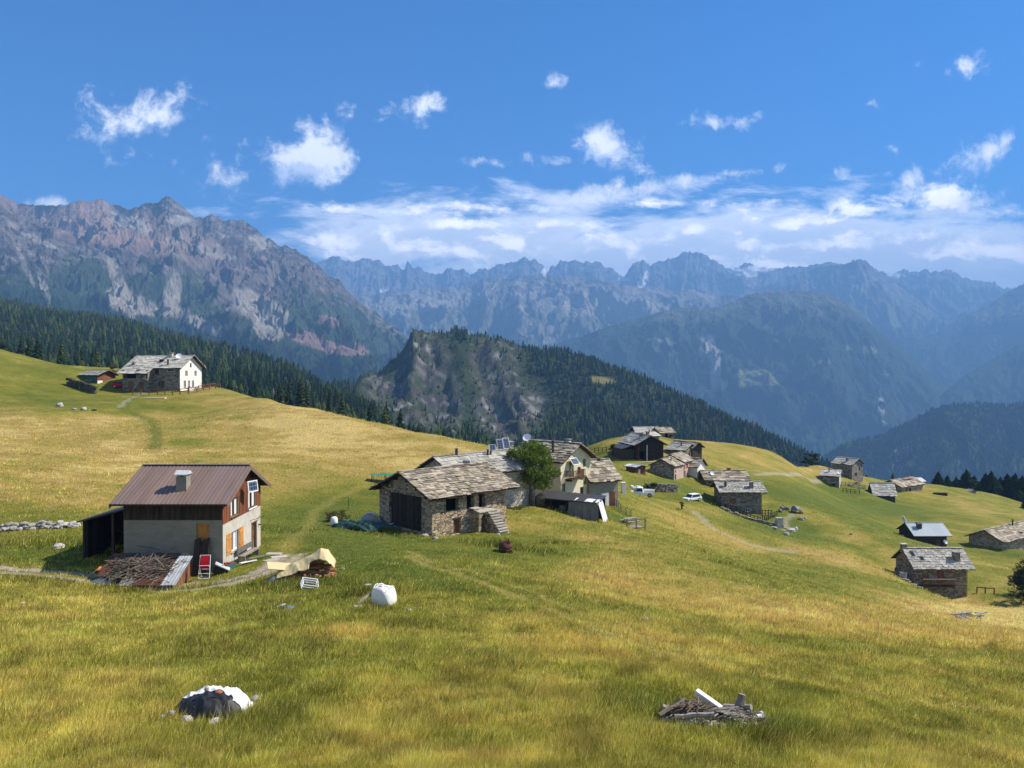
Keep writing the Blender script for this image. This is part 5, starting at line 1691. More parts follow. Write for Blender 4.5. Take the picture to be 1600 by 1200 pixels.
# ---- the big stone barn-house in the middle
def stone_house():
    A, B = np.array((-7.1, 68.0)), np.array((-0.56, 74.5))
    z0 = -14.45
    H = House('stone_farmhouse', 'large rubble stone house with slab roof and outside stone steps beside the track', 'house', A, B, 8.0, z0, 3.62, 5.35, STONE, 'slab', SLATE, ox=(0.75, 1.25), oy=(0.65, 0.7), seed=12, row=0.34, wr=(0.25, 0.8), thick=0.055, base=2.0, th=0.5,
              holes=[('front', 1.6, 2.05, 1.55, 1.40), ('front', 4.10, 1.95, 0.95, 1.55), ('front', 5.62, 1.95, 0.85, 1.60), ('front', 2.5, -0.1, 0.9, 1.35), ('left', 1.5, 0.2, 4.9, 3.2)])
    H.void('front', 1.6, 2.05, 1.55, 1.40); H.void('front', 4.10, 1.95, 0.95, 1.55); H.void('front', 5.62, 1.95, 0.85, 1.60)
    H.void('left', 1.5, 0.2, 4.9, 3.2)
    H.boards('front', 2.5, -0.1, 0.9, 1.35, WOOD_BROWN, rec=0.3)
    H.boards('left', 1.5, 0.2, 4.9, 3.2, WOOD_DARK, 'boarding', 0.25, 22)  # dark boards put in to stand for the deep shade on this gable
    # lintels
    lt = MB(); O, e, n = (np.array(q, float) for q in H.fr['front'])
    for s, w, z in ((4.0, 1.15, 3.52), (5.52, 1.05, 3.57), (2.4, 1.1, 1.27)):
        lt.obox(O, e, n, (s, s + w), (-0.3, 0.03), (z, z + 0.13))
    lt.build('lintel', WOOD_DARK, H.root)
    # rafters under the left verge
    rf = MB(); kf = (H.hr - H.h) / H.yr
    for y in (0.1, 1.5, 2.9, 4.0, 5.1, 6.5, 7.9):
        zz = H.h + kf * min(y, 8 - y)
        rf.tube((-H.L / 2 - 0.7, y, zz - 0.13), (-H.L / 2 + 0.4, y, zz - 0.13), 0.11, None, 7)
    rf.build('rafter', WOOD_DARK, H.root)
    # outside steps: landing, arch and treads running outward
    s0 = 5.35
    st = MB(); rg = np.random.default_rng(8)
    x0 = -H.L / 2 + s0
    n = 9
    for i in range(n):
        yo = -0.95 - i * 0.20; zt = 1.75 - (i + 1) * 0.215
        st.box(x0 + 0.55 + rg.uniform(-0.05, 0.05), x0 + 1.75 + rg.uniform(-0.06, 0.06), yo - 0.26, yo, zt - 0.09, zt, 0, 0.5 + rg.random() * 0.5)
    st.box(x0 - 0.55, x0 + 1.8, -0.98, -0.003, 1.66, 1.76, 0, 0.8)
    st.box(x0 - 1.0, x0 - 0.1, -0.7, -0.003, 2.02, 2.10, 0, 0.9)
    steps = st.build('steps', SLATE_GREY, H.root)
    ar = MB()
    ar.box(x0 + 0.62, x0 + 1.65, -0.96, -0.003, -1.5, 1.655)
    for i in range(n):
        yo = -0.95 - i * 0.20; zt = 1.75 - (i + 1) * 0.215
        ar.box(x0 + 0.62, x0 + 1.66, yo - 0.20, yo - 0.004, -1.5, zt - 0.094)
    ar.box(x0 - 0.55, x0 - 0.25, -0.9, -0.003, -1.5, 1.655)
    k = 9
    for i in range(k):     # shallow arch under the landing
        a0, a1 = math.pi * i / k, math.pi * (i + 1) / k
        cx, rx, rz_ = x0 + 0.18, 0.44, 0.55
        xa, xb = cx - rx * math.cos(a0), cx - rx * math.cos(a1); za, zb = 0.95 + rz_ * math.sin(a0), 0.95 + rz_ * math.sin(a1)
        ar.hexa([(xa, -0.9, za), (xb, -0.9, zb), (xb, -0.02, zb), (xa, -0.02, za), (xa, -0.9, 1.652), (xb, -0.9, 1.652), (xb, -0.02, 1.652), (xa, -0.02, 1.652)])
    ar.build('stair_wall', STONE, steps)
    return H
H2 = stone_house()

# ---- behind it
H3 = HP('low_house', 'low grey slab-roofed house just behind the big stone house', 'house', (714, 81.0), (836, 89.5), 736, 709, 6.6, STONE_PALE, z0=gz(-4, 84) - 0.2, roof='slab', roofm=SLATE_GREY, ox=(0.6, 0.5), oy=(0.5, 0.5), seed=15,
        row=0.5, wr=(0.5, 1.0), holes=[('front', 5.6, 0.5, 0.9, 1.2), ('left', 2.0, 0.4, 2.0, 1.9)])
H3.window('front', 5.6, 0.5, 0.9, 1.2, WOOD_DARK)
H3.void('left', 2.0, 0.4, 2.0, 1.9)
H3.pipe(-3.4, 3.1, 0.75, 0.16); H3.pipe(0.9, 2.6, 0.65, 0.12, METAL_DARK); H3.pipe(1.35, 2.6, 0.5, 0.1, METAL_RUST)
H3.dish(-2.9, 1.6, H3.roof_z(1.6) + 0.5, 0.42, -40, WHITE_PAINT, H3.roof)

def cream_house():
    d = np.array((0.78, -0.62)); d /= np.linalg.norm(d)
    B = XY(876, 93.2); A = B - d * 7.4
    z0 = gz(8.5, 94.5)
    z0 = -15.7
    H = House('village_house', 'tall cream plastered house with balcony and small roof solar panel, beside the leafy tree', 'house', A, B, 6.7, z0, W(880, 720, 93.5)[2] - z0, W(905, 695, 95.5)[2] - z0, CREAM, 'slab', SLATE, ox=(0.5, 0.75), oy=(0.5, 0.55), seed=21, row=0.42, wr=(0.4, 0.9), thick=0.06,
              holes=[('right', 1.9, 2.95, 0.95, 2.0), ('right', 0.35, 1.25, 0.7, 1.15), ('right', 5.0, 1.75, 0.75, 1.15), ('right', 3.7, 3.2, 0.7, 0.9), ('right', 4.3, -0.1, 0.85, 1.6), ('right', 3.0, 0.5, 0.45, 0.5), ('right', 4.9, 4.0, 0.7, 1.0)])
    H.boards('right', 1.9, 2.95, 0.95, 2.0, GREEN_SHUT, rec=0.1)
    H.boards('right', 0.35, 1.25, 0.7, 1.15, GREEN_SHUT, 'shutter', 0.05, 4); H.boards('right', 5.0, 1.75, 0.75, 1.15, GREEN_SHUT, 'shutter', 0.05, 4); H.boards('right', 4.9, 4.0, 0.7, 1.0, GREEN_SHUT, 'shutter', 0.05, 4)
    H.window('right', 3.7, 3.2, 0.7, 0.9, WOOD_BROWN); H.window('right', 3.0, 0.5, 0.45, 0.5, WHITE_PAINT, cross=False); H.boards('right', 4.3, -0.1, 0.85, 1.6, WOOD_DARK)
    hx = H.L / 2
    bf = MB(); bf.box(hx + 0.003, hx + 1.0, 1.0, 4.0, 2.80, 2.92); bf.box(hx + 0.003, hx + 0.8, 1.2, 1.32, 2.6, 2.797); bf.box(hx + 0.003, hx + 0.8, 3.6, 3.72, 2.6, 2.797)
    bal = bf.build('balcony', WOOD_DARK, H.root)
    br = MB()
    for i in range(13):
        y = 1.02 + 2.96 * i / 12
        br.box(hx + 0.93, hx + 0.97, y - 0.04, y + 0.04, 2.923, 3.85)
    for i in range(5):
        x = hx + 0.1 + 0.8 * i / 5
        for y in (1.02, 3.96):
            br.box(x - 0.03, x + 0.03, y - 0.03, y + 0.03, 2.923, 3.85)
    br.box(hx + 0.90, hx + 1.0, 0.97, 4.03, 3.853, 3.92); br.box(hx + 0.02, hx + 0.897, 0.98, 1.06, 3.853, 3.92); br.box(hx + 0.02, hx + 0.897, 3.94, 4.02, 3.853, 3.92)
    br.build('balcony_rail', WOOD_BROWN, bal)
    solar_panel((hx + 0.55, 2.3, 5.0), 1.35, 0.85, 50, 90, H.root)
    H.chimney(-1.0, 1.4, 0.5, 0.5, 0.7, STONE_GREY); H.pipe(1.7, 1.2, 1.5, 0.16); H.chimney(2.3, 3.7, 0.5, 0.5, 0.45, WHITE_WALL, SLATE)
    H.dish(-3.6, 2.8, H.roof_z(2.8) + 0.75, 0.55, -70, WHITE_PAINT, H.roof)
    ws = MB(); kb = (H.hr - H.hb) / (H.W - H.yr); zz = H.hr + H.t + 0.14
    ws.hexa([(-3.9, 3.7, zz), (1.6, 3.7, zz), (1.6, 6.9, zz - kb * 3.2), (-3.9, 6.9, zz - kb * 3.2), (-3.9, 3.7, zz + 0.06), (1.6, 3.7, zz + 0.06), (1.6, 6.9, zz + 0.06 - kb * 3.2), (-3.9, 6.9, zz + 0.06 - kb * 3.2)])
    ws.build('roof_sheet', METAL_WHITE, H.roof)
    # stone-walled upper part under the eaves in board
    return H
H4 = cream_house()
H4b = HP('stone_outbuilding', 'low stone outbuilding with tall pale chimney behind the leafy tree', 'outbuilding', (776, 94.5), (868, 98.5), 728, 708, 5.0, STONE_GREY, roof='slab', roofm=SLATE, ox=(0.4, 0.3), seed=23, row=0.5)
H4b.chimney(-0.6, 3.4, 0.7, 0.7, 1.6, STONE_PALE, SLATE_PALE)
H5 = HP('lower_house', 'low slab-roofed house with brown door built against the tall cream house', 'house', (921, 97.5), (966, 99.8), 749, 720, 5.0, CONCRETE, roof='slab', roofm=SLATE, ox=(0.15, 0.4), oy=(0.4, 0.4), seed=25, row=0.45,
        holes=[('front', 0.85, -0.1, 0.8, 2.0), ('front', 0.2, 0.6, 0.45, 0.9), ('right', 1.0, -0.1, 1.1, 1.9)])
H5.boards('front', 0.85, -0.1, 0.8, 2.0, WOOD_DARK); H5.window('front', 0.2, 0.6, 0.45, 0.9, WHITE_PAINT, cross=False); H5.boards('right', 1.0, -0.1, 1.1, 1.9, WOOD_RED)
H5.pipe(0.9, 2.2, 0.35, 0.13)
wp = MB(); O, e, n = (np.array(q, float) for q in H5.fr['front'])
wp.obox(O, e, n, (1.85, 3.1), (0.004, 0.03), (0.2, 2.0)); wp.build('plaster_patch', WHITE_WALL, H5.root)
br_ = MB(); br_.obox(O, e, n, (3.25, 4.05), (0.004, 0.05), (0.3, 2.1)); br_.build('shutter', WOOD_RED, H5.root)

# ---- the knoll hamlet
def gable_front(name, label, cat, a, b, y_eave, y_ridge, Ld, wallm, **kw):
    """House whose gable faces the camera: a, b = ends of the gable wall (px, depth), left to right."""
    A, B = XY(*a), XY(*b)
    g_, rz = basis(A, B)
    dirn = np.array((-math.sin(rz), math.cos(rz)))      # away from the camera
    # local front wall = the left long side, running from the far end to the near left corner
    z0 = kw.pop('z0', None)
    if z0 is None:
        z0 = min(gz(*A), gz(*B))
    mid = (A + B) / 2; pm = 800 + FPX * mid[0] / mid[1]
    ze = W(pm, y_eave, mid[1])[2]; zr = W(pm, y_ridge, mid[1])[2]
    return House(name, label, cat, A + dirn * Ld, A, g_, z0, ze - z0, zr - z0, wallm, **kw)

H7 = gable_front('dark_house', 'black timber house on the knoll, its porch gable facing the camera', 'house', (994, 160), (1037, 161.5), 694, 681.5, 8.5, WOOD_DARK, roof='slab', roofm=SLATE_GREY, ox=(0.5, 0.7), oy=(0.6, 0.6), seed=31, row=0.6, wr=(0.7, 1.3), thick=0.06,
                 holes=[('right', 0.6, 0.1, 1.3, 1.9), ('right', 3.3, 0.4, 0.8, 1.0)])
H7.void('right', 0.6, 0.1, 1.3, 1.9); H7.window('right', 3.3, 0.4, 0.8, 1.0, WOOD_BROWN, cross=False)
for yy in (0.35, 2.2):
    q = MB(); q.box(H7.L / 2 + 0.55, H7.L / 2 + 0.68, yy - 0.07, yy + 0.07, -0.6, H7.h - 0.1); q.build('porch_post', WOOD_RED if yy < 1 else WHITE_WALL, H7.root)
q = MB(); q.box(H7.L / 2 + 0.003, H7.L / 2 + 1.8, -0.2, 3.4, -1.2, 0.0); q.build('porch_terrace', STONE_PALE, H7.root)
H7.chimney(1.8, 2.2, 0.6, 0.6, 0.7, STONE_GREY); H7.chimney(2.9, 3.2, 0.6, 0.6, 0.6, STONE_GREY)
q = MB(); k7 = (H7.hr - H7.h) / H7.yr
q.hexa([(H7.L / 2 - 7.0, -3.0, H7.h - 1.0), (H7.L / 2 - 0.5, -3.0, H7.h - 1.0), (H7.L / 2 - 0.5, -0.62, H7.h - 0.35), (H7.L / 2 - 7.0, -0.62, H7.h - 0.35), (H7.L / 2 - 7.0, -3.0, H7.h - 0.9), (H7.L / 2 - 0.5, -3.0, H7.h - 0.9), (H7.L / 2 - 0.5, -0.62, H7.h - 0.25), (H7.L / 2 - 7.0, -0.62, H7.h - 0.25)])
ln = q.build('lean_to', METAL_DARK, H7.root)
q = MB(); q.box(H7.L / 2 - 6.8, H7.L / 2 - 0.8, -2.8, -0.01, -1.0, H7.h - 1.05); q.build('boarding', WOOD_DARK, ln)

H8b = HP('white_roofed_barn', 'barn with whitish roof between the dark house and the topmost barn on the knoll', 'barn', (998, 176), (1030, 177.5), 687, 676, 5.5, STONE_GREY, roof='slab', roofm=SLATE_PALE, ox=(0.4, 0.4), seed=33, row=0.7, wr=(0.8, 1.6))
H8b.dish(-2.0, 0.5, H8b.roof_z(0.5) + 0.4, 0.35, -60, WHITE_PAINT, H8b.roof); H8b.pipe(1.0, 1.8, 0.8, 0.13)
H8 = HP('topmost_barn', 'topmost grey-roofed barn on the knoll, against the forest', 'barn', (995, 191), (1031, 191.5), 676.5, 667.5, 5.5, WOOD_DARK, roof='slab', roofm=SLATE_GREY, ox=(0.4, 0.4), seed=34, row=0.7, wr=(0.8, 1.6))
H9 = HP('tall_dark_barn', 'dark stone barn at the right end of the topmost row on the knoll', 'barn', (1032, 189), (1054, 190), 676.5, 668.5, 5.2, STONE_GREY, roof='slab', roofm=SLATE, ox=(0.25, 0.3), oy=(0.4, 0.4), seed=35, row=0.7, wr=(0.8, 1.6),
        holes=[('front', 1.2, -0.1, 0.9, 1.6), ('front', 2.5, 0.6, 0.5, 0.6)])
H9.void('front', 1.2, -0.1, 0.9, 1.6); H9.void('front', 2.5, 0.6, 0.5, 0.6)

H10 = HP('grey_roofed_house', 'grey-roofed house with lit stone gable just below the dark house', 'house', (1043, 168), (1070, 165.5), 702.5, 693.5, 5.5, STONE_GREY, roof='slab', roofm=SLATE_GREY, ox=(0.4, 0.5), seed=41, row=0.6, wr=(0.7, 1.4), holes=[('right', 2.0, 0.4, 0.7, 0.9)])
H10.window('right', 2.0, 0.4, 0.7, 0.9, WOOD_DARK, cross=False); H10.pipe(0.6, 1.4, 0.7, 0.15)
H10b = gable_front('dark_gabled_house', 'small house with black gable behind the grey-roofed house', 'house', (1082, 168), (1097, 170), 698.5, 692, 6, WOOD_DARK, roof='slab', roofm=SLATE, ox=(0.4, 0.5), seed=42, row=0.6, wr=(0.7, 1.4))
# pinkish house whose facade is lit
H11 = HP('pink_house', 'house with sunlit pinkish facade and red shutters below the knoll', 'house', (1053.5, 145.5), (1068, 150), 727, 716.5, 4.8, STONE_GREY, roof='slab', roofm=SLATE, ox=(0.3, 0.2), oy=(0.3, 0.3), seed=43, row=0.55, wr=(0.6, 1.2), z0=gz(*XY(1060, 147)) - 0.3,
         holes=[('front', 0.4, 0.2, 0.7, 1.3), ('front', 0.45, 1.75, 0.6, 0.0 + 0.5)])
H11.boards('front', 0.4, 0.2, 0.7, 1.3, RED_SHUT); H11.boards('front', 0.45, 1.75, 0.6, 0.5, RED_SHUT, 'shutter', 0.05, 3)
H11b = HP('pink_annexe', 'taller right half of the pinkish house, with larger slab roof', 'house', (1068.5, 150.2), (1084, 155), 720, 709.5, 5.2, STONE_GREY, roof='slab', roofm=SLATE, ox=(0.3, 0.3), oy=(0.35, 0.3), seed=44, row=0.55, wr=(0.6, 1.2), z0=gz(*XY(1076, 152)) - 0.3,
          holes=[('front', 0.3, 0.0, 0.7, 1.6), ('front', 1.5, 0.2, 1.0, 0.7), ('front', 1.4, 1.9, 1.1, 0.85), ('front', 0.25, 1.8, 0.6, 0.9)])
H11b.boards('front', 0.3, 0.0, 0.7, 1.6, RED_SHUT); H11b.window('front', 1.5, 0.2, 1.0, 0.7, WHITE_PAINT); H11b.boards('front', 1.4, 1.9, 1.1, 0.85, RED_SHUT, 'shutter', 0.05, 5); H11b.boards('front', 0.25, 1.8, 0.6, 0.9, RED_SHUT, 'shutter', 0.05, 3)
def facade(H, holes, m):
    q = MB(); O, e, n = (np.array(a, float) for a in H.fr['front'])
    wall_panel(q, O + n * 0.03, e, n, [(0.01, -1.5), (H.L - 0.01, -1.5), (H.L - 0.01, H.h - 0.02), (0.01, H.h - 0.02)], holes, 0.026)
    q.build('facade_plaster', m, H.root)
facade(H11, [(0.4, 1.1, 0.2, 1.5), (0.45, 1.05, 1.75, 2.25)], PINK_WALL)
facade(H11b, [(0.3, 1.0, 0.0, 1.6), (1.5, 2.5, 0.2, 0.9), (1.4, 2.5, 1.9, 2.75), (0.25, 0.85, 1.8, 2.7)], PINK_WALL)
H11.pipe(-0.4, 1.4, 0.7, 0.12)
H12 = gable_front('white_gabled_house', 'small house with white gable at the right of the pinkish house', 'house', (1090, 152), (1102, 155), 727, 717.5, 5.5, WHITE_WALL, roof='slab', roofm=SLATE, ox=(0.4, 0.4), seed=45, row=0.55, wr=(0.6, 1.2), holes=[('right', 1.0, 0.1, 0.8, 1.1)])
H12.boards('right', 1.0, 0.1, 0.8, 1.1, WOOD_BROWN)
# tiny red shed
S1 = gable_front('garden_shed', 'tiny red-walled shed standing alone on the grass below the dark house', 'shed', (993, 138.5), (1009, 140), 729.5, 727.2, 2.4, WOOD_RED, roof='sheet', roofm=METAL_GALV, ox=(0.35, 0.4), oy=(0.3, 0.3), seed=46, holes=[('right', 0.75, 0.0, 0.7, 1.25)])
S1.boards('right', 0.75, 0.0, 0.7, 1.25, WHITE_PAINT)

# ---- the pair of stone houses in the middle right
H13 = HP('long_stone_house', 'long dark stone house with brown slab roof, rear one of the pair', 'house', (1104, 149), (1170, 149), 749.5, 736, 6.2, STONE_GREY, roof='slab', roofm=SLATE, ox=(0.5, 0.4), oy=(0.5, 0.5), seed=51, row=0.55, wr=(0.6, 1.2))
H13.chimney(1.2, 3.3, 0.55, 0.55, 0.5, BRICK, BRICK, False); H13.dish(-2.6, 1.2, H13.roof_z(1.2) + 0.45, 0.4, -70, WHITE_PAINT, H13.roof)
sp_ = solar_panel((-2.9, 1.7, H13.roof_z(1.7) + 0.35), 0.9, 0.6, 40, 0, H13.roof)
H14 = HP('slate_roofed_house', 'grey stone house with smooth grey roof and rail fence, front one of the pair', 'house', (1129, 138), (1190, 138), 767.5, 753.5, 5.6, STONE_GREY, z0=gz(*XY(1160, 137.6)) - 0.1, roof='slab', roofm=SLATE_GREY, ox=(0.7, 0.9), oy=(0.6, 0.5), seed=52, row=0.5, wr=(0.5, 0.9), thick=0.04,
         holes=[('front', 1.25, 1.65, 1.3, 0.95), ('front', 4.2, 0.1, 0.9, 0.7)])
H14.boards('front', 1.25, 1.65, 1.3, 0.95, WOOD_BROWN, 'shutter', 0.06, 6); H14.window('front', 4.2, 0.1, 0.9, 0.7, WHITE_PAINT)
H14.pipe(-2.6, 1.2, 0.9, 0.22); H14.chimney(2.0, 0.9, 0.6, 0.6, 0.85, STONE_GREY)
q = MB()
for i in range(12):
    for yy in (0.25, 0.95):
        x = -H14.L / 2 + 0.2 + i * (H14.L - 0.4) / 11
        q.box(x - 0.06, x + 0.06, yy - 0.03, yy + 0.03, H14.roof_z(yy) + 0.08, H14.roof_z(yy) + 0.22)
q.build('snow_guard', METAL_DARK, H14.roof)
q = MB(); q.tube((H14.L / 2 + 0.85, -0.5, H14.h - 0.35), (H14.L / 2 + 0.06, -0.08, H14.h - 0.6), 0.05); q.tube((H14.L / 2 + 0.06, -0.08, H14.h - 0.6), (H14.L / 2 + 0.06, -0.08, -0.5), 0.05); q.build('downpipe', METAL_DARK, H14.root)

# ---- the far terrace
H20 = HP('tower_house', 'tall grey house like a tower at the edge of the far terrace', 'house', (1302, 227), (1332, 222), 724.5, 716, 5.6, STONE_GREY, roof='slab', roofm=SLATE_GREY, ox=(0.35, 0.4), oy=(0.4, 0.4), seed=61, row=0.7, wr=(0.8, 1.6), holes=[('front', 2.6, 1.6, 0.9, 1.0), ('right', 1.6, 1.0, 0.9, 1.0), ('right', 3.4, 2.6, 0.8, 0.9)])
H20.window('front', 2.6, 1.6, 0.9, 1.0, WHITE_PAINT); H20.window('right', 1.6, 1.0, 0.9, 1.0, WOOD_BROWN); H20.window('right', 3.4, 2.6, 0.8, 0.9, WOOD_BROWN)
H20.chimney(0.8, 1.2, 0.6, 0.6, 0.9, STONE_GREY)
H21 = HP('low_white_gabled_house', 'low house with pale roof and lit white gable before the tower-like house', 'house', (1286, 212), (1312, 210), 743, 734.5, 5.2, STONE_GREY, roof='slab', roofm=SLATE_PALE, ox=(0.6, 0.4), oy=(0.5, 0.4), seed=62, row=0.7, wr=(0.8, 1.6), gable_m=WHITE_WALL, holes=[('right', 1.2, 0.2, 0.8, 1.5), ('right', 3.0, 0.6, 0.8, 0.9), ('front', 1.0, 0.2, 2.2, 0.9)])
H21.boards('right', 1.2, 0.2, 0.8, 1.5, WOOD_BROWN); H21.window('right', 3.0, 0.6, 0.8, 0.9, WOOD_BROWN); H21.void('front', 1.0, 0.2, 2.2, 0.9)
H21.pipe(-0.6, 1.5, 0.9, 0.14); H21.dish(2.0, 0.6, H21.roof_z(0.6) + 0.5, 0.4, -60, WHITE_PAINT, H21.roof)
q = MB(); O, e, n = (np.array(a, float) for a in H21.fr['right']); 
q.obox(O, e, n, (0.02, 1.15), (0.004, 0.02), (-1.0, H21.h + 0.1)); q.obox(O, e, n, (2.05, 2.95), (0.004, 0.02), (-1.0, H21.h + 0.5)); q.obox(O, e, n, (3.85, 5.18), (0.004, 0.02), (-1.0, H21.h + 0.1)); q.build('plaster', WHITE_WALL, H21.root)
H22 = HP('yellow_roofed_barn', 'dark barn with pale yellowish slab roof alone on the far terrace', 'barn', (1366, 214), (1400, 213), 772, 755, 5.0, WOOD_DARK, roof='slab', roofm=SLATE_PALE, ox=(0.3, 0.4), oy=(0.5, 0.4), seed=63, row=0.6, wr=(0.6, 1.3))
H23 = HP('red_ridged_house', 'stone house with brown slab roof and a red patch at its ridge', 'house', (1410, 229), (1443, 236), 758, 748, 6.5, STONE, roof='slab', roofm=SLATE, ox=(0.7, 0.6), oy=(0.5, 0.5), seed=64, row=0.7, wr=(0.8, 1.6), holes=[('front', 2.2, -0.1, 1.0, 1.7), ('front', 4.2, 0.3, 1.2, 1.2), ('left', 1.5, 0.2, 3.0, 1.8)])
H23.void('front', 4.2, 0.3, 1.2, 1.2); H23.boards('front', 2.2, -0.1, 1.0, 1.7, WOOD_RED); H23.void('left', 1.5, 0.2, 3.0, 1.8)
q = MB(); q.box(-0.8, 3.6, H23.yr - 1.3, H23.yr - 0.25, 0, 0.05, 0, 0.5, Matrix.Translation((0, 0, H23.roof_z(H23.yr - 0.8) + 0.2)) @ Matrix.Rotation(0.0, 4, 'X')); q.build('roof_sheet', RED_SHUT, H23.roof)
H24 = HP('far_shed', 'small pale-roofed shed behind the house with the red ridge patch', 'shed', (1430, 246), (1446, 247), 752, 747, 3.6, WOOD_BROWN, roof='sheet', roofm=METAL_WHITE, ox=(0.3, 0.3), seed=65)
H25 = gable_front('hay_hut', 'tiny grey hut alone at the crest of the far meadow', 'hut', (1518, 251), (1526.5, 252), 768, 765.2, 1.8, WOOD_GREY, z0=W(1522, 773, 251)[2] + 0.5, roof='sheet', roofm=WOOD_GREY, ox=(0.15, 0.15), oy=(0.15, 0.15), seed=66)

# ---- lower right houses
H30 = HP('blue_roofed_barn', 'black timber barn with pale blue sheet roof at the right', 'barn', (1430, 147), (1481, 147), 835, 817.5, 5.8, WOOD_DARK, roof='sheet', roofm=METAL_BLUE, ox=(0.35, 0.75), oy=(0.6, 0.5), seed=71, yr=2.9, holes=[('front', 4.2, -0.3, 1.0, 1.7)])
H30.boards('front', 4.2, -0.3, 1.0, 1.7, WOOD_BROWN)
q = MB(); q.box(-1.8, -1.0, 1.2, 1.9, H30.roof_z(1.5) - 0.2, H30.roof_z(1.5) + 0.75); q.hexa([(-1.9, 1.1, H30.roof_z(1.5) + 0.753), (-0.9, 1.1, H30.roof_z(1.5) + 0.753), (-0.9, 2.0, H30.roof_z(1.5) + 0.753), (-1.9, 2.0, H30.roof_z(1.5) + 0.753), (-1.9, 1.1, H30.roof_z(1.5) + 0.83), (-0.9, 1.1, H30.roof_z(1.5) + 0.83), (-0.9, 2.0, H30.roof_z(1.5) + 1.1), (-1.9, 2.0, H30.roof_z(1.5) + 1.1)]); q.build('roof_vent', METAL_DARK, H30.roof)
q = MB(); q.tube((-3.0, 3.2, H30.hr - 0.2), (-3.6, 3.4, H30.hr + 1.3), 0.22); q.build('stovepipe', METAL_GALV, H30.roof)
H30.dish(H30.L / 2 - 0.5, -0.5, 1.1, 0.42, -80, WHITE_PAINT)

def right_house():
    H = HP('lower_stone_house', 'stone house with grey slab roof, two chimneys and balcony, nearest at right', 'house', (1431, 112), (1512, 112), 884, 857.5, 5.5, STONE_GREY, z0=W(1431, 927, 112)[2], roof='slab', roofm=SLATE_GREY, ox=(0.45, 0.95), oy=(0.7, 0.6), seed=73, row=0.42, wr=(0.4, 0.75), thick=0.04, base=3.2,
           holes=[('front', 1.1, 1.75, 1.05, 1.0), ('front', 3.35, 1.45, 1.0, 1.75), ('left', 1.5, 0.2, 0.8, 1.5), ('right', 2.0, 1.6, 0.9, 1.0)])
    H.boards('front', 1.1, 1.75, 1.05, 1.0, WOOD_BROWN, 'shutter', 0.06, 5); H.boards('front', 3.35, 1.45, 1.0, 1.75, WOOD_BROWN); H.void('left', 1.5, 0.2, 0.8, 1.5); H.window('right', 2.0, 1.6, 0.9, 1.0, WOOD_BROWN)
    b = MB(); x0 = -H.L / 2 + 0.75; b.box(x0, x0 + 4.6, -1.1, -0.003, 1.20, 1.34)
    for xx in (x0 + 0.2, x0 + 2.3, x0 + 4.4):
        b.box(xx - 0.06, xx + 0.06, -0.9, -0.01, 1.05, 1.197)
    bal = b.build('balcony', WOOD_DARK, H.root)
    r = MB()
    for xx in (x0 + 0.05, x0 + 2.3, x0 + 4.55):
        r.box(xx - 0.04, xx + 0.04, -1.07, -0.99, 1.343, 2.22)
    r.box(x0 - 0.05, x0 + 4.65, -1.09, -0.97, 2.223, 2.30); r.box(x0, x0 + 4.6, -1.05, -1.01, 1.50, 1.56); 
    for i in range(30):
        xx = x0 + 0.12 + 4.4 * i / 29
        r.box(xx - 0.02, xx + 0.02, -1.04, -1.02, 1.563, 2.22)
    r.build('balcony_rail', WOOD_ORANGE if False else WOOD_BROWN, bal)
    t = MB(); t.box(x0 - 0.06, x0 + 4.66, -1.12, -0.94, 2.303, 2.40); t.build('handrail', WOOD_PALE, bal)
    H.chimney(H.L / 2 - 1.0, 0.9, 0.85, 0.75, 1.05, STONE_GREY, SLATE_GREY, False); H.chimney(-H.L / 2 - 0.05, 3.1, 0.75, 0.6, 0.75, STONE_GREY, SLATE_GREY, False)
    kf = (H.hr - H.h) / H.yr
    for (x, y, w, l) in ((-H.L / 2 + 0.55, 1.7, 0.55, 1.1), (-H.L / 2 + 1.55, 0.95, 0.62, 0.85)):
        q = MB(); M = Matrix.Translation((x, y, H.roof_z(y) + 0.085)) @ Matrix.Rotation(math.atan(kf), 4, 'X')
        q.box(-w / 2, w / 2, -l / 2, l / 2, 0.0, 0.05, 0, 0.5, M); s = q.build('skylight', METAL_DARK, H.roof)
        q = MB(); q.box(-w / 2 + 0.06, w / 2 - 0.06, -l / 2 + 0.06, l / 2 - 0.06, 0.053, 0.065, 0, 0.5, M); q.build('pane', GLASS, s)
    q = MB()
    for i in range(9):
        for yy in (-0.35, 1.2):
            x = -H.L / 2 + 0.2 + i * (H.L - 0.2) / 8
            q.box(x - 0.05, x + 0.05, yy - 0.03, yy + 0.03, H.roof_z(yy) + 0.06, H.roof_z(yy) + 0.2)
    q.build('snow_guard', METAL_DARK, H.roof)
    q = MB(); q.tube((H.L / 2 + 0.9, -0.62, H.h - 0.3), (H.L / 2 + 0.07, -0.06, H.h - 0.55), 0.05); q.tube((H.L / 2 + 0.07, -0.06, H.h - 0.55), (H.L / 2 + 0.07, -0.06, -1.5), 0.05); q.build('downpipe', METAL_DARK, H.root)
    return H
H31 = right_house()
H32 = HP('edge_house', 'house with brown slab roof and lit stone front at the right edge', 'house', (1569, 147), (1640, 158), 836, 820, 6.2, STONE, roof='slab', roofm=SLATE, ox=(0.8, 0.4), oy=(0.6, 0.5), seed=75, row=0.55, wr=(0.6, 1.2), holes=[('front', 1.0, -0.2, 1.6, 1.5), ('front', 3.6, -0.1, 0.9, 1.6), ('front', 5.2, 0.5, 0.8, 0.8), ('left', 1.6, 0.0, 2.2, 1.5)])
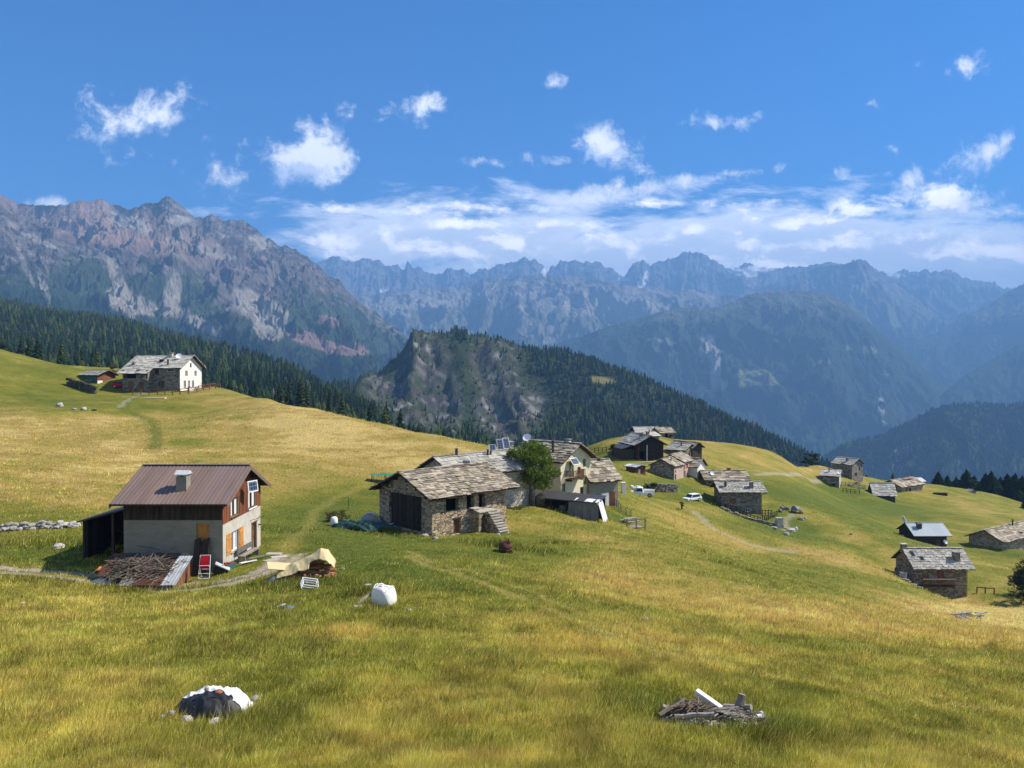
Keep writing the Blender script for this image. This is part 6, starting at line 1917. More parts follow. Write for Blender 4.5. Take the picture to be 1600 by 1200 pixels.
H32.void('front', 1.0, -0.2, 1.6, 1.5); H32.boards('front', 3.6, -0.1, 0.9, 1.6, WOOD_BROWN); H32.window('front', 5.2, 0.5, 0.8, 0.8, WOOD_DARK); H32.void('left', 1.6, 0.0, 2.2, 1.5)
H32.pipe(0.2, 2.6, 1.2, 0.16, METAL_RUST); H32.chimney(-0.9, 0.6, 0.6, 0.5, 0.25, STONE_GREY, SLATE, False)
q = MB(); q.box(-H32.L / 2 + 0.2, -H32.L / 2 + 2.2, -2.2, -0.01, -1.5, 1.1); q.hexa([(-H32.L / 2, -2.5, 1.103), (-H32.L / 2 + 2.5, -2.5, 1.103), (-H32.L / 2 + 2.5, -0.02, 1.5), (-H32.L / 2, -0.02, 1.5), (-H32.L / 2, -2.5, 1.2), (-H32.L / 2 + 2.5, -2.5, 1.2), (-H32.L / 2 + 2.5, -0.02, 1.6), (-H32.L / 2, -0.02, 1.6)]); q.build('outhouse', STONE_GREY, H32.root)

# ---- the left farm on its knoll
def left_farm():
    A = XY(200, 179.5); B = XY(281, 177)
    z0 = gz(*XY(265, 177))
    z0 = W(265, 607, 177)[2]
    H = House('hill_farmhouse', 'large farmhouse with grey slab roof and white gable on the left skyline', 'farmhouse', A, B, 8.6, z0, W(265, 573.5, 177)[2] - z0, W(265, 556, 181)[2] - z0, STONE_GREY, 'slab', SLATE_PALE, ox=(0.9, 0.9), oy=(0.6, 0.7), seed=81, row=0.6, wr=(0.6, 1.3), thick=0.05, base=3.0,
              holes=[('front', 8.0, 0.3, 1.5, 1.5), ('front', 7.0, 3.2, 1.0, 1.3), ('right', 1.4, 0.1, 0.9, 1.7), ('right', 3.0, 0.1, 0.9, 1.7), ('right', 4.6, 0.1, 0.9, 1.7), ('right', 2.0, 2.9, 0.95, 1.2), ('right', 5.6, 2.9, 0.95, 1.2), ('right', 3.9, 4.9, 0.6, 1.0)])
    H.window('front', 8.0, 0.3, 1.5, 1.5, WOOD_BROWN); H.window('front', 7.0, 3.2, 1.0, 1.3, WOOD_BROWN)
    q = MB(); O, e, n = (np.array(a, float) for a in H.fr['right'])
    Wd = 8.6; t = 0.03
    gm = MB(); wall_panel(gm, O + n * t, e, n, [(0.02, -2.0), (Wd - 0.02, -2.0), (Wd - 0.02, H.h - 0.02), (H.yr, H.hr - 0.04), (0.02, H.h - 0.02)], [(1.4, 2.3, 0.1, 1.8), (3.0, 3.9, 0.1, 1.8), (4.6, 5.5, 0.1, 1.8), (2.0, 2.95, 2.9, 4.1), (5.6, 6.55, 2.9, 4.1), (3.9, 4.5, 4.9, 5.9)], 0.026)
    gm.build('gable_plaster', WHITE_WALL, H.root)
    for s in (1.4, 3.0, 4.6):
        H.boards('right', s, 0.1, 0.9, 1.7, WOOD_GREY, 'shutter', 0.08, 4)
    for s in (2.0, 5.6):
        H.boards('right', s, 2.9, 0.95, 1.2, WOOD_GREY, 'shutter', 0.08, 4)
    H.window('right', 3.9, 4.9, 0.6, 1.0, WOOD_GREY, cross=False)
    # projecting left half with its lower eave, gallery and stair
    xl = -H.L / 2
    p = MB(); p.box(xl + 0.1, xl + 6.6, -2.0, -0.01, -3.0, 2.35); p.box(xl + 0.1, xl + 0.5, -2.0, -0.01, 2.353, 4.3); p.box(xl + 6.2, xl + 6.6, -2.0, -0.01, 2.353, 4.3); p.box(xl + 3.6, xl + 4.6, -2.0, -1.7, 2.353, 4.3)
    pr = p.build('projecting_wall', STONE_GREY, H.root)
    kf = (H.hr - H.h) / H.yr; zz = H.h - kf * 0.5
    p = MB(); p.hexa([(xl - 0.9, -2.9, zz - kf * 2.1), (xl + 7.0, -2.9, zz - kf * 2.1), (xl + 7.0, -0.5, zz - 0.05), (xl - 0.9, -0.5, zz - 0.05), (xl - 0.9, -2.9, zz - kf * 2.1 + 0.1), (xl + 7.0, -2.9, zz - kf * 2.1 + 0.1), (xl + 7.0, -0.5, zz + 0.05), (xl - 0.9, -0.5, zz + 0.05)], 1, 0.5)
    rg = np.random.default_rng(9); es = np.array((0, 2.4, kf * 2.1 - 0.05)); ln = np.linalg.norm(es)
    slab_field(p, (xl - 0.9, -2.9, zz - kf * 2.1 + 0.1), (1, 0, 0), es / ln, 7.9, ln, 0.6, (0.6, 1.3), 0.05, rg)
    p.build('porch_roof', [SLATE_PALE, WOOD_DARK], H.root)
    p = MB(); p.box(xl + 0.52, xl + 3.55, -1.0, -0.6, 2.36, 4.2); p.box(xl + 4.62, xl + 6.15, -1.0, -0.6, 2.36, 4.2); p.build('gallery_shade', DARK_VOID, pr)  # black blocks paint in the shade of the gallery
    d = MB()
    for i in range(8):
        d.box(xl + 3.3 + i * 0.24, xl + 3.54 + i * 0.24, -2.9, -2.02, 0.28 * i - 0.4, 0.28 * (i + 1) - 0.32)
    d.box(xl + 5.25, xl + 6.6, -2.9, -2.02, 2.05, 2.2)
    for i in range(6):
        d.box(xl + 5.3 + i * 0.25, xl + 5.36 + i * 0.25, -2.88, -2.82, 2.203, 3.1)
    d.box(xl + 5.25, xl + 6.65, -2.9, -2.8, 3.103, 3.17)
    d.build('stair', WOOD_GREY, pr)
    d = MB(); d.box(xl + 1.6, xl + 2.9, -2.04, -2.003, -0.2, 1.6); d.build('door', WOOD_BROWN, pr)
    d = MB(); d.box(xl + 4.6, xl + 5.6, -2.04, -2.003, -0.2, 1.5); d.build('door', WOOD_BROWN, pr)
    H.chimney(2.0, 3.8, 0.7, 0.7, 0.7, STONE_PALE); H.pipe(3.3, 0.6, 1.2, 0.2); H.chimney(-5.6, 0.6, 0.6, 0.6, 0.5, STONE_GREY); H.dish(4.6, 2.8, H.roof_z(2.8) + 0.8, 0.7, -70, WHITE_PAINT, H.roof)
    q = MB(); q.box(0.4, 1.3, 1.5, 2.1, H.roof_z(1.8), H.roof_z(1.8) + 0.6); q.build('dormer', WOOD_DARK, H.roof)
    solar_panel((H.L / 2 - 2.2, -0.15, 4.2), 1.6, 0.7, 55, 0, H.root)
    return H
HF = left_farm()
S2 = HP('cow_shed', 'low grey-roofed shed with red double door left of the farmhouse', 'shed', (126, 182), (152, 180), 586, 579.5, 5.0, TEAL_BOARD, roof='slab', roofm=SLATE_GREY, ox=(0.4, 0.7), oy=(0.4, 0.4), seed=83, row=0.6, wr=(0.8, 1.5), z0=W(150, 602, 180)[2])
q = MB(); O, e, n = (np.array(a, float) for a in S2.fr['right'])
wall_panel(q, O + n * 0.03, e, n, [(0.02, 1.1), (4.98, 1.1), (4.98, S2.h - 0.02), (2.5, S2.hr - 0.03), (0.02, S2.h - 0.02)], [(1.5, 3.5, 1.05, 2.3)], 0.026); q.build('gable_boards', WOOD_RED, S2.root)
q = MB(); q.obox(O, e, n, (0.02, 1.45), (0.004, 0.05), (-1.0, 1.095)); q.obox(O, e, n, (3.55, 4.98), (0.004, 0.05), (-1.0, 1.095)); q.build('plinth', WHITE_WALL, S2.root)
q = MB(); q.obox(O, e, n, (1.5, 2.48), (0.006, 0.05), (-0.3, 2.28)); q.obox(O, e, n, (2.52, 3.5), (0.006, 0.05), (-0.3, 2.28)); q.build('door', WOOD_BROWN, S2.root)
q = MB(); O, e, n = (np.array(a, float) for a in S2.fr['front']); q.obox(O, e, n, (0.3, S2.L - 0.6), (0.9, 1.0), (1.0, 1.2)); q.build('hay_rack', WOOD_GREY, S2.root)
# ------------------------------------------------------------------ leafy trees and bushes
def leafy(name, label, cat, base, H_, Wd_, tone, seed, clumps=46, per=150, leaf=0.2, trunk_h=0.3, trunk_r=0.2, group=None, low=0.0):
    rg = np.random.default_rng(seed)
    root = empty(name, base)
    tag(root, label, cat, group)
    V, F, C = [], [], []
    cz0, cz1 = H_ * trunk_h * 0.75 if not low else low, H_
    cs = []
    for i in range(clumps):
        t = rg.random() ** 0.8
        zz = cz0 + (cz1 - cz0) * (0.08 + 0.88 * t)
        f = (zz - cz0) / (cz1 - cz0)
        rad = Wd_ / 2 * math.sqrt(max(0.03, 1 - (abs(f - 0.42) / 0.62) ** 2.0))
        a = rg.uniform(0, 6.28); q = rad * math.sqrt(rg.random()) * 0.85
        cs.append((q * math.cos(a), q * math.sin(a), zz, rg.uniform(0.55, 1.15) * Wd_ * 0.13, rg.uniform(0.7, 1.35)))
    for (cx, cy, cz, cr, tn) in cs:
        n = per
        u = rg.normal(0, 1, (n, 3)); u /= np.linalg.norm(u, axis=1)[:, None]
        p = u * (cr * rg.uniform(0.35, 1.08, n) ** 0.6)[:, None] * np.array((1.1, 1.1, 0.75)) + np.array((cx, cy, cz))
        for k in range(n):
            d = rg.normal(0, 1, 3); d /= np.linalg.norm(d)
            e = np.cross(d, u[k] + rg.normal(0, 0.5, 3)); ln = np.linalg.norm(e)
            if ln < 1e-3:
                continue
            e /= ln
            L = leaf * rg.uniform(0.6, 1.3); w = L * 0.33
            i0 = len(V)
            V += [p[k] - d * L * 0.5, p[k] + e * w, p[k] + d * L * 0.5, p[k] - e * w]
            F.append((i0, i0 + 1, i0 + 2, i0 + 3))
            tt = tn * rg.uniform(0.75, 1.3)
            C += [tt] * 4
    crown = mesh_from_arrays('crown', np.array(V), np.array(F), M_LEAF, np.array(C)[:, None] * np.array(tone))
    crown.parent = root
    b = MB()
    if trunk_h > 0:
        b.tube((0, 0, -0.4), (0.02, 0, H_ * trunk_h), trunk_r, trunk_r * 0.75, 9)
        for (cx, cy, cz, cr, tn) in cs[:14]:
            s_ = rg.uniform(0.85, 1.2) * H_ * trunk_h
            b.tube((0.02, 0, min(s_, H_ * trunk_h)), (cx * 0.9, cy * 0.9, max(cz, H_ * trunk_h + 0.1)), trunk_r * 0.4, 0.03, 6)
    else:
        for (cx, cy, cz, cr, tn) in cs[:9]:
            b.tube((0, 0, -0.1), (cx * 0.9, cy * 0.9, cz), 0.04, 0.015, 5)
    b.build('trunk' if trunk_h > 0 else 'stem', M_BARK, root)
    return root

p = on_ground(829, 790, 86)
leafy('leafy_tree', 'broad green leafy tree standing alone in front of the cream house', 'tree', p, 7.2, 6.9, (0.135, 0.190, 0.032), 11, 56, 130, 0.30, 0.34, 0.22)
p = on_ground(960, 711, 172); leafy('bush', 'round dark bush beside the black house porch on the knoll', 'bush', p, 2.3, 2.6, (0.05, 0.08, 0.02), 12, 14, 60, 0.3, 0)
p = on_ground(1020, 772, 128); leafy('bush', 'dark green bush in front of the low dark wall by the white pickup', 'bush', p, 1.7, 2.4, (0.06, 0.09, 0.018), 13, 14, 70, 0.22, 0)
p = on_ground(1065, 796, 120); leafy('bush', 'small dark shrub alone on the slope below the white car', 'bush', p, 1.2, 0.85, (0.035, 0.055, 0.014), 14, 8, 60, 0.16, 0)
p = on_ground(175, 590, 184); leafy('bush', 'reddish brown bush between the cow shed and the hill farmhouse', 'bush', p, 3.0, 3.2, (0.19, 0.10, 0.065), 15, 16, 50, 0.34, 0)
p = on_ground(195, 852, 54); leafy('bush', 'green bush against the left end of the concrete wall', 'bush', p, 1.5, 1.5, (0.06, 0.10, 0.02), 16, 12, 70, 0.14, 0)
p = on_ground(528, 815, 66); leafy('weed_clump', 'clump of dry brown weeds behind the white barrel', 'weeds', p, 1.0, 3.0, (0.17, 0.14, 0.06), 17, 16, 60, 0.16, 0)
for k, (px, py, Y, h, w_) in enumerate([(1598, 915, 108, 4.6, 3.6), (1612, 890, 112, 5.2, 4.2)]):
    p = XY(px, Y); leafy('edge_shrub', ['dark dense shrub at the right edge, nearer and smaller', 'dark dense shrub at the right edge, farther and taller'][k], 'shrub', (p[0], p[1], gz(*p)), h, w_, (0.028, 0.045, 0.018), 18 + k, 75, 90, 0.16, 0)
p = XY(1325, 236); leafy('bush', 'dark conifer-like bush behind the tower-like house', 'bush', (p[0], p[1], gz(*p) - 0.5), 4.0, 3.6, (0.025, 0.042, 0.018), 21, 16, 60, 0.4, 0)
p = XY(1336, 724 and 226); leafy('bush', 'dark bush at the right corner of the tower-like house', 'bush', (p[0], p[1], gz(*p) - 0.3), 3.2, 2.2, (0.025, 0.042, 0.018), 22, 12, 60, 0.35, 0)
for px, Y, h in ((1262, 216, 4.2), (1274, 220, 4.6)):
    p = XY(px, Y + 12); leafy('bush', 'rounded dark tree top peeping over the knoll skyline', 'bush', (p[0], p[1], W(px, 716 + 10, Y + 12)[2] - 1), h, 4.0, (0.045, 0.065, 0.02), 23 + int(px), 16, 60, 0.4, 0, group='tree tops over the knoll skyline')

# ------------------------------------------------------------------ things around the brown-roofed house
def at(px, py, Y):
    return on_ground(px, py, Y)

def woodshed():
    x0, x1, y0, y1 = -24.3, -19.85, 44.7, 47.2
    z0 = gz(-21.5, 46)
    root = empty('woodshed', ((x0 + x1) / 2, y0, z0))
    tag(root, 'low lean-to woodshed of orange boards and metal sheets in front of the concrete house', 'shed')
    hw = (x1 - x0) / 2; d = y1 - y0
    q = MB(); k = 7                       # right side wall of boards
    for i in range(k):
        ya = d * i / k; zt = 0.45 + 1.15 * (ya / d)
        q.box(hw - 0.05, hw + random.uniform(0, 0.02), ya + 0.01, ya + d / k - 0.01, -0.4, zt, 0)
    q.build('side_wall', WOOD_BROWN, root)
    q = MB()
    for i in range(12):
        xa = -hw + (2 * hw - 0.1) * i / 12
        q.box(xa + 0.01, xa + (2 * hw) / 12 - 0.02, 0.0, 0.04, -0.4, 0.42)
    q.build('front_wall', WOOD_GREY, root)
    q = MB()
    for xx in (-hw + 0.1, hw - 0.12):
        q.box(xx - 0.06, xx + 0.06, d - 0.12, d, -0.4, 1.6)
    q.build('post', WOOD_BROWN, root)
    slope = math.atan2(1.15, d)
    cols = [METAL_RUST, GREEN_TARP, WOOD_GREY, METAL_RUST, METAL_RUST, METAL_GALV]
    for i in range(6):
        xa = -hw - 0.25 + (2 * hw + 0.5) * i / 6
        q = MB(); M = Matrix.Translation((xa, -0.25, 0.42 + 0.02 * (i % 2))) @ Matrix.Rotation(slope, 4, 'X') @ Matrix.Rotation(random.uniform(-0.02, 0.02), 4, 'Y')
        ln = 3.0 if i > 1 else 2.2
        off = 0 if i > 1 else 0.8
        q.box(0, (2 * hw + 0.5) / 6 + 0.06, off, off + ln - (0.3 if i in (2, 5) else 0), 0, 0.02, 0, None, M)
        for j in range(4):
            q.box(0.08 + j * 0.2, 0.12 + j * 0.2, off + 0.01, off + ln - 0.31, 0.0205, 0.045, 0, None, M)
        q.build('roof_sheet', cols[i], root)
    return root, hw, d, slope
WS, ws_hw, ws_d, ws_sl = woodshed()

def heap_of_sticks(name, label, c, n, ext, seed, m=WOOD_GREY, L=(0.6, 1.7), r=(0.015, 0.035), rz=0.0, tilt=0.0, cat='brushwood', h=0.35):
    rg = np.random.default_rng(seed); q = MB()
    for i in range(n):
        x = rg.normal(0, ext[0] * 0.4); y = rg.normal(0, ext[1] * 0.4)
        z = h * max(0, 1 - (x / ext[0]) ** 2 - (y / ext[1]) ** 2) * rg.uniform(0.1, 1.0) + math.tan(tilt) * y
        a = rg.normal(rz, 0.6); l = rg.uniform(*L) / 2; e = rg.normal(0, 0.14)
        p0 = (x - l * math.cos(a), y - l * math.sin(a), z - e * l + 0.03 - math.tan(tilt) * l * math.sin(a)); p1 = (x + l * math.cos(a), y + l * math.sin(a), z + e * l + 0.03 + math.tan(tilt) * l * math.sin(a))
        rr = rg.uniform(*r); mid = tuple((p0[k] + p1[k]) / 2 + rg.normal(0, 0.04) for k in range(3)); t = rg.random()
        q.tube(p0, mid, rr, rr * 0.9, 5, 0, t); q.tube(mid, p1, rr * 0.9, rr * 0.6, 5, 0, t)
    o = q.build(name, m); o.location = c
    return tag(o, label, cat)
wl = WS.location
heap_of_sticks('branch_heap', 'heap of bare grey branches on the low woodshed roof', (wl.x - 0.1, wl.y + 1.15, wl.z + 1.08), 330, (2.3, 1.15), 3, DEADWOOD, (0.6, 1.9), (0.012, 0.032), 0.3, ws_sl)

def plain(name, label, cat, boxes, m, loc, rz=0.0, group=None, bevel=0.0, rx=0.0, ry=0.0):
    q = MB()
    for b in boxes:
        q.box(*b)
    o = q.build(name, m)
    o.location = [float(a) for a in loc]; o.rotation_euler = (rx, ry, rz)
    if bevel:
        bv = o.modifiers.new('bevel', 'BEVEL'); bv.width = bevel; bv.segments = 3
    return tag(o, label, cat, group)

# boards leaning on the wall, folding chair, tub, planter
q = MB(); zb = gz(-19.5, 47.6)
for i in range(5):
    x = -19.85 + i * 0.19; h = 2.15 + 0.12 * math.sin(i * 2.1)
    q.hexa([(x, 47.35, zb - 0.2), (x + 0.175, 47.35, zb - 0.2), (x + 0.175, 47.41, zb - 0.2), (x, 47.41, zb - 0.2), (x, 47.93, zb + h), (x + 0.175, 47.93, zb + h), (x + 0.175, 47.99, zb + h), (x, 47.99, zb + h)])
tag(q.build('leaning_boards', WOOD_DARK), 'dark boards leaning on the concrete wall below the little shuttered window', 'boards')

def folding_chair():
    p = at(320, 903, 45.6)
    r = empty('folding_chair', p, 0.12); tag(r, 'white folding garden chair with red canvas beside the woodshed', 'chair')
    f = MB()
    for s in (-1, 1):
        f.tube((s * 0.32, -0.22, 0), (s * 0.30, 0.16, 1.35), 0.022); f.tube((s * 0.29, 0.32, 0), (s * 0.29, -0.12, 0.78), 0.022)
    for y, z, w in ((-0.22, 0.02, 0.32), (0.16, 1.35, 0.30), (-0.06, 0.55, 0.31), (0.32, 0.02, 0.29), (-0.13, 0.3, 0.31), (-0.12, 0.78, 0.29)):
        f.tube((-w, y, z), (w, y, z), 0.02)
    f.build('frame', WHITE_PAINT, r)
    c = MB(); n = 8
    for i in range(n):
        a0, a1 = i / n, (i + 1) / n
        pt = lambda a: (0.13 - 0.2 * a - 0.05 * math.sin(math.pi * a), 1.30 - 0.72 * a)
        (ya, za), (yb, zb_) = pt(a0), pt(a1)
        c.hexa([(-0.24, yb, zb_), (0.24, yb, zb_), (0.24, ya, za), (-0.24, ya, za), (-0.24, yb - 0.015, zb_ + 0.01), (0.24, yb - 0.015, zb_ + 0.01), (0.24, ya - 0.015, za + 0.01), (-0.24, ya - 0.015, za + 0.01)])
    c.build('seat', RED_CLOTH, r)
folding_chair()
p = at(331, 888, 46.3)
def towel(p):
    q = MB(); n = 7
    for i in range(n):
        a, b = i / n, (i + 1) / n
        q.hexa([(a * 0.4, -0.03 + 0.05 * math.sin(a * 9), 0.0), (b * 0.4, -0.03 + 0.05 * math.sin(b * 9), 0.0), (b * 0.4, 0.05 * math.sin(b * 9), 0.0), (a * 0.4, 0.05 * math.sin(a * 9), 0.0),
                (a * 0.26 + 0.02, -0.03 + 0.3, 0.85 - a * 0.2), (b * 0.26 + 0.02, -0.03 + 0.3, 0.85 - b * 0.2), (b * 0.26 + 0.02, 0.3, 0.85 - b * 0.2), (a * 0.26 + 0.02, 0.3, 0.85 - a * 0.2)])
    o = q.build('green_cloth', GREEN_NET); o.location = p; tag(o, 'bright green cloth hanging beside the red and white chair', 'cloth')
towel(p)
p = at(341, 897, 46.2)
def tub(p):
    r = empty('plastic_tub', p, 0.3); tag(r, 'tipped black plastic tub with white rim at the corner of the concrete house', 'tub')
    q = MB(); M = Matrix.Rotation(0.5, 4, 'Y')
    q.hexa([tuple(M @ Vector(a)) for a in ((-0.35, -0.25, 0), (0.35, -0.25, 0), (0.35, 0.25, 0), (-0.35, 0.25, 0), (-0.45, -0.33, 0.5), (0.45, -0.33, 0.5), (0.45, 0.33, 0.5), (-0.45, 0.33, 0.5))]); q.build('body', BLACK_SHEET, r)
    q = MB(); q.box(-0.47, 0.47, -0.35, 0.35, 0.503, 0.56, 0, 0.5, M); q.build('lid', METAL_GALV, r)
tub(p)
p = at(352, 893, 47.3)
def trough(p):
    r = empty('planter_trough', p, 1.2); tag(r, 'dark green planter trough at the foot of the lit gable wall', 'planter')
    q = MB(); q.box(-0.75, 0.75, -0.22, 0.22, -0.2, 0.42); q.build('body', TEAL_BOARD, r)
    q = MB()
    for i in range(18):
        q.stone((random.uniform(-0.65, 0.65), random.uniform(-0.15, 0.15), 0.47), 0.09, i)
    q.build('flowers', RED_SHUT, r)
trough(p)
def bench():
    p = np.array((-17.55, 51.2, gz(-17.55, 51.2)))
    r = empty('bench', p, math.radians(86)); tag(r, 'weathered wooden bench piled with planks along the lit gable wall', 'bench')
    q = MB()
    for i in range(3):
        q.box(-1.3, 1.3, -0.22 + i * 0.16, -0.08 + i * 0.16, 0.45, 0.49)
    q.build('seat', WOOD_GREY, r)
    for x in (-1.1, 1.1):
        q = MB(); q.box(x - 0.04, x + 0.04, -0.2, 0.24, -0.3, 0.447); q.build('leg', WOOD_GREY, r)
    q = MB(); q.box(-1.3, 1.3, 0.28, 0.31, 0.6, 0.95); q.box(-1.2, -1.12, 0.24, 0.278, 0.3, 0.95); q.box(1.12, 1.2, 0.24, 0.278, 0.3, 0.95); q.build('backrest', WOOD_GREY, r)
bench()
for i, (x, y, l, lab) in enumerate(((-17.1, 49.6, 1.6, 'short pale plank leaning by the terrace edge'), (-16.75, 50.6, 2.2, 'long pale plank lying along the terrace edge'))):
    plain('plank', lab, 'plank', [(-l / 2, l / 2, -0.09, 0.09, 0.02, 0.07)], WOOD_GREY if i else WHITE_PAINT, (x, y, gz(x, y) + 0.12), 1.25, ry=0.1)
for i, (px, py) in enumerate(((428, 866), (436, 871), (424, 876))):
    p = at(px, py, 52); q = MB(); q.box(-0.5, 0.5, -0.3, 0.3, -0.1, 0.06); o = q.build('paving_slab', SLAB_PAVE); o.location = p; o.rotation_euler = (0, 0, i * 0.5); tag(o, 'loose paving slab in the grass at the terrace corner of the concrete house', 'slab', 'loose paving slabs by the terrace')
p = at(240, 878, 45.3)
o = draped('grey_sheet', METAL_GALV, lambda X, Y: 0.35 * np.exp(-(X / 0.5) ** 2 - (Y / 0.4) ** 2) + 0.03 * np.sin(9 * X + 4 * Y) + 0.02, -0.75, 0.75, -0.5, 0.5); o.location = (-24.4, 45.5, gz(-24.4, 45.5)); tag(o, 'crumpled grey sheet at the left end of the woodshed', 'sheet')
o = draped('orange_sheet', ORANGE_CLOTH, lambda X, Y: 0.75 + 0.22 * Y + 0.04 * np.sin(6 * X) * np.cos(5 * Y), -0.7, 0.4, -0.4, 0.4); o.location = (-24.3, 46.4, gz(-24.3, 46.4)); tag(o, 'orange sheet over the left end of the woodshed roof', 'sheet')

# old dry stone wall at the left edge
q = MB(); rg_ = np.random.default_rng(91)
for i in range(260):
    t_ = rg_.random(); px_ = -45 + 165 * t_; c_ = XY(px_, 60.2 + 1.6 * t_); s_ = rg_.uniform(0.12, 0.34)
    y_ = c_[1] + rg_.normal(0, 0.28); z_ = abs(rg_.normal(0, 0.24)) * (1 - min(1, abs(y_ - c_[1]) / 0.8)) * (0.6 + 0.6 * math.sin(px_ / 9.0) ** 2)
    q.stone((c_[0], y_, gz(c_[0], y_) + z_ + 0.04), s_, 2000 + i, 0, 0.6)
tag(q.build('dry_stone_wall', ROCK), 'low tumbled dry stone wall at the left edge behind the track', 'stone wall')

# ------------------------------------------------------------------ tarpaulin pile in the middle
def tarp_pile():
    p = at(478, 903, 43.5)
    r = empty('covered_woodpile', p, math.radians(8)); tag(r, 'woodpile half covered by a cream tarpaulin with a leaning board', 'woodpile')
    rg = np.random.default_rng(2)
    q = MB()
    for i in range(70):
        x = rg.uniform(-1.3, 1.55); y = rg.uniform(-0.55, 0.55); zmax = 0.30 + 0.55 * (x + 1.3) / 2.8
        z = rg.uniform(0, zmax); L = rg.uniform(0.35, 0.8)
        q.tube((x - L / 2, y + rg.normal(0, 0.05), z), (x + L / 2, y + rg.normal(0, 0.05), z + rg.normal(0, 0.05)), rg.uniform(0.05, 0.1), None, 6)
    for i in range(16):
        q.stone((rg.uniform(-0.3, 1.6), rg.uniform(-0.85, -0.5), rg.uniform(0, 0.35)), rg.uniform(0.09, 0.17), i + 50)
    q.build('logs', BRICK, r)
    def f(X, Y):
        hx = np.interp(X, [-1.55, -1.1, -0.4, 0.3, 0.85, 1.25, 1.55, 1.7], [0.45, 0.70, 1.0, 1.30, 1.66, 1.52, 1.0, 0.62])
        t = np.clip((Y + 0.85) / 1.9, 0, 1)
        prof = np.clip(np.sin(np.pi * np.clip(0.12 + 0.86 * t, 0, 1)), 0, 1) ** 0.65
        edge = np.interp(X, [-1.6, -0.4, 0.2, 1.0, 1.7], [0.0, 0.02, 0.14, 0.42, 0.46])
        z = edge + (hx - edge) * prof
        fold = 0.22 * (ridged((X + 0.3 * Y) / 0.75, Y / 1.9, 3, 8) - 0.45) + 0.05 * fbm(X / 0.2, Y / 0.3, 2, 9)
        z = z + fold * (0.35 + 0.9 * (1 - prof))
        low = (Y < -0.74 + 0.10 * np.sin(3.1 * X + 1)) & (X > 0.3)
        return np.where(low, np.nan, z)
    draped('tarpaulin', CREAM_TARP, f, -1.5, 1.65, -0.85, 1.05, 60, 44, r)
    q = MB(); M = Matrix.Translation((-1.35, -0.1, 0.72)) @ Matrix.Rotation(0.25, 4, 'Y') @ Matrix.Rotation(0.22, 4, 'X') @ Matrix.Rotation(0.3, 4, 'Z')
    q.box(-0.75, 0.75, -0.42, 0.42, 0, 0.03, 0, 0.5, M); q.build('board', CREAM_TARP, r)
    draped('ground_sheet', GREY_TARP, lambda X, Y: 0.42 * np.exp(-(X / 0.6) ** 2 - (Y / 0.5) ** 2) + 0.04 * np.sin(8 * X + 5 * Y), -0.7, 0.6, -0.55, 0.55, 24, 22, r).location = (-1.35, -0.35, 0.0)
tarp_pile()
def crate():
    p = at(481, 919, 42.3)
    r = empty('plastic_crate', p, 0.6); r.rotation_euler = (0.5, 0.25, 0.5); tag(r, 'white slatted plastic crate tipped over in front of the cream tarpaulin', 'crate')
    q = MB()
    for y in (-0.28, 0.28):
        for z in (0.05, 0.2, 0.35):
            q.box(-0.4, 0.4, y - 0.015, y + 0.015, z, z + 0.09)
    for x in (-0.4, 0.4):
        for z in (0.05, 0.2, 0.35):
            q.box(x - 0.015, x + 0.015, -0.264, 0.264, z, z + 0.09)
    for i in range(3):
        q.box(-0.38, 0.38, -0.25 + i * 0.18, -0.13 + i * 0.18, 0.0, 0.03)
    q.build('slats', WHITE_PAINT, r)
    q = MB(); q.box(-0.37, 0.37, -0.255, 0.255, 0.035, 0.06); q.build('contents', BLACK_SHEET, r)
crate()
def tank():
    p = at(600, 946, 36)
    r = empty('bulk_bag', p, math.radians(-24)); tag(r, 'bulging white bulk bag with a small red mark standing in the grass', 'bag')
    q = MB(); V, F = [], []; n = 36
    prof = [(0.0, 0.80), (0.06, 0.93), (0.2, 1.02), (0.42, 1.05), (0.62, 1.0), (0.78, 0.93), (0.88, 0.78), (0.93, 0.55), (0.95, 0.28), (0.955, 0.02)]
    for k, (z, s_) in enumerate(prof):
        for t in range(n):
            a = 2 * math.pi * t / n
            ca, sa = math.cos(a), math.sin(a)
            rr = (abs(ca) ** 3.4 + abs(sa) ** 3.4) ** (-1 / 3.4)
            x, y = 0.50 * s_ * rr * ca, 0.44 * s_ * rr * sa
            w = 0.045 * float(pn(np.array([3 * ca + z * 2]), np.array([3 * sa + z * 3]), 31)[0]) + 0.02 * math.sin(9 * a + 6 * z)
            V.append((x * (1 + w), y * (1 + w), z * (0.94 - 0.16 * x + 0.05 * math.sin(3 * a)) + (0.10 * w if k else 0)))
    for k in range(len(prof) - 1):
        for t in range(n):
            F.append((k * n + t, k * n + (t + 1) % n, (k + 1) * n + (t + 1) % n, (k + 1) * n + t))
    F.append(tuple(range((len(prof) - 1) * n, len(prof) * n)))
    q.add(V, F); q.build('body', TANK, r, True)
    q = MB(); q.box(-0.13, 0.05, -0.22, -0.12, 0.88, 0.935, 0, 0.5, Matrix.Rotation(0.05, 4, 'X')); q.build('label_patch', RED_CLOTH, r)
    for sx in (-1, 1):
        q = MB(); pr = (0.36 * sx, -0.3, 0.80)
        for k in range(6):
            a = math.pi * (k + 1) / 6; c = (0.36 * sx + 0.04 * sx * math.sin(a), -0.3 + 0.6 * (k + 1) / 6, 0.80 + 0.13 * math.sin(a)); q.tube(pr, c, 0.018, None, 6); pr = c
        q.build('strap', TANK, r)
tank()
plain('foam_block', 'small white foam block above the left corner of the white bulk bag', 'block', [(-0.16, 0.16, -0.1, 0.1, 0, 0.2)], WHITE_PAINT, at(575, 919, 39), 0.3, bevel=0.02)
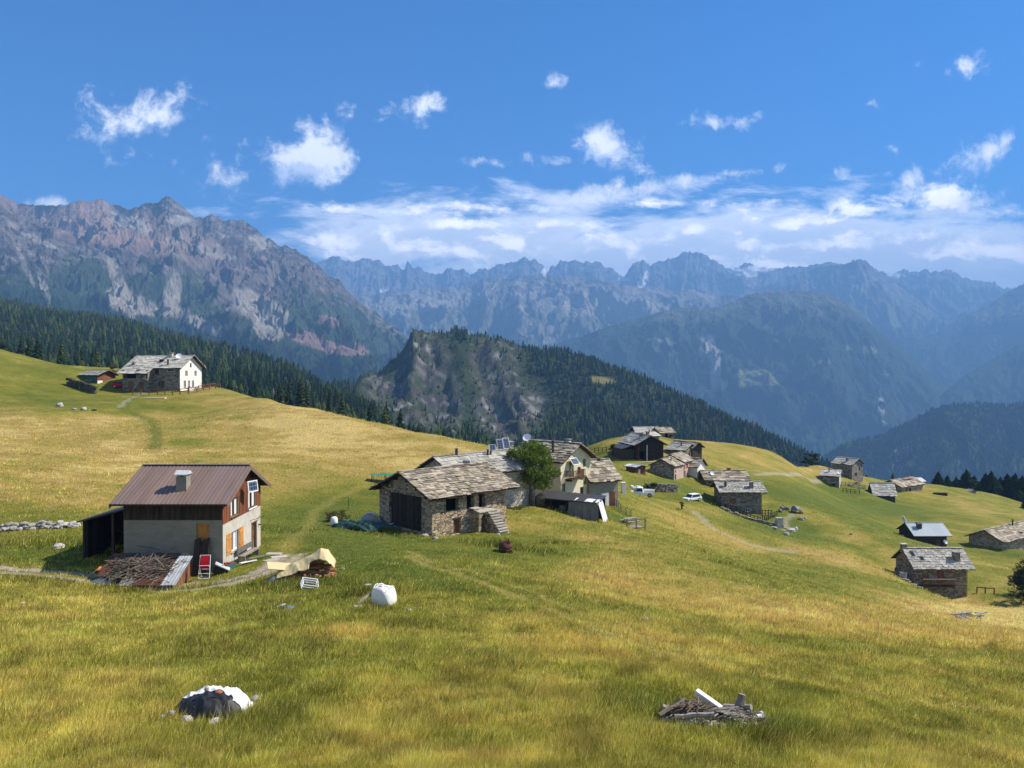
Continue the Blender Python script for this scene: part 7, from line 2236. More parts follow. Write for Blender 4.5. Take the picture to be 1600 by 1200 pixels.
plain('foam_block', 'white foam block with a broken corner left of the white bulk bag', 'block', [(-0.2, 0.12, -0.12, 0.12, 0, 0.16), (0.123, 0.2, -0.12, 0.02, 0, 0.12)], WHITE_PAINT, at(561, 952, 35), 0.2, bevel=0.015)
plain('plank', 'old plank lying in the grass between the two white foam blocks', 'plank', [(-1.3, 1.3, -0.07, 0.07, 0.03, 0.10)], WOOD_GREY, at(568, 938, 37), 1.42)
o = draped('blue_sheet', BLUE_SHEET, lambda X, Y: 0.06 + 0.05 * np.sin(8 * X + 3 * Y) * np.cos(6 * Y), -0.24, 0.34, -0.2, 0.2); o.location = at(449, 951, 36.5); tag(o, 'scrap of bright blue plastic sheet in the grass', 'sheet')
o = draped('white_scrap', WHITE_SHEET, lambda X, Y: 0.06 + 0.05 * np.sin(9 * X + 2 * Y), -0.2, 0.2, -0.14, 0.16); o.location = at(439, 948, 36.8); tag(o, 'scrap of white plastic beside the blue sheet', 'sheet')

# rusty drum
def drum():
    p = at(790, 863, 60.5)
    r = empty('rusty_drum', p); tag(r, 'rusty brown steel drum with a ragged rim standing in the grass', 'drum')
    q = MB(); n = 20; V, F = [], []
    rg = np.random.default_rng(6)
    hs = [0.82 + rg.uniform(-0.08, 0.06) for _ in range(n)]
    for rr, fz in ((0.50, 0), (0.515, 0.33), (0.53, 0.34), (0.515, 0.36), (0.50, 0.62), (0.52, 0.63), (0.50, 0.65), (0.50, 1.0), (0.47, 1.0), (0.47, 0.1)):
        for k in range(n):
            a = 2 * math.pi * k / n
            V.append((rr * math.cos(a), rr * math.sin(a), fz * hs[k] - 0.05))
    for i in range(9):
        for k in range(n):
            F.append((i * n + k, i * n + (k + 1) % n, (i + 1) * n + (k + 1) % n, (i + 1) * n + k))
    F.append(tuple(range(9 * n, 10 * n)))
    q.add(V, F); q.build('shell', METAL_RUST, r, True)
    q = MB()
    for k in range(7):
        a = rg.uniform(0, 6.28); q.tube((0.3 * math.cos(a), 0.3 * math.sin(a), 0.05), (0.42 * math.cos(a + 0.3), 0.42 * math.sin(a + 0.3), 0.95), 0.03, None, 6)
    q.build('scrap_wood', WOOD_BROWN, r)
drum()

# ------------------------------------------------------------------ around the big stone house
def green_heap():
    p = at(570, 828, 64)
    def f(X, Y):
        h = np.interp(X, [-3.2, -2.3, -1.2, 0.2, 1.4, 2.6, 3.4], [0.15, 0.55, 0.6, 0.75, 0.7, 0.4, 0.05])
        t = np.clip((Y + 1.3) / 2.8, 0, 1)
        z = h * np.sin(np.pi * np.clip(t, 0.02, 0.98)) ** 0.7
        z = z + 0.42 * (ridged(X / 1.6 + 3, (Y + 0.4 * X) / 1.1, 3, 5) - 0.45) + 0.10 * fbm(X / 0.35, Y / 0.35, 3, 6)
        edge = 1 - ((X - 0.1) / 3.3) ** 2 - ((Y - 0.1) / (1.35 + 0.25 * np.sin(2.2 * X))) ** 2
        return np.where(edge < 0.02, np.nan, z + 0.04)
    o = draped('green_tarpaulin', GREEN_TARP, f, -3.3, 3.5, -1.5, 1.6, 80, 46)
    o.location = p; o.rotation_euler = (0, 0, -0.16)
    tag(o, 'crumpled dark green tarpaulin spread on the grass left of the big stone house', 'tarpaulin')
green_heap()
def hay_dome():
    p = at(579, 820, 66.5)
    r = empty('covered_haystack', (p[0], p[1], p[2])); tag(r, 'small domed grey stack with pale rim behind the green tarpaulin', 'haystack')
    q = MB(); q.lathe([(0.95, -0.2), (0.98, 0.35), (0.85, 0.75), (0.55, 1.05), (0.15, 1.18)], (0, 0, 0), 16); q.build('hay', WOOD_GREY, r, True)
    q = MB()
    for k in range(20):
        a0 = math.pi * k / 20; a1 = math.pi * (k + 1) / 20
        q.tube((1.0 * math.cos(a0), -0.25, 1.2 * math.sin(a0)), (1.0 * math.cos(a1), -0.25, 1.2 * math.sin(a1)), 0.05, None, 6)
    q.build('rim', WHITE_PAINT, r)
hay_dome()
def barrel(px, py, Y, label):
    p = at(px, py, Y)
    q = MB(); q.lathe([(0.26, 0), (0.31, 0.08), (0.34, 0.40), (0.31, 0.72), (0.2, 0.84), (0.1, 0.86)], (0, 0, 0), 16)
    o = q.build('plastic_barrel', WHITE_PAINT, None, True); o.location = p; tag(o, label, 'barrel')
barrel(522, 822, 65, 'white plastic barrel at the left end of the green tarpaulin')
q = MB(); q.tube((0, 0, -0.2), (0.05, 0, 1.25), 0.03, None, 6); o = q.build('stake', WOOD_DARK); o.location = at(544, 797, 76); tag(o, 'thin upright stake in the grass behind the green tarpaulin', 'stake')
plain('white_pole', 'white pole lying across the green tarpaulin', 'pole', [(-1.0, 1.0, -0.03, 0.03, 0, 0.06)], WHITE_PAINT, at(598, 829, 63) + np.array((0, 0, 0.45)), 0.45, ry=-0.1)
def pen():
    p = at(601, 756, 95)
    r = empty('netted_pen', p, 0.05); tag(r, 'small pen roofed with bright green netting beyond the big stone house', 'pen')
    for x in (-1.6, 0, 1.6):
        for y in (0, 1.3):
            q = MB(); q.box(x - 0.04, x + 0.04, y - 0.04, y + 0.04, -0.3, 1.05); q.build('post', WOOD_DARK, r)
    o = draped('net', GREEN_NET, lambda X, Y: 1.1 + 0.05 * np.cos(3.8 * X) + 0.02 * np.sin(7 * Y), -1.75, 1.75, -0.15, 1.45, 24, 12, r)
    q = MB()
    for i in range(17):
        x = -1.6 + 3.2 * i / 16
        q.box(x - 0.02, x + 0.02, -0.06, -0.045, 0.0, 1.0)
    q.build('mesh_side', GREEN_TARP, r)
pen()
def pot(px, py, Y):
    p = at(px, py, Y)
    r = empty('potted_plant', p); tag(r, 'dark plant in a brown pot right of the outside stone steps', 'potted plant')
    q = MB(); q.lathe([(0.14, 0), (0.22, 0.35), (0.24, 0.38)], (0, 0, 0), 12); q.build('pot', BRICK, r)
    rg = np.random.default_rng(3); V, F, C = [], [], []
    for i in range(130):
        a = rg.uniform(0, 6.28); e = rg.uniform(0.3, 1.4); L = rg.uniform(0.3, 0.65)
        d = np.array((math.cos(a) * math.cos(e), math.sin(a) * math.cos(e), math.sin(e))); s = np.array((-math.sin(a), math.cos(a), 0)) * 0.04
        b = np.array((0, 0, 0.4)); i0 = len(V); V += [b - s, b + d * L + s * 0.3, b + s]; F.append((i0, i0 + 1, i0 + 2)); C += [(0.07, 0.05, 0.03)] * 3
    o = mesh_from_arrays('leaves', np.array(V), np.array(F), M_LEAF, np.array(C)); o.parent = r
pot(772, 829, 71.5)
for i in range(7):
    x, y = [(778, 828), (786, 822), (783, 829), (790, 818), (681, 842), (664, 838), (779, 836)][i]
    p = at(x, y, 70); q = MB(); q.stone((0, 0, 0.05), 0.22 + 0.05 * (i % 3), 300 + i); o = q.build('fallen_stone', ROCK); o.location = p; tag(o, 'loose stone lying at the foot of the big stone house', 'stone', 'loose stones at the foot of the big stone house')

# the three solar panels standing beside the outbuilding roof
for i, (px, py, Y, az) in enumerate([(770, 703, 95, 18), (781.5, 694.5, 97, 18), (791, 692.5, 97.5, 22)]):
    c = W(px, py, Y)
    r = empty('solar_panel', (c[0], c[1], gz(c[0], c[1])), 0); tag(r, ['lowest of the three tilted solar panels behind the stone houses', 'middle of the three tilted solar panels behind the stone houses', 'right one of the three tilted solar panels behind the stone houses'][i], 'solar panel', 'solar panels behind the stone houses')
    zz = c[2] - gz(c[0], c[1])
    solar_panel((0, 0, zz), 0.75, 1.35, 62, az, r, name='cells', frame=METAL_GALV)
    for dx in (-0.3, 0.3):
        q = MB(); q.tube((dx, 0.35, -0.3), (dx, 0.12, zz), 0.04, None, 6); q.build('mast', METAL_DARK, r)

# dark-roofed open shed in front of the cream house
def open_shed():
    A, B = XY(836, 88.5), XY(936, 85.5)
    L, rz = basis(A, B); mid = (A + B) / 2; z0 = gz(*mid)
    r = empty('open_shed', (mid[0], mid[1], z0), rz); tag(r, 'long low open shed with dark roof and grey tarpaulin front below the cream house', 'shed')
    zt = W(836, 776, 88.5)[2] - z0; zt2 = W(936, 787, 85.5)[2] - z0
    zt = max(zt, 1.55); zt2 = max(zt2, 1.5)
    q = MB(); q.hexa([(-L / 2, -0.3, zt - 0.1), (L / 2, -0.3, zt2 - 0.1), (L / 2, 3.0, zt2 + 0.25), (-L / 2, 3.0, zt + 0.25), (-L / 2, -0.3, zt), (L / 2, -0.3, zt2), (L / 2, 3.0, zt2 + 0.35), (-L / 2, 3.0, zt + 0.35)]); q.build('roof', METAL_DARK, r)
    for i in range(5):
        x = -L / 2 + 0.1 + (L - 0.2) * i / 4; q = MB(); zz = zt + (zt2 - zt) * i / 4
        q.box(x - 0.06, x + 0.06, -0.06, 0.06, -1.2, zz - 0.11); q.build('post', WOOD_DARK, r)
    q = MB(); q.box(-L / 2 + 0.1, L / 2 - 0.1, 2.8, 2.95, -1.5, min(zt, zt2) + 0.15); q.build('back_wall', WOOD_DARK, r)
    def f(X, Y):
        return 0 * X
    q = MB(); n = 26
    for i in range(n):
        a, b = i / n, (i + 1) / n
        xa, xb = L * (0.06 + 0.46 * a), L * (0.06 + 0.46 * b)
        wob = lambda t: 0.07 * math.sin(t * 21) + 0.04 * math.sin(t * 47)
        za, zb = (zt + zt2) / 2 - 0.12, zt2 - 0.12
        q.hexa([(xa - L * 0.02, -0.22 + wob(a), -0.9), (xb - L * 0.02, -0.22 + wob(b), -0.9), (xb - L * 0.02, -0.19 + wob(b), -0.9), (xa - L * 0.02, -0.19 + wob(a), -0.9), (xa - L * 0.02, -0.16, zt2 - 0.1), (xb - L * 0.02, -0.16, zt2 - 0.1), (xb - L * 0.02, -0.13, zt2 - 0.1), (xa - L * 0.02, -0.13, zt2 - 0.1)])
    q.build('tarpaulin_front', GREY_TARP, r)
    draped('white_sheet', WHITE_SHEET, lambda X, Y: 0.0 + np.interp(X, [0, 0.25, 0.85], [zt2 - 0.02, zt2 - 0.12, -0.6]) + 0.12 * np.sin(7 * Y + 2 * X) + 0.07 * np.sin(17 * Y + 3), 0, 0.85, -0.42, 1.3, 16, 30, r).location = (L / 2 - 0.15, 0, 0)
    draped('white_cover', WHITE_SHEET, lambda X, Y: 0.035 + 0.03 * np.sin(4 * X) + zt2 + 0.11 * (Y + 0.3), -3.3, 0, -0.3, 1.0, 24, 10, r).location = (L / 2 - 0.1, 0, 0)
    q = MB(); q.lathe([(0.5, -0.5), (0.5, 0.5), (0.45, 0.75), (0.1, 0.8)], (0.2 - L * 0.12, 1.0, 0), 14); q.build('water_butt', GREY_TARP, r)
    return r
open_shed()
# terrace with blanket, chair and bits in front of the cream house
o = draped('orange_blanket', ORANGE_CLOTH, lambda X, Y: 0.55 + 0.12 * np.sin(2.5 * X) + 0.05 * np.sin(8 * X + 5 * Y) - 0.5 * (np.abs(Y) > 0.35) * (np.abs(Y) - 0.35), -0.75, 0.75, -0.6, 0.6, 28, 20); o.location = (7.0, 92.0, gz(7.0, 92.0) + 0.15); o.rotation_euler = (0, 0, 0.3); tag(o, 'orange blanket thrown over the terrace wall below the cream house', 'blanket')
stone_run('terrace_wall', 'low pale terrace wall at the foot of the cream house', [(-0.8, 90.6), (3.0, 91.2), (8.2, 91.6)], 0.6, 0.5, ROCK, 9)
def wooden_chair():
    p = at(948, 783, 96.5)
    r = empty('deck_chair', p, 0.4); tag(r, 'orange wooden deck chair in front of the lower slab-roofed house', 'chair')
    q = MB()
    for i in range(5):
        q.box(-0.42, 0.42, -0.45 + i * 0.17, -0.32 + i * 0.17, 0.38, 0.42)
    q.build('seat', WOOD_ORANGE, r)
    q = MB(); M = Matrix.Translation((0, 0.4, 0.4)) @ Matrix.Rotation(-0.3, 4, 'X')
    for i in range(5):
        q.box(-0.42 + i * 0.17, -0.29 + i * 0.17, -0.02, 0.02, 0, 0.95, 0, None, M)
    q.build('backrest', WOOD_ORANGE, r)
    for x in (-0.4, 0.4):
        for y in (-0.4, 0.36):
            q = MB(); q.box(x - 0.035, x + 0.035, y - 0.035, y + 0.035, -0.2, 0.378); q.build('leg', WOOD_ORANGE, r)
wooden_chair()
for i, (px, py, Y) in enumerate(((925, 781, 96), (932, 783, 96), (958, 781, 97))):
    p = at(px, py, Y); q = MB()
    for k in range(10):
        q.box(-0.35 + 0.05 * (k % 3), 0.3, -0.2, 0.2, 0.1 * k, 0.1 * k + 0.085, 0, None)
    o = q.build('brick_stack', BRICK); o.location = p; o.rotation_euler = (0, 0, i); o.scale = (1, 1, 0.7 + 0.1 * i); tag(o, ['short stack of reddish bricks nearest the cream house door', 'stack of reddish bricks beside the shorter one', 'reddish brick stack right of the orange deck chair'][i], 'bricks')
plain('gate_pillar', 'white plastered gate pillar behind the lower slab-roofed house', 'pillar', [(-0.28, 0.28, -0.25, 0.25, -0.5, 1.5), (-0.34, 0.34, -0.31, 0.31, 1.503, 1.6)], WHITE_WALL, at(974, 771, 108), 0.3)
fence('green_fence', 'green mesh fence along the little garden right of the open shed', [at(957, 789, 95), at(970, 800, 92), at(986, 809, 90)], 1.0, 0.7, GREEN_TARP, (0.15, 0.38, 0.62, 0.95), 0.035)
def picnic(px, py, Y, rz, label, m=WOOD_GREY, s=1.0, group=None):
    p = at(px, py, Y)
    r = empty('picnic_table', p, rz); r.scale = (s, s, s); tag(r, label, 'picnic table', group)
    q = MB()
    for i in range(4):
        q.box(-0.9, 0.9, -0.36 + i * 0.18, -0.20 + i * 0.18, 0.72, 0.76)
    q.build('tabletop', m, r)
    for y in (-0.72, 0.72):
        q = MB(); q.box(-0.9, 0.9, y - 0.14, y + 0.14, 0.43, 0.47); q.build('seat', m, r)
    for x in (-0.65, 0.65):
        q = MB(); q.tube((x, -0.75, -0.2), (x, -0.1, 0.715), 0.05, None, 6); q.tube((x, 0.75, -0.2), (x, 0.1, 0.715), 0.05, None, 6); q.box(x - 0.03, x + 0.03, -0.8, 0.8, 0.36, 0.425); q.build('leg', m, r)
picnic(984, 819, 88.5, 0.5, 'grey wooden picnic table inside the little railed platform')
def platform():
    p = at(989, 824, 88); r = empty('wooden_platform', p, 0.35); tag(r, 'small wooden platform with rails below the green fence', 'platform')
    q = MB()
    for i in range(8):
        q.box(-1.2 + i * 0.3, -0.92 + i * 0.3, -0.8, 0.8, 0.02, 0.09)
    q.build('deck', WOOD_GREY, r)
    for x in (-1.15, 0.0, 1.15):
        q = MB(); q.box(x - 0.05, x + 0.05, -0.8, -0.7, -0.8, 1.2); q.build('post', WOOD_GREY, r)
    q = MB(); q.box(-1.2, 1.2, -0.86, -0.805, 1.0, 1.1); q.box(-1.2, 1.2, -0.86, -0.805, 0.5, 0.58); q.build('rail', WOOD_GREY, r)
platform()

# ------------------------------------------------------------------ knoll hamlet bits
def wheel(r, x, y, rad, w=0.2):
    q = MB(); q.tube((x, y - w / 2, rad), (x, y + w / 2, rad), rad, None, 14); t = q.build('wheel', BLACK_SHEET, r)
    q = MB(); q.tube((x, y - w / 2 - 0.01, rad), (x, y + w / 2 + 0.01, rad), rad * 0.55, None, 10); q.build('rim', METAL_GALV, t)
def car(name, label, cat, p, rz, paint, pick=False):
    r = empty(name, p, rz); tag(r, label, cat)
    q = MB()
    q.hexa([(-2.0, -0.8, 0.35), (2.0, -0.8, 0.35), (2.0, 0.8, 0.35), (-2.0, 0.8, 0.35), (-2.0, -0.82, 0.85), (1.95, -0.78, 0.78), (1.95, 0.78, 0.78), (-2.0, 0.82, 0.85)])
    if pick:
        q.hexa([(-0.3, -0.76, 0.84), (1.05, -0.76, 0.80), (1.05, 0.76, 0.80), (-0.3, 0.76, 0.84), (-0.2, -0.64, 1.45), (0.6, -0.64, 1.45), (0.6, 0.64, 1.45), (-0.2, 0.64, 1.45)])
        q.box(-2.0, -0.35, -0.82, -0.76, 0.853, 1.1); q.box(-2.0, -0.35, 0.76, 0.82, 0.853, 1.1); q.box(-2.0, -1.94, -0.755, 0.755, 0.853, 1.1)
        gl = [((0.63, -0.6, 1.38), (0.63, 0.6, 1.38), (1.0, 0.68, 0.90), (1.0, -0.68, 0.90))]
    else:
        q.hexa([(-1.8, -0.78, 0.84), (1.0, -0.76, 0.80), (1.0, 0.76, 0.80), (-1.8, 0.78, 0.84), (-1.5, -0.64, 1.45), (0.45, -0.64, 1.45), (0.45, 0.64, 1.45), (-1.5, 0.64, 1.45)])
    o = q.build('body', paint, r); bv = o.modifiers.new('bevel', 'BEVEL'); bv.width = 0.07; bv.segments = 2
    x0, x1 = (-0.2, 0.6) if pick else (-1.5, 0.45)
    for s in (-1, 1):
        q = MB(); q.hexa([(x0 + 0.02, s * 0.775, 0.92), (x1 + 0.3, s * 0.775, 0.92), (x1 + 0.3, s * 0.70, 0.92), (x0 + 0.02, s * 0.70, 0.92), (x0 + 0.08, s * 0.675, 1.38), (x1 - 0.02, s * 0.675, 1.38), (x1 - 0.02, s * 0.60, 1.38), (x0 + 0.08, s * 0.60, 1.38)] if s < 0 else
                         [(x0 + 0.02, s * 0.70, 0.92), (x1 + 0.3, s * 0.70, 0.92), (x1 + 0.3, s * 0.775, 0.92), (x0 + 0.02, s * 0.775, 0.92), (x0 + 0.08, s * 0.60, 1.38), (x1 - 0.02, s * 0.60, 1.38), (x1 - 0.02, s * 0.675, 1.38), (x0 + 0.08, s * 0.675, 1.38)]); q.build('side_window', GLASS, r)
    q = MB(); q.hexa([(x1 + 0.34, -0.66, 0.90), (x1 + 0.50, -0.66, 0.90), (x1 + 0.50, 0.66, 0.90), (x1 + 0.34, 0.66, 0.90), (x1 + 0.0, -0.58, 1.40), (x1 + 0.08, -0.58, 1.40), (x1 + 0.08, 0.58, 1.40), (x1 + 0.0, 0.58, 1.40)]); q.build('windscreen', GLASS, r)
    for x in (-1.25, 1.3):
        for y in (-0.74, 0.74):
            wheel(r, x, y, 0.33)
    for y in (-0.55, 0.55):
        q = MB(); q.box(1.93, 1.99, y - 0.15, y + 0.15, 0.58, 0.72); q.build('headlight', METAL_GALV, r)
    return r
p = at(1002, 776, 124); car('pickup', 'small white pickup parked on the grass below the tiny red shed', 'pickup', p, math.radians(170), WHITE_PAINT, True)
p = at(1081, 780, 132); car('parked_car', 'white car parked left of the pair of stone houses', 'car', (p[0], p[1], p[2] - 0.35), math.radians(215), WHITE_PAINT).scale = (0.85, 0.85, 0.85)
for i, (px, py, Y, s) in enumerate(((991, 765, 128, 0.3), (997, 764, 128, 0.35), (987, 762, 128, 0.25))):
    p = at(px, py, Y); q = MB(); q.box(-1.1 * s, 1.1 * s, -s, s, 0, 1.5 * s); o = q.build('white_sack', WHITE_SHEET); bv = o.modifiers.new('b', 'BEVEL'); bv.width = 0.12 * s * 3; bv.segments = 3; o.location = p; o.rotation_euler = (0, 0, i); tag(o, 'white sack lying behind the white pickup', 'sack', 'white sacks behind the pickup')
stone_run('garden_wall', 'dark low stone wall behind the white pickup', [at(1009, 768, 127), at(1054, 769, 129)], 1.3, 0.6, STONE_GREY, 12)
fence('paddock_fence', 'short dark fence left of the black house on the knoll', [at(929, 708, 172), at(941, 707, 172), at(954, 705, 173)], 1.1, 1.2, WOOD_DARK)
fence('rail_fence', 'dark rail fence along the front of the slate-roofed house', [at(1125, 794, 134), at(1150, 800, 132.5), (XY(1185, 131)), at(1214, 806, 131.5)], 1.0, 1.1, WOOD_DARK)
fence('rail_fence', 'short dark rail fence at the right side of the slate-roofed house', [XY(1192, 137), XY(1206, 138.5)], 1.1, 1.0, WOOD_DARK)
stone_run('retaining_wall', 'grey dry stone retaining wall under the rail fence of the slate-roofed house', [XY(1128, 132.5), XY(1150, 131.2), XY(1185, 129.8), XY(1224, 129.5)], 0.55, 0.7, STONE_GREY, 14, base=1.6)
plain('wall_pillar', 'pale squared stone pillar at the right end of the retaining wall', 'pillar', [(-0.55, 0.55, -0.4, 0.4, -1.0, 1.7)], STONE_PALE, XYZ := (XY(1218, 129.2)[0], XY(1218, 129.2)[1], gz(*XY(1218, 129.2))), 0.2)
o = draped('rubble_cover', GREY_TARP, lambda X, Y: np.where((X / 1.15) ** 2 + (Y / 0.9) ** 2 > 1, np.nan, 1.25 * np.sqrt(np.clip(1 - (X / 1.15) ** 2 - (Y / 0.9) ** 2, 0, 1)) * (1 - 0.25 * X) + 0.08 * np.sin(7 * X + 4 * Y)), -1.15, 1.15, -0.9, 0.9, 30, 26); o.location = at(1245, 801, 138); tag(o, 'grey tarpaulin heaped over something right of the pair of stone houses', 'tarpaulin')
o = draped('pale_sheet', WHITE_SHEET, lambda X, Y: 0.5 - 0.5 * X + 0.05 * np.sin(8 * Y), 0.0, 0.75, -0.5, 0.5, 14, 14); o.location = at(1250, 801, 137.2); tag(o, 'pale sheet on the right side of the grey heap', 'sheet')
for i, (px, py, Y, s) in enumerate(((1219, 800, 133, 0.5), (1224, 796, 134, 0.6), (1231, 797, 135, 0.55))):
    p = at(px, py, Y); q = MB(); q.stone((0, 0, 0.2), s * 1.0, 700 + i, 0, 0.9); o = q.build('boulder', STONE_GREY if i < 2 else ROCK); o.location = p; tag(o, 'dark boulder between the retaining wall pillar and the grey heap', 'boulder', 'boulders by the retaining wall')

# ------------------------------------------------------------------ pale rocks in the grass
ROCKS = [(1229, 836, 112, .5), (1236, 830, 114, .7), (1243, 828, 114, .6), (1252, 812, 122, .6), (1258, 811, 122, .5), (1209, 826, 118, .5), (1213, 822, 119, .4), (1007, 970, 36, .22), (92, 856, 55, .35), (270, 944, 40, .13), (66, 821, 58, .4), (250, 845, 50, .2),
         (116, 640, 150, .45), (131, 640, 150, .6), (148, 641, 150, .5), (93, 635, 153, .8), (139, 641, 150, .3), (440, 1000, 31, .12), (535, 890, 44, .15), (515, 912, 40, .18), (1388, 842, 150, .3), (35, 944, 39, .14), (640, 955, 34, .12), (1460, 820, 160, .4), (1330, 835, 130, .3)]
_rk = None
for i, (px, py, Y, s) in enumerate(ROCKS):
    p = at(px, py, Y); q = MB(); q.stone((0, 0, 0.25 * s), s, 500 + i, 0, 0.65); o = q.build('rock', ROCK if i != 14 and i != 19 else STONE_GREY); o.location = p
    tag(o, 'pale rock half sunk in the meadow grass', 'rock', 'pale rocks scattered over the meadow')

# ------------------------------------------------------------------ far terrace bits
fence('terrace_rail', 'rail fence round the terrace in front of the low white-gabled house', [XY(1316, 212), XY(1328, 213), XY(1342, 214), XY(1354, 219)], 1.2, 1.3, WOOD_GREY)
fence('terrace_rail', 'second rail fence below the tower-like house, nearer the meadow', [XY(1318, 207), XY(1330, 207.5), XY(1344, 208.5)], 1.2, 1.3, WOOD_DARK)
picnic(1330, 760, 209, 0.3, 'picnic table on the terrace left below the tower-like house', WOOD_GREY, 1.1)
picnic(1340, 757, 213, 0.9, 'picnic table on the terrace nearer the tower-like house', WOOD_BROWN, 1.1)
plain('water_trough', 'dark water trough on the meadow right of the house with the red ridge patch', 'trough', [(-1.9, 1.9, -0.5, -0.35, -0.3, 0.6), (-1.9, 1.9, 0.35, 0.5, -0.3, 0.6), (-1.9, -1.75, -0.345, 0.345, -0.3, 0.6), (1.75, 1.9, -0.345, 0.345, -0.3, 0.6), (-1.74, 1.74, -0.345, 0.345, -0.3, 0.3)], WOOD_DARK, at(1469, 773, 236), -0.1)
fence('slope_fence', 'short brown fence on the slope right of the nearest right-hand house', [XY(1529, 113), XY(1542, 112.5), XY(1556, 112)], 1.0, 2.4, WOOD_BROWN, (0.9,), 0.06)
stone_run('garden_wall', 'curved low stone wall at the left corner of the nearest right-hand house', [XY(1403, 117.5), XY(1409, 112.5), XY(1420, 109.5), XY(1436, 108.6)], 0.8, 0.6, STONE_GREY, 16)
plain('stone_post', 'square stone post beside the left gable of the nearest right-hand house', 'post', [(-0.38, 0.38, -0.38, 0.38, -0.6, 1.7), (-0.46, 0.46, -0.46, 0.46, 1.703, 1.82)], STONE_PALE, (*XY(1413, 112.3), gz(*XY(1413, 112.3))))
rg_ = np.random.default_rng(44)
for i in range(14):
    px = 1497 + rg_.uniform(0, 37); py = 964 + rg_.uniform(-4, 4); p = at(px, py, 96)
    if i < 4:
        o = plain('plank', 'weathered plank in the rubble heap below the nearest right-hand house', 'plank', [(-1.1, 1.1, -0.1, 0.1, 0, 0.08)], WOOD_GREY, p + np.array((0, 0, 0.1 + 0.07 * i)), rg_.uniform(-0.4, 0.6), 'planks in the rubble heap')
    else:
        q = MB(); q.stone((0, 0, 0.1), rg_.uniform(0.18, 0.42), 800 + i); o = q.build('rubble_stone', ROCK); o.location = p; tag(o, 'stone of the rubble heap below the nearest right-hand house', 'stone', 'stones of the rubble heap')

# ------------------------------------------------------------------ left farm bits
stone_run('retaining_wall', 'dark retaining wall left of the farmhouse forecourt', [XY(106, 176), XY(148, 172)], 1.7, 0.8, WALL_DARK, 18, base=2.0)
fence('yard_fence', 'long brown fence in front of the hill farmhouse', [XY(207, 170), XY(246, 168.5), XY(281, 167), XY(308, 167.5), XY(337, 172)], 1.25, 2.0, WOOD_BROWN, (0.5, 0.92), 0.06)
fence('yard_fence', 'brown fence at the right end of the hill farmhouse yard', [XY(310, 182), XY(328, 181), XY(344, 178)], 1.4, 1.5, WOOD_BROWN, (0.35, 0.65, 0.95), 0.07)
picnic(322, 605, 174, 0.3, 'brown picnic table at the right end of the farmhouse yard', WOOD_BROWN, 1.3)
picnic(300, 606, 172, 0.1, 'brown picnic table before the white farmhouse gable', WOOD_BROWN, 1.2)
p = at(190, 606, 173); car('parked_car', 'dark red car parked left in the farmhouse yard', 'car', p, math.radians(5), RED_CLOTH)
o = plain('white_trough', 'white trough right of the dark red car', 'trough', [(-1.1, 1.1, -0.4, 0.4, 0, 0.75)], WHITE_PAINT, at(202, 607, 172), 0.0, bevel=0.05)
plain('hay_bale', 'pale straw bale at the foot of the farmhouse slope', 'bale', [(-2.2, 2.2, -0.5, 0.5, -0.2, 0.25)], CREAM_TARP, at(243, 623, 166), 0.0, bevel=0.1)

# ------------------------------------------------------------------ covered heap in the foreground
def fore_heap():
    p = at(316, 1128, 19.3)
    r = empty('covered_heap', p, math.radians(-3)); tag(r, 'low heap under black and white plastic sheets in the foreground grass', 'covered heap')
    def dome(X, Y):
        q = 1 - (X / 0.98) ** 2 - ((Y - 0.62) / 0.72) ** 2
        return np.where(q > 0, 0.40 * np.minimum(1.0, 1.25 * np.clip(q, 0, 1) ** 0.62) * (1 + 0.10 * np.sin(2.3 * X + 1.1)), 0.0) + 0.03 * np.sin(6 * X + 3 * np.sin(4 * Y)) + 0.018 * np.sin(19 * X + 7 * Y) * np.cos(11 * Y) + 0.12 * (ridged(X / 0.62 + 2, (Y + 0.5 * X) / 0.8, 4, 15, 0.6) - 0.4) + 0.012 * fbm(X / 0.12, Y / 0.14, 2, 16)
    draped('black_sheet', BLACK_SHEET, lambda X, Y: np.where((X / 1.08) ** 2 + ((Y - 0.62) / 0.84) ** 2 > 1.0 + 0.10 * np.sin(5 * X), np.nan, dome(X, Y) + 0.02), -1.15, 1.15, -0.3, 1.5, 70, 54, r)
    def top(X, Y):
        lo = 0.60 + 0.06 * np.sin(2.4 * X + 0.7) + 0.55 * (X > 0.2) * (0.2 - X) + 0.10 * np.sin(9 * X) * (X > 0.6) + 0.2 * (X < -0.3) * (-0.3 - X)
        inn = (Y > lo) & ((X / 1.02) ** 2 + ((Y - 0.66) / 0.80) ** 2 < 1.0)
        return np.where(inn, dome(X, Y) + 0.05, np.nan)
    draped('white_sheet', WHITE_SHEET, top, -1.05, 1.05, -0.1, 1.5, 70, 60, r)
    return p
fp = fore_heap()
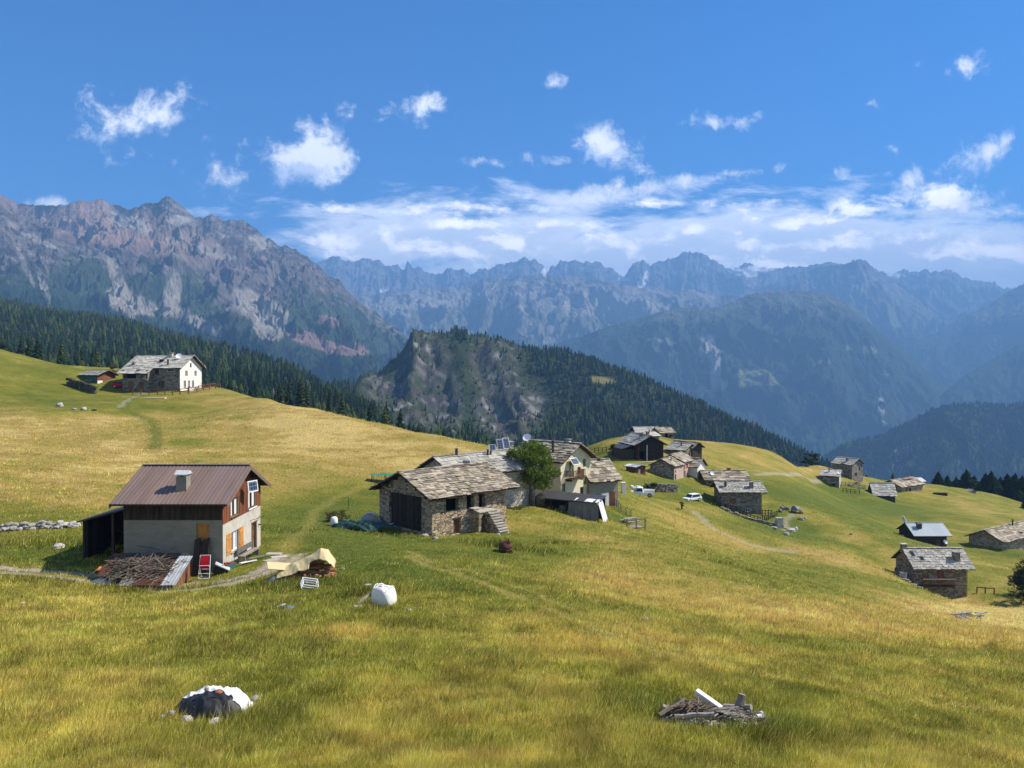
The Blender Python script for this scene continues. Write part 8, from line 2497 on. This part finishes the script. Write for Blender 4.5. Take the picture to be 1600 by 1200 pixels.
for i, (dx, dy, dz, s, m, lab) in enumerate(((-0.05, 0.42, 0.66, 0.10, ROCK, 'pale squared stone holding down the foreground sheets at the top'), (0.28, 0.36, 0.60, 0.09, BRICK, 'orange brick holding down the foreground sheets'), (-0.28, -0.24, 0.05, 0.20, ROCK, 'flat pale stone at the front edge of the foreground heap'), (0.42, -0.26, 0.04, 0.17, ROCK, 'pale stone at the front right of the foreground heap'),
                                              (-0.80, 0.05, 0.10, 0.10, ROCK, 'greyish stone at the left end of the foreground heap'), (-0.98, -0.05, 0.06, 0.07, WHITE_PAINT, 'small white stone at the far left of the foreground heap'), (0.95, 1.15, 0.1, 0.11, ROCK, 'stone at the back right of the foreground heap'))):
    q = MB(); q.stone((0, 0, 0), s, 900 + i, 0, 0.5 if i in (2, 3) else 0.75); o = q.build('stone', m); o.location = fp + np.array((dx, dy, dz + (0.10 if i in (2, 3, 4, 5) else 0.02))); tag(o, lab, 'stone')

# ------------------------------------------------------------------ old timber and stones in the foreground
dp = at(1115, 1132, 19.3) + np.array((0, 0, 0.07))
def log(name, label, a, b, r0, r1, m, seed, cat='log', sub=7):
    rg = np.random.default_rng(seed); q = MB(); a = np.array(a, float); b = np.array(b, float); t = rg.random(); n = 5
    prev = a
    for k in range(n):
        f = (k + 1) / n; c = a + (b - a) * f + (rg.normal(0, 0.012, 3) if k < n - 1 else 0)
        q.tube(prev, c, r0 + (r1 - r0) * (k / n), r0 + (r1 - r0) * f * rg.uniform(0.95, 1.05), sub, 0, t + 0.1 * rg.random())
        prev = c
    o = q.build(name, m); o.location = dp; return tag(o, label, cat)
log('tree_stump', 'split grey stump leaning upright at the right of the timber heap', (0.60, 0.12, -0.05), (0.80, 0.22, 0.62), 0.15, 0.10, WOOD_GREY, 1, 'stump', 8)
q = MB(); q.box(-0.42, 0.42, -0.09, 0.09, -0.07, 0.07); o = q.build('white_beam', WHITE_WALL); o.location = dp + np.array((0.02, 0.45, 0.33)); o.rotation_euler = (0, 0.42, -0.6); tag(o, 'white painted beam sloping out of the timber heap', 'beam')
log('log', 'thick pale log at the left end of the timber heap', (-1.28, 0.30, 0.22), (-0.72, 0.22, 0.16), 0.12, 0.11, WOOD_GREY, 2)
log('log', 'pale log lowest at the left end of the timber heap', (-1.38, 0.05, 0.06), (-0.85, 0.0, 0.05), 0.09, 0.08, WOOD_GREY, 3)
log('log', 'thin log lying along the front of the timber heap', (-0.15, -0.28, 0.10), (0.75, -0.22, 0.08), 0.05, 0.04, WOOD_GREY, 4)
log('log', 'dark log in the middle of the timber heap', (-0.35, 0.15, 0.20), (0.45, -0.12, 0.16), 0.10, 0.08, WOOD_DARK, 5)
rg_ = np.random.default_rng(61)
for i in range(9):
    x = -1.0 + 1.9 * i / 8 + rg_.normal(0, 0.06); y = rg_.uniform(-0.25, 0.3); a = rg_.normal(0.1, 0.5); l = rg_.uniform(0.25, 0.5); z = 0.12 + rg_.uniform(0, 0.16)
    o = log('log', 'weathered grey timber in the middle of the foreground heap', (x - l * math.cos(a), y - l * math.sin(a), z - 0.05), (x + l * math.cos(a), y + l * math.sin(a), z + rg_.uniform(-0.05, 0.12)), rg_.uniform(0.05, 0.10), rg_.uniform(0.04, 0.08), WOOD_GREY if i % 3 else DEADWOOD, 70 + i)
    o['group'] = 'weathered timbers of the foreground heap'
log('root', 'twisted grey root on top of the right part of the timber heap', (0.25, 0.10, 0.16), (0.62, -0.05, 0.34), 0.07, 0.03, WOOD_GREY, 7, 'root')
log('root', 'thick dark root lying across the middle of the timber heap', (-0.1, -0.15, 0.12), (0.35, 0.2, 0.30), 0.08, 0.05, WOOD_BROWN, 8, 'root')
log('log', 'grey split log behind the brushwood of the timber heap', (-0.9, 0.45, 0.16), (-0.2, 0.50, 0.28), 0.11, 0.09, WOOD_GREY, 9)
log('log', 'short grey log on the right behind the stump', (0.4, 0.35, 0.1), (1.05, 0.3, 0.12), 0.09, 0.07, WOOD_GREY, 10)
log('log', 'white barkless log sticking out at the right end of the timber heap', (0.85, -0.10, 0.03), (1.30, 0.08, 0.16), 0.06, 0.10, WHITE_WALL, 6)
heap_of_sticks('brushwood_heap', 'brown dead brushwood on the left part of the timber heap', dp + np.array((-0.45, 0.18, 0.12)), 150, (0.60, 0.40), 21, DEADWOOD, (0.25, 0.85), (0.006, 0.028), 0.2, 0, 'brushwood', 0.28)
heap_of_sticks('brushwood_heap', 'grey dead brushwood on the right part of the timber heap', dp + np.array((0.50, -0.05, 0.08)), 130, (0.60, 0.38), 22, WOOD_GREY, (0.25, 0.85), (0.006, 0.030), 0.1, 0, 'brushwood', 0.22)
rg_ = np.random.default_rng(45)
for i in range(11):
    x = -0.85 + 1.0 * i / 10 + rg_.normal(0, 0.05); y = -0.12 - 0.22 * i / 10 + rg_.normal(0, 0.05)
    q = MB(); q.stone((0, 0, 0), rg_.uniform(0.07, 0.13), 950 + i, 0, 0.75); o = q.build('stone', ROCK); o.location = dp + np.array((x, y, 0.08)); tag(o, 'pale stone in the row along the front of the timber heap', 'stone', 'stones along the front of the timber heap')
for i in range(4):
    x, y, l, a = ((0.62, -0.42, 0.5, 1.0), (0.82, -0.32, 0.45, 0.7), (0.95, -0.42, 0.4, 1.3), (0.35, -0.25, 0.6, 2.6))[i]
    plain('plank', 'pale splintered plank at the front right of the timber heap', 'plank', [(-l / 2, l / 2, -0.035, 0.035, 0, 0.03)], WHITE_WALL if i != 3 else WOOD_GREY, dp + np.array((x, y, 0.06 + 0.03 * i)), a, 'splintered planks of the timber heap', ry=0.25)
# ------------------------------------------------------------------ grass
def build_grass():
    rng = np.random.default_rng(77)
    N = 170000
    # even density over the picture: depth distribution ~ 1/Y^2
    u = rng.random(N)
    y0, y1 = 13.5, 150.0
    Y = 1.0 / (1.0 / y0 - u * (1.0 / y0 - 1.0 / y1))
    X = rng.uniform(-0.74, 0.74, N) * Y
    # taller weeds round the heaps
    ex, ey, eh = [], [], []
    for (px, py, Y0, rx, ry, n, h) in [(400, 1120, 19.5, 0.6, 0.5, 700, 0.42), (300, 1080, 20.6, 0.9, 0.25, 300, 0.3), (1015, 1098, 20.5, 0.6, 0.35, 600, 0.4), (1215, 1135, 19.0, 0.7, 0.35, 700, 0.42), (1120, 1150, 18.6, 1.2, 0.25, 500, 0.32), (1110, 1075, 21.0, 1.2, 0.2, 300, 0.3),
                                       (590, 935, 37, 0.9, 0.5, 500, 0.5), (470, 925, 41, 2.0, 0.6, 600, 0.4), (790, 866, 60, 1.5, 0.6, 400, 0.6), (250, 905, 44.3, 4.0, 0.5, 700, 0.35), (120, 860, 55, 5, 1.0, 500, 0.5), (430, 1040, 27, 1.5, 0.8, 700, 0.35)]:
        c = XY(px, Y0); g_ = rng.normal(0, 1, (n, 2))
        ex.append(c[0] + g_[:, 0] * rx); ey.append(c[1] + g_[:, 1] * ry); eh.append(np.full(n, h))
    for k in range(90):                                  # scattered clumps of ranker weeds
        yy_ = 1.0 / rng.uniform(1.0 / 70.0, 1.0 / 15.5); xx_ = rng.uniform(-0.7, 0.7) * yy_
        n = int(rng.uniform(25, 120)); rr = rng.uniform(0.12, 0.45) * (0.6 + yy_ / 40.0); g_ = rng.normal(0, 1, (n, 2))
        ex.append(xx_ + g_[:, 0] * rr * 1.4); ey.append(yy_ + g_[:, 1] * rr); eh.append(np.full(n, rng.uniform(0.2, 0.42)))
    nx = N
    X = np.r_[X, np.concatenate(ex)]; Y = np.r_[Y, np.concatenate(ey)]
    H = np.r_[np.zeros(nx), np.concatenate(eh)]
    Z = ground(X, Y)
    c, dd, bare = meadow_color(X, Y, Z)
    keep = rng.random(len(X)) > bare * 1.2
    for (cx, cy, ca, sa, hx, hy) in FOOT:
        lx = (X - cx) * ca + (Y - cy) * sa; ly = -(X - cx) * sa + (Y - cy) * ca
        keep &= ~((np.abs(lx) < hx) & (np.abs(ly) < hy))
    keep &= ~((np.abs(X + 22) < 2.4) & (Y > 44.8) & (Y < 48.2))
    keep &= ~((np.abs(X - dp[0]) < 1.35) & (np.abs(Y - dp[1] + 0.1) < 0.55))
    keep &= ~((np.abs(X - fp[0]) < 0.9) & (np.abs(Y - fp[1] + 0.35) < 0.3) & (rng.random(len(X)) < 0.75))
    keep &= ~(((X - fp[0]) / 0.95) ** 2 + ((Y - fp[1] - 0.62) / 0.72) ** 2 < 1)
    # height: bushier where damp, thin where dry, in patches
    hn = np.clip(0.5 + 0.9 * fbm(X / 3.2, Y / 2.2, 3, 111), 0, 1)
    tus = sstep(0.10, 0.55, fbm(X / 0.8, Y / 0.8, 2, 113)) * sstep(-0.2, 0.3, fbm(X / 9.0, Y / 9.0, 2, 115))
    h = np.where(H > 0, H * rng.uniform(0.6, 1.2, len(X)), (0.07 + 0.16 * hn + 0.10 * np.clip(dd, 0, 1) + 0.20 * tus) * rng.uniform(0.7, 1.3, len(X)))
    # short sward round the houses
    px, py = proj(X, Y, Z)
    short = np.zeros(len(X))
    for cx, cy, rx, ry in [(560, 840, 150, 36), (500, 780, 100, 30), (1060, 760, 60, 20), (430, 880, 60, 30), (250, 910, 130, 14)]:
        short = np.maximum(short, blob(px, py, cx, cy, rx, ry, 0, 0.4))
    h = h * np.where(H > 0, 1, 1 - 0.6 * short)
    X, Y, Z, c, dd, h, H = X[keep], Y[keep], Z[keep], c[keep], dd[keep], h[keep], H[keep]
    n = len(X)
    nb = np.clip((12 - Y / 9.0), 5, 10).astype(int)
    idx = np.repeat(np.arange(n), nb); m = len(idx)
    a = rng.uniform(0, 2 * np.pi, m); rad = (0.05 + 0.0022 * Y[idx]) * np.sqrt(rng.random(m)) * 1.6
    bx = X[idx] + rad * np.cos(a); by = Y[idx] + rad * np.sin(a)
    bz = Z[idx] - 0.02
    L = h[idx] * rng.uniform(0.55, 1.25, m)
    la = a + rng.normal(0, 0.9, m); lean = rng.uniform(0.1, 0.75, m) + 0.15
    wx = 0.18                                           # a steady breeze bends the tips
    tx = bx + L * lean * np.cos(la) * 0.7 + L * wx; ty = by + L * lean * np.sin(la) * 0.7; tz = bz + L * np.sqrt(np.clip(1 - (lean * 0.7) ** 2, 0.2, 1))
    w = np.maximum(0.006, 0.00042 * Y[idx]) * rng.uniform(0.7, 1.4, m)
    fa = rng.uniform(0, np.pi, m)
    dx, dy = np.cos(fa) * w, np.sin(fa) * w
    V = np.empty((m, 3, 3), np.float32)
    V[:, 0] = np.stack([bx - dx, by - dy, bz], 1); V[:, 1] = np.stack([bx + dx, by + dy, bz], 1); V[:, 2] = np.stack([tx, ty, tz], 1)
    tuft = (rng.uniform(0.72, 1.38, n) * (1 + 0.34 * pn(X / 1.1, Y / 1.1, 121) + 0.22 * pn(X / 3.1, Y / 2.3, 122)))[idx]
    tone = (2.3 * tuft * rng.uniform(0.75, 1.35, m))[:, None]
    straw = (rng.random(m) < 0.20 + 0.30 * np.clip(dd[idx], 0, 1))[:, None]
    cb = np.where(straw, 0.55 * C_STRAW + 0.45 * c[idx], c[idx]) * tone
    weed = (H[idx] > 0)[:, None]
    cb = np.where(weed & ~straw, (0.5 * C_LUSH + 0.5 * cb), cb)
    C = np.repeat(cb[:, None, :], 3, 1)
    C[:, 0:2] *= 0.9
    # small flower and seed heads on thin stalks
    k = rng.choice(n, 5200, replace=False, p=(1.0 / Y) / np.sum(1.0 / Y))
    fz = Z[k] + h[k] * rng.uniform(0.8, 1.3, len(k)); s_ = np.maximum(0.010, 0.00055 * Y[k]) * rng.uniform(0.7, 1.3, len(k))
    FV = np.empty((len(k) * 2, 3, 3), np.float32)
    for q_ in range(2):
        aa = rng.uniform(0, 6.28, len(k))
        for t_ in range(3):
            FV[q_::2, t_] = np.stack([X[k] + s_ * np.cos(aa + 2.1 * t_), Y[k] + s_ * np.sin(aa + 2.1 * t_) * 0.7, fz + s_ * (0.6 if t_ == 0 else -0.5)], 1)
    pal = np.array([(0.75, 0.74, 0.66), (0.70, 0.60, 0.34), (0.66, 0.52, 0.08), (0.50, 0.42, 0.24)])
    fc = np.repeat(pal[rng.choice(4, len(k), p=[0.25, 0.35, 0.1, 0.3])], 2, 0)
    V = np.concatenate([V, FV]); C = np.concatenate([C, np.repeat(fc[:, None, :], 3, 1)]); m = len(V)
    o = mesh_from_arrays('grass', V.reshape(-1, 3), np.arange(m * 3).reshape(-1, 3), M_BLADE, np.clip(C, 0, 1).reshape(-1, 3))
    tag(o, 'dry golden and green meadow grass in the foreground', None, None, 'stuff')
build_grass()
# ------------------------------------------------------------------ air
def build_haze():
    x0, x1, y0, y1, z0, z1 = -14000, 14000, -2500, 15500, -906.0, 1950.0
    v = np.array([(x0, y0, z0), (x1, y0, z0), (x1, y1, z0), (x0, y1, z0), (x0, y0, z1), (x1, y0, z1), (x1, y1, z1), (x0, y1, z1)])
    f = np.array([(0, 3, 2, 1), (4, 5, 6, 7), (0, 1, 5, 4), (1, 2, 6, 5), (2, 3, 7, 6), (3, 0, 4, 7)])
    m = bpy.data.materials.new("valley_air")
    m.use_nodes = True
    q = NT(m.node_tree)
    q.n.clear()
    out = q.new('ShaderNodeOutputMaterial')
    pv = q.new('ShaderNodeVolumePrincipled')
    pv.inputs['Color'].default_value = (0.25, 0.53, 1.0, 1)
    pv.inputs['Density'].default_value = HAZE_DENSITY
    pv.inputs['Anisotropy'].default_value = 0.05
    q.l.new(pv.outputs[0], out.inputs['Volume'])
    ob = mesh_from_arrays("haze", v, f, m)
    ob['kind'] = 'stuff'
    ob['label'] = 'thin blue summer haze over the valley'
HAZE_DENSITY = 1.35e-4
build_haze()
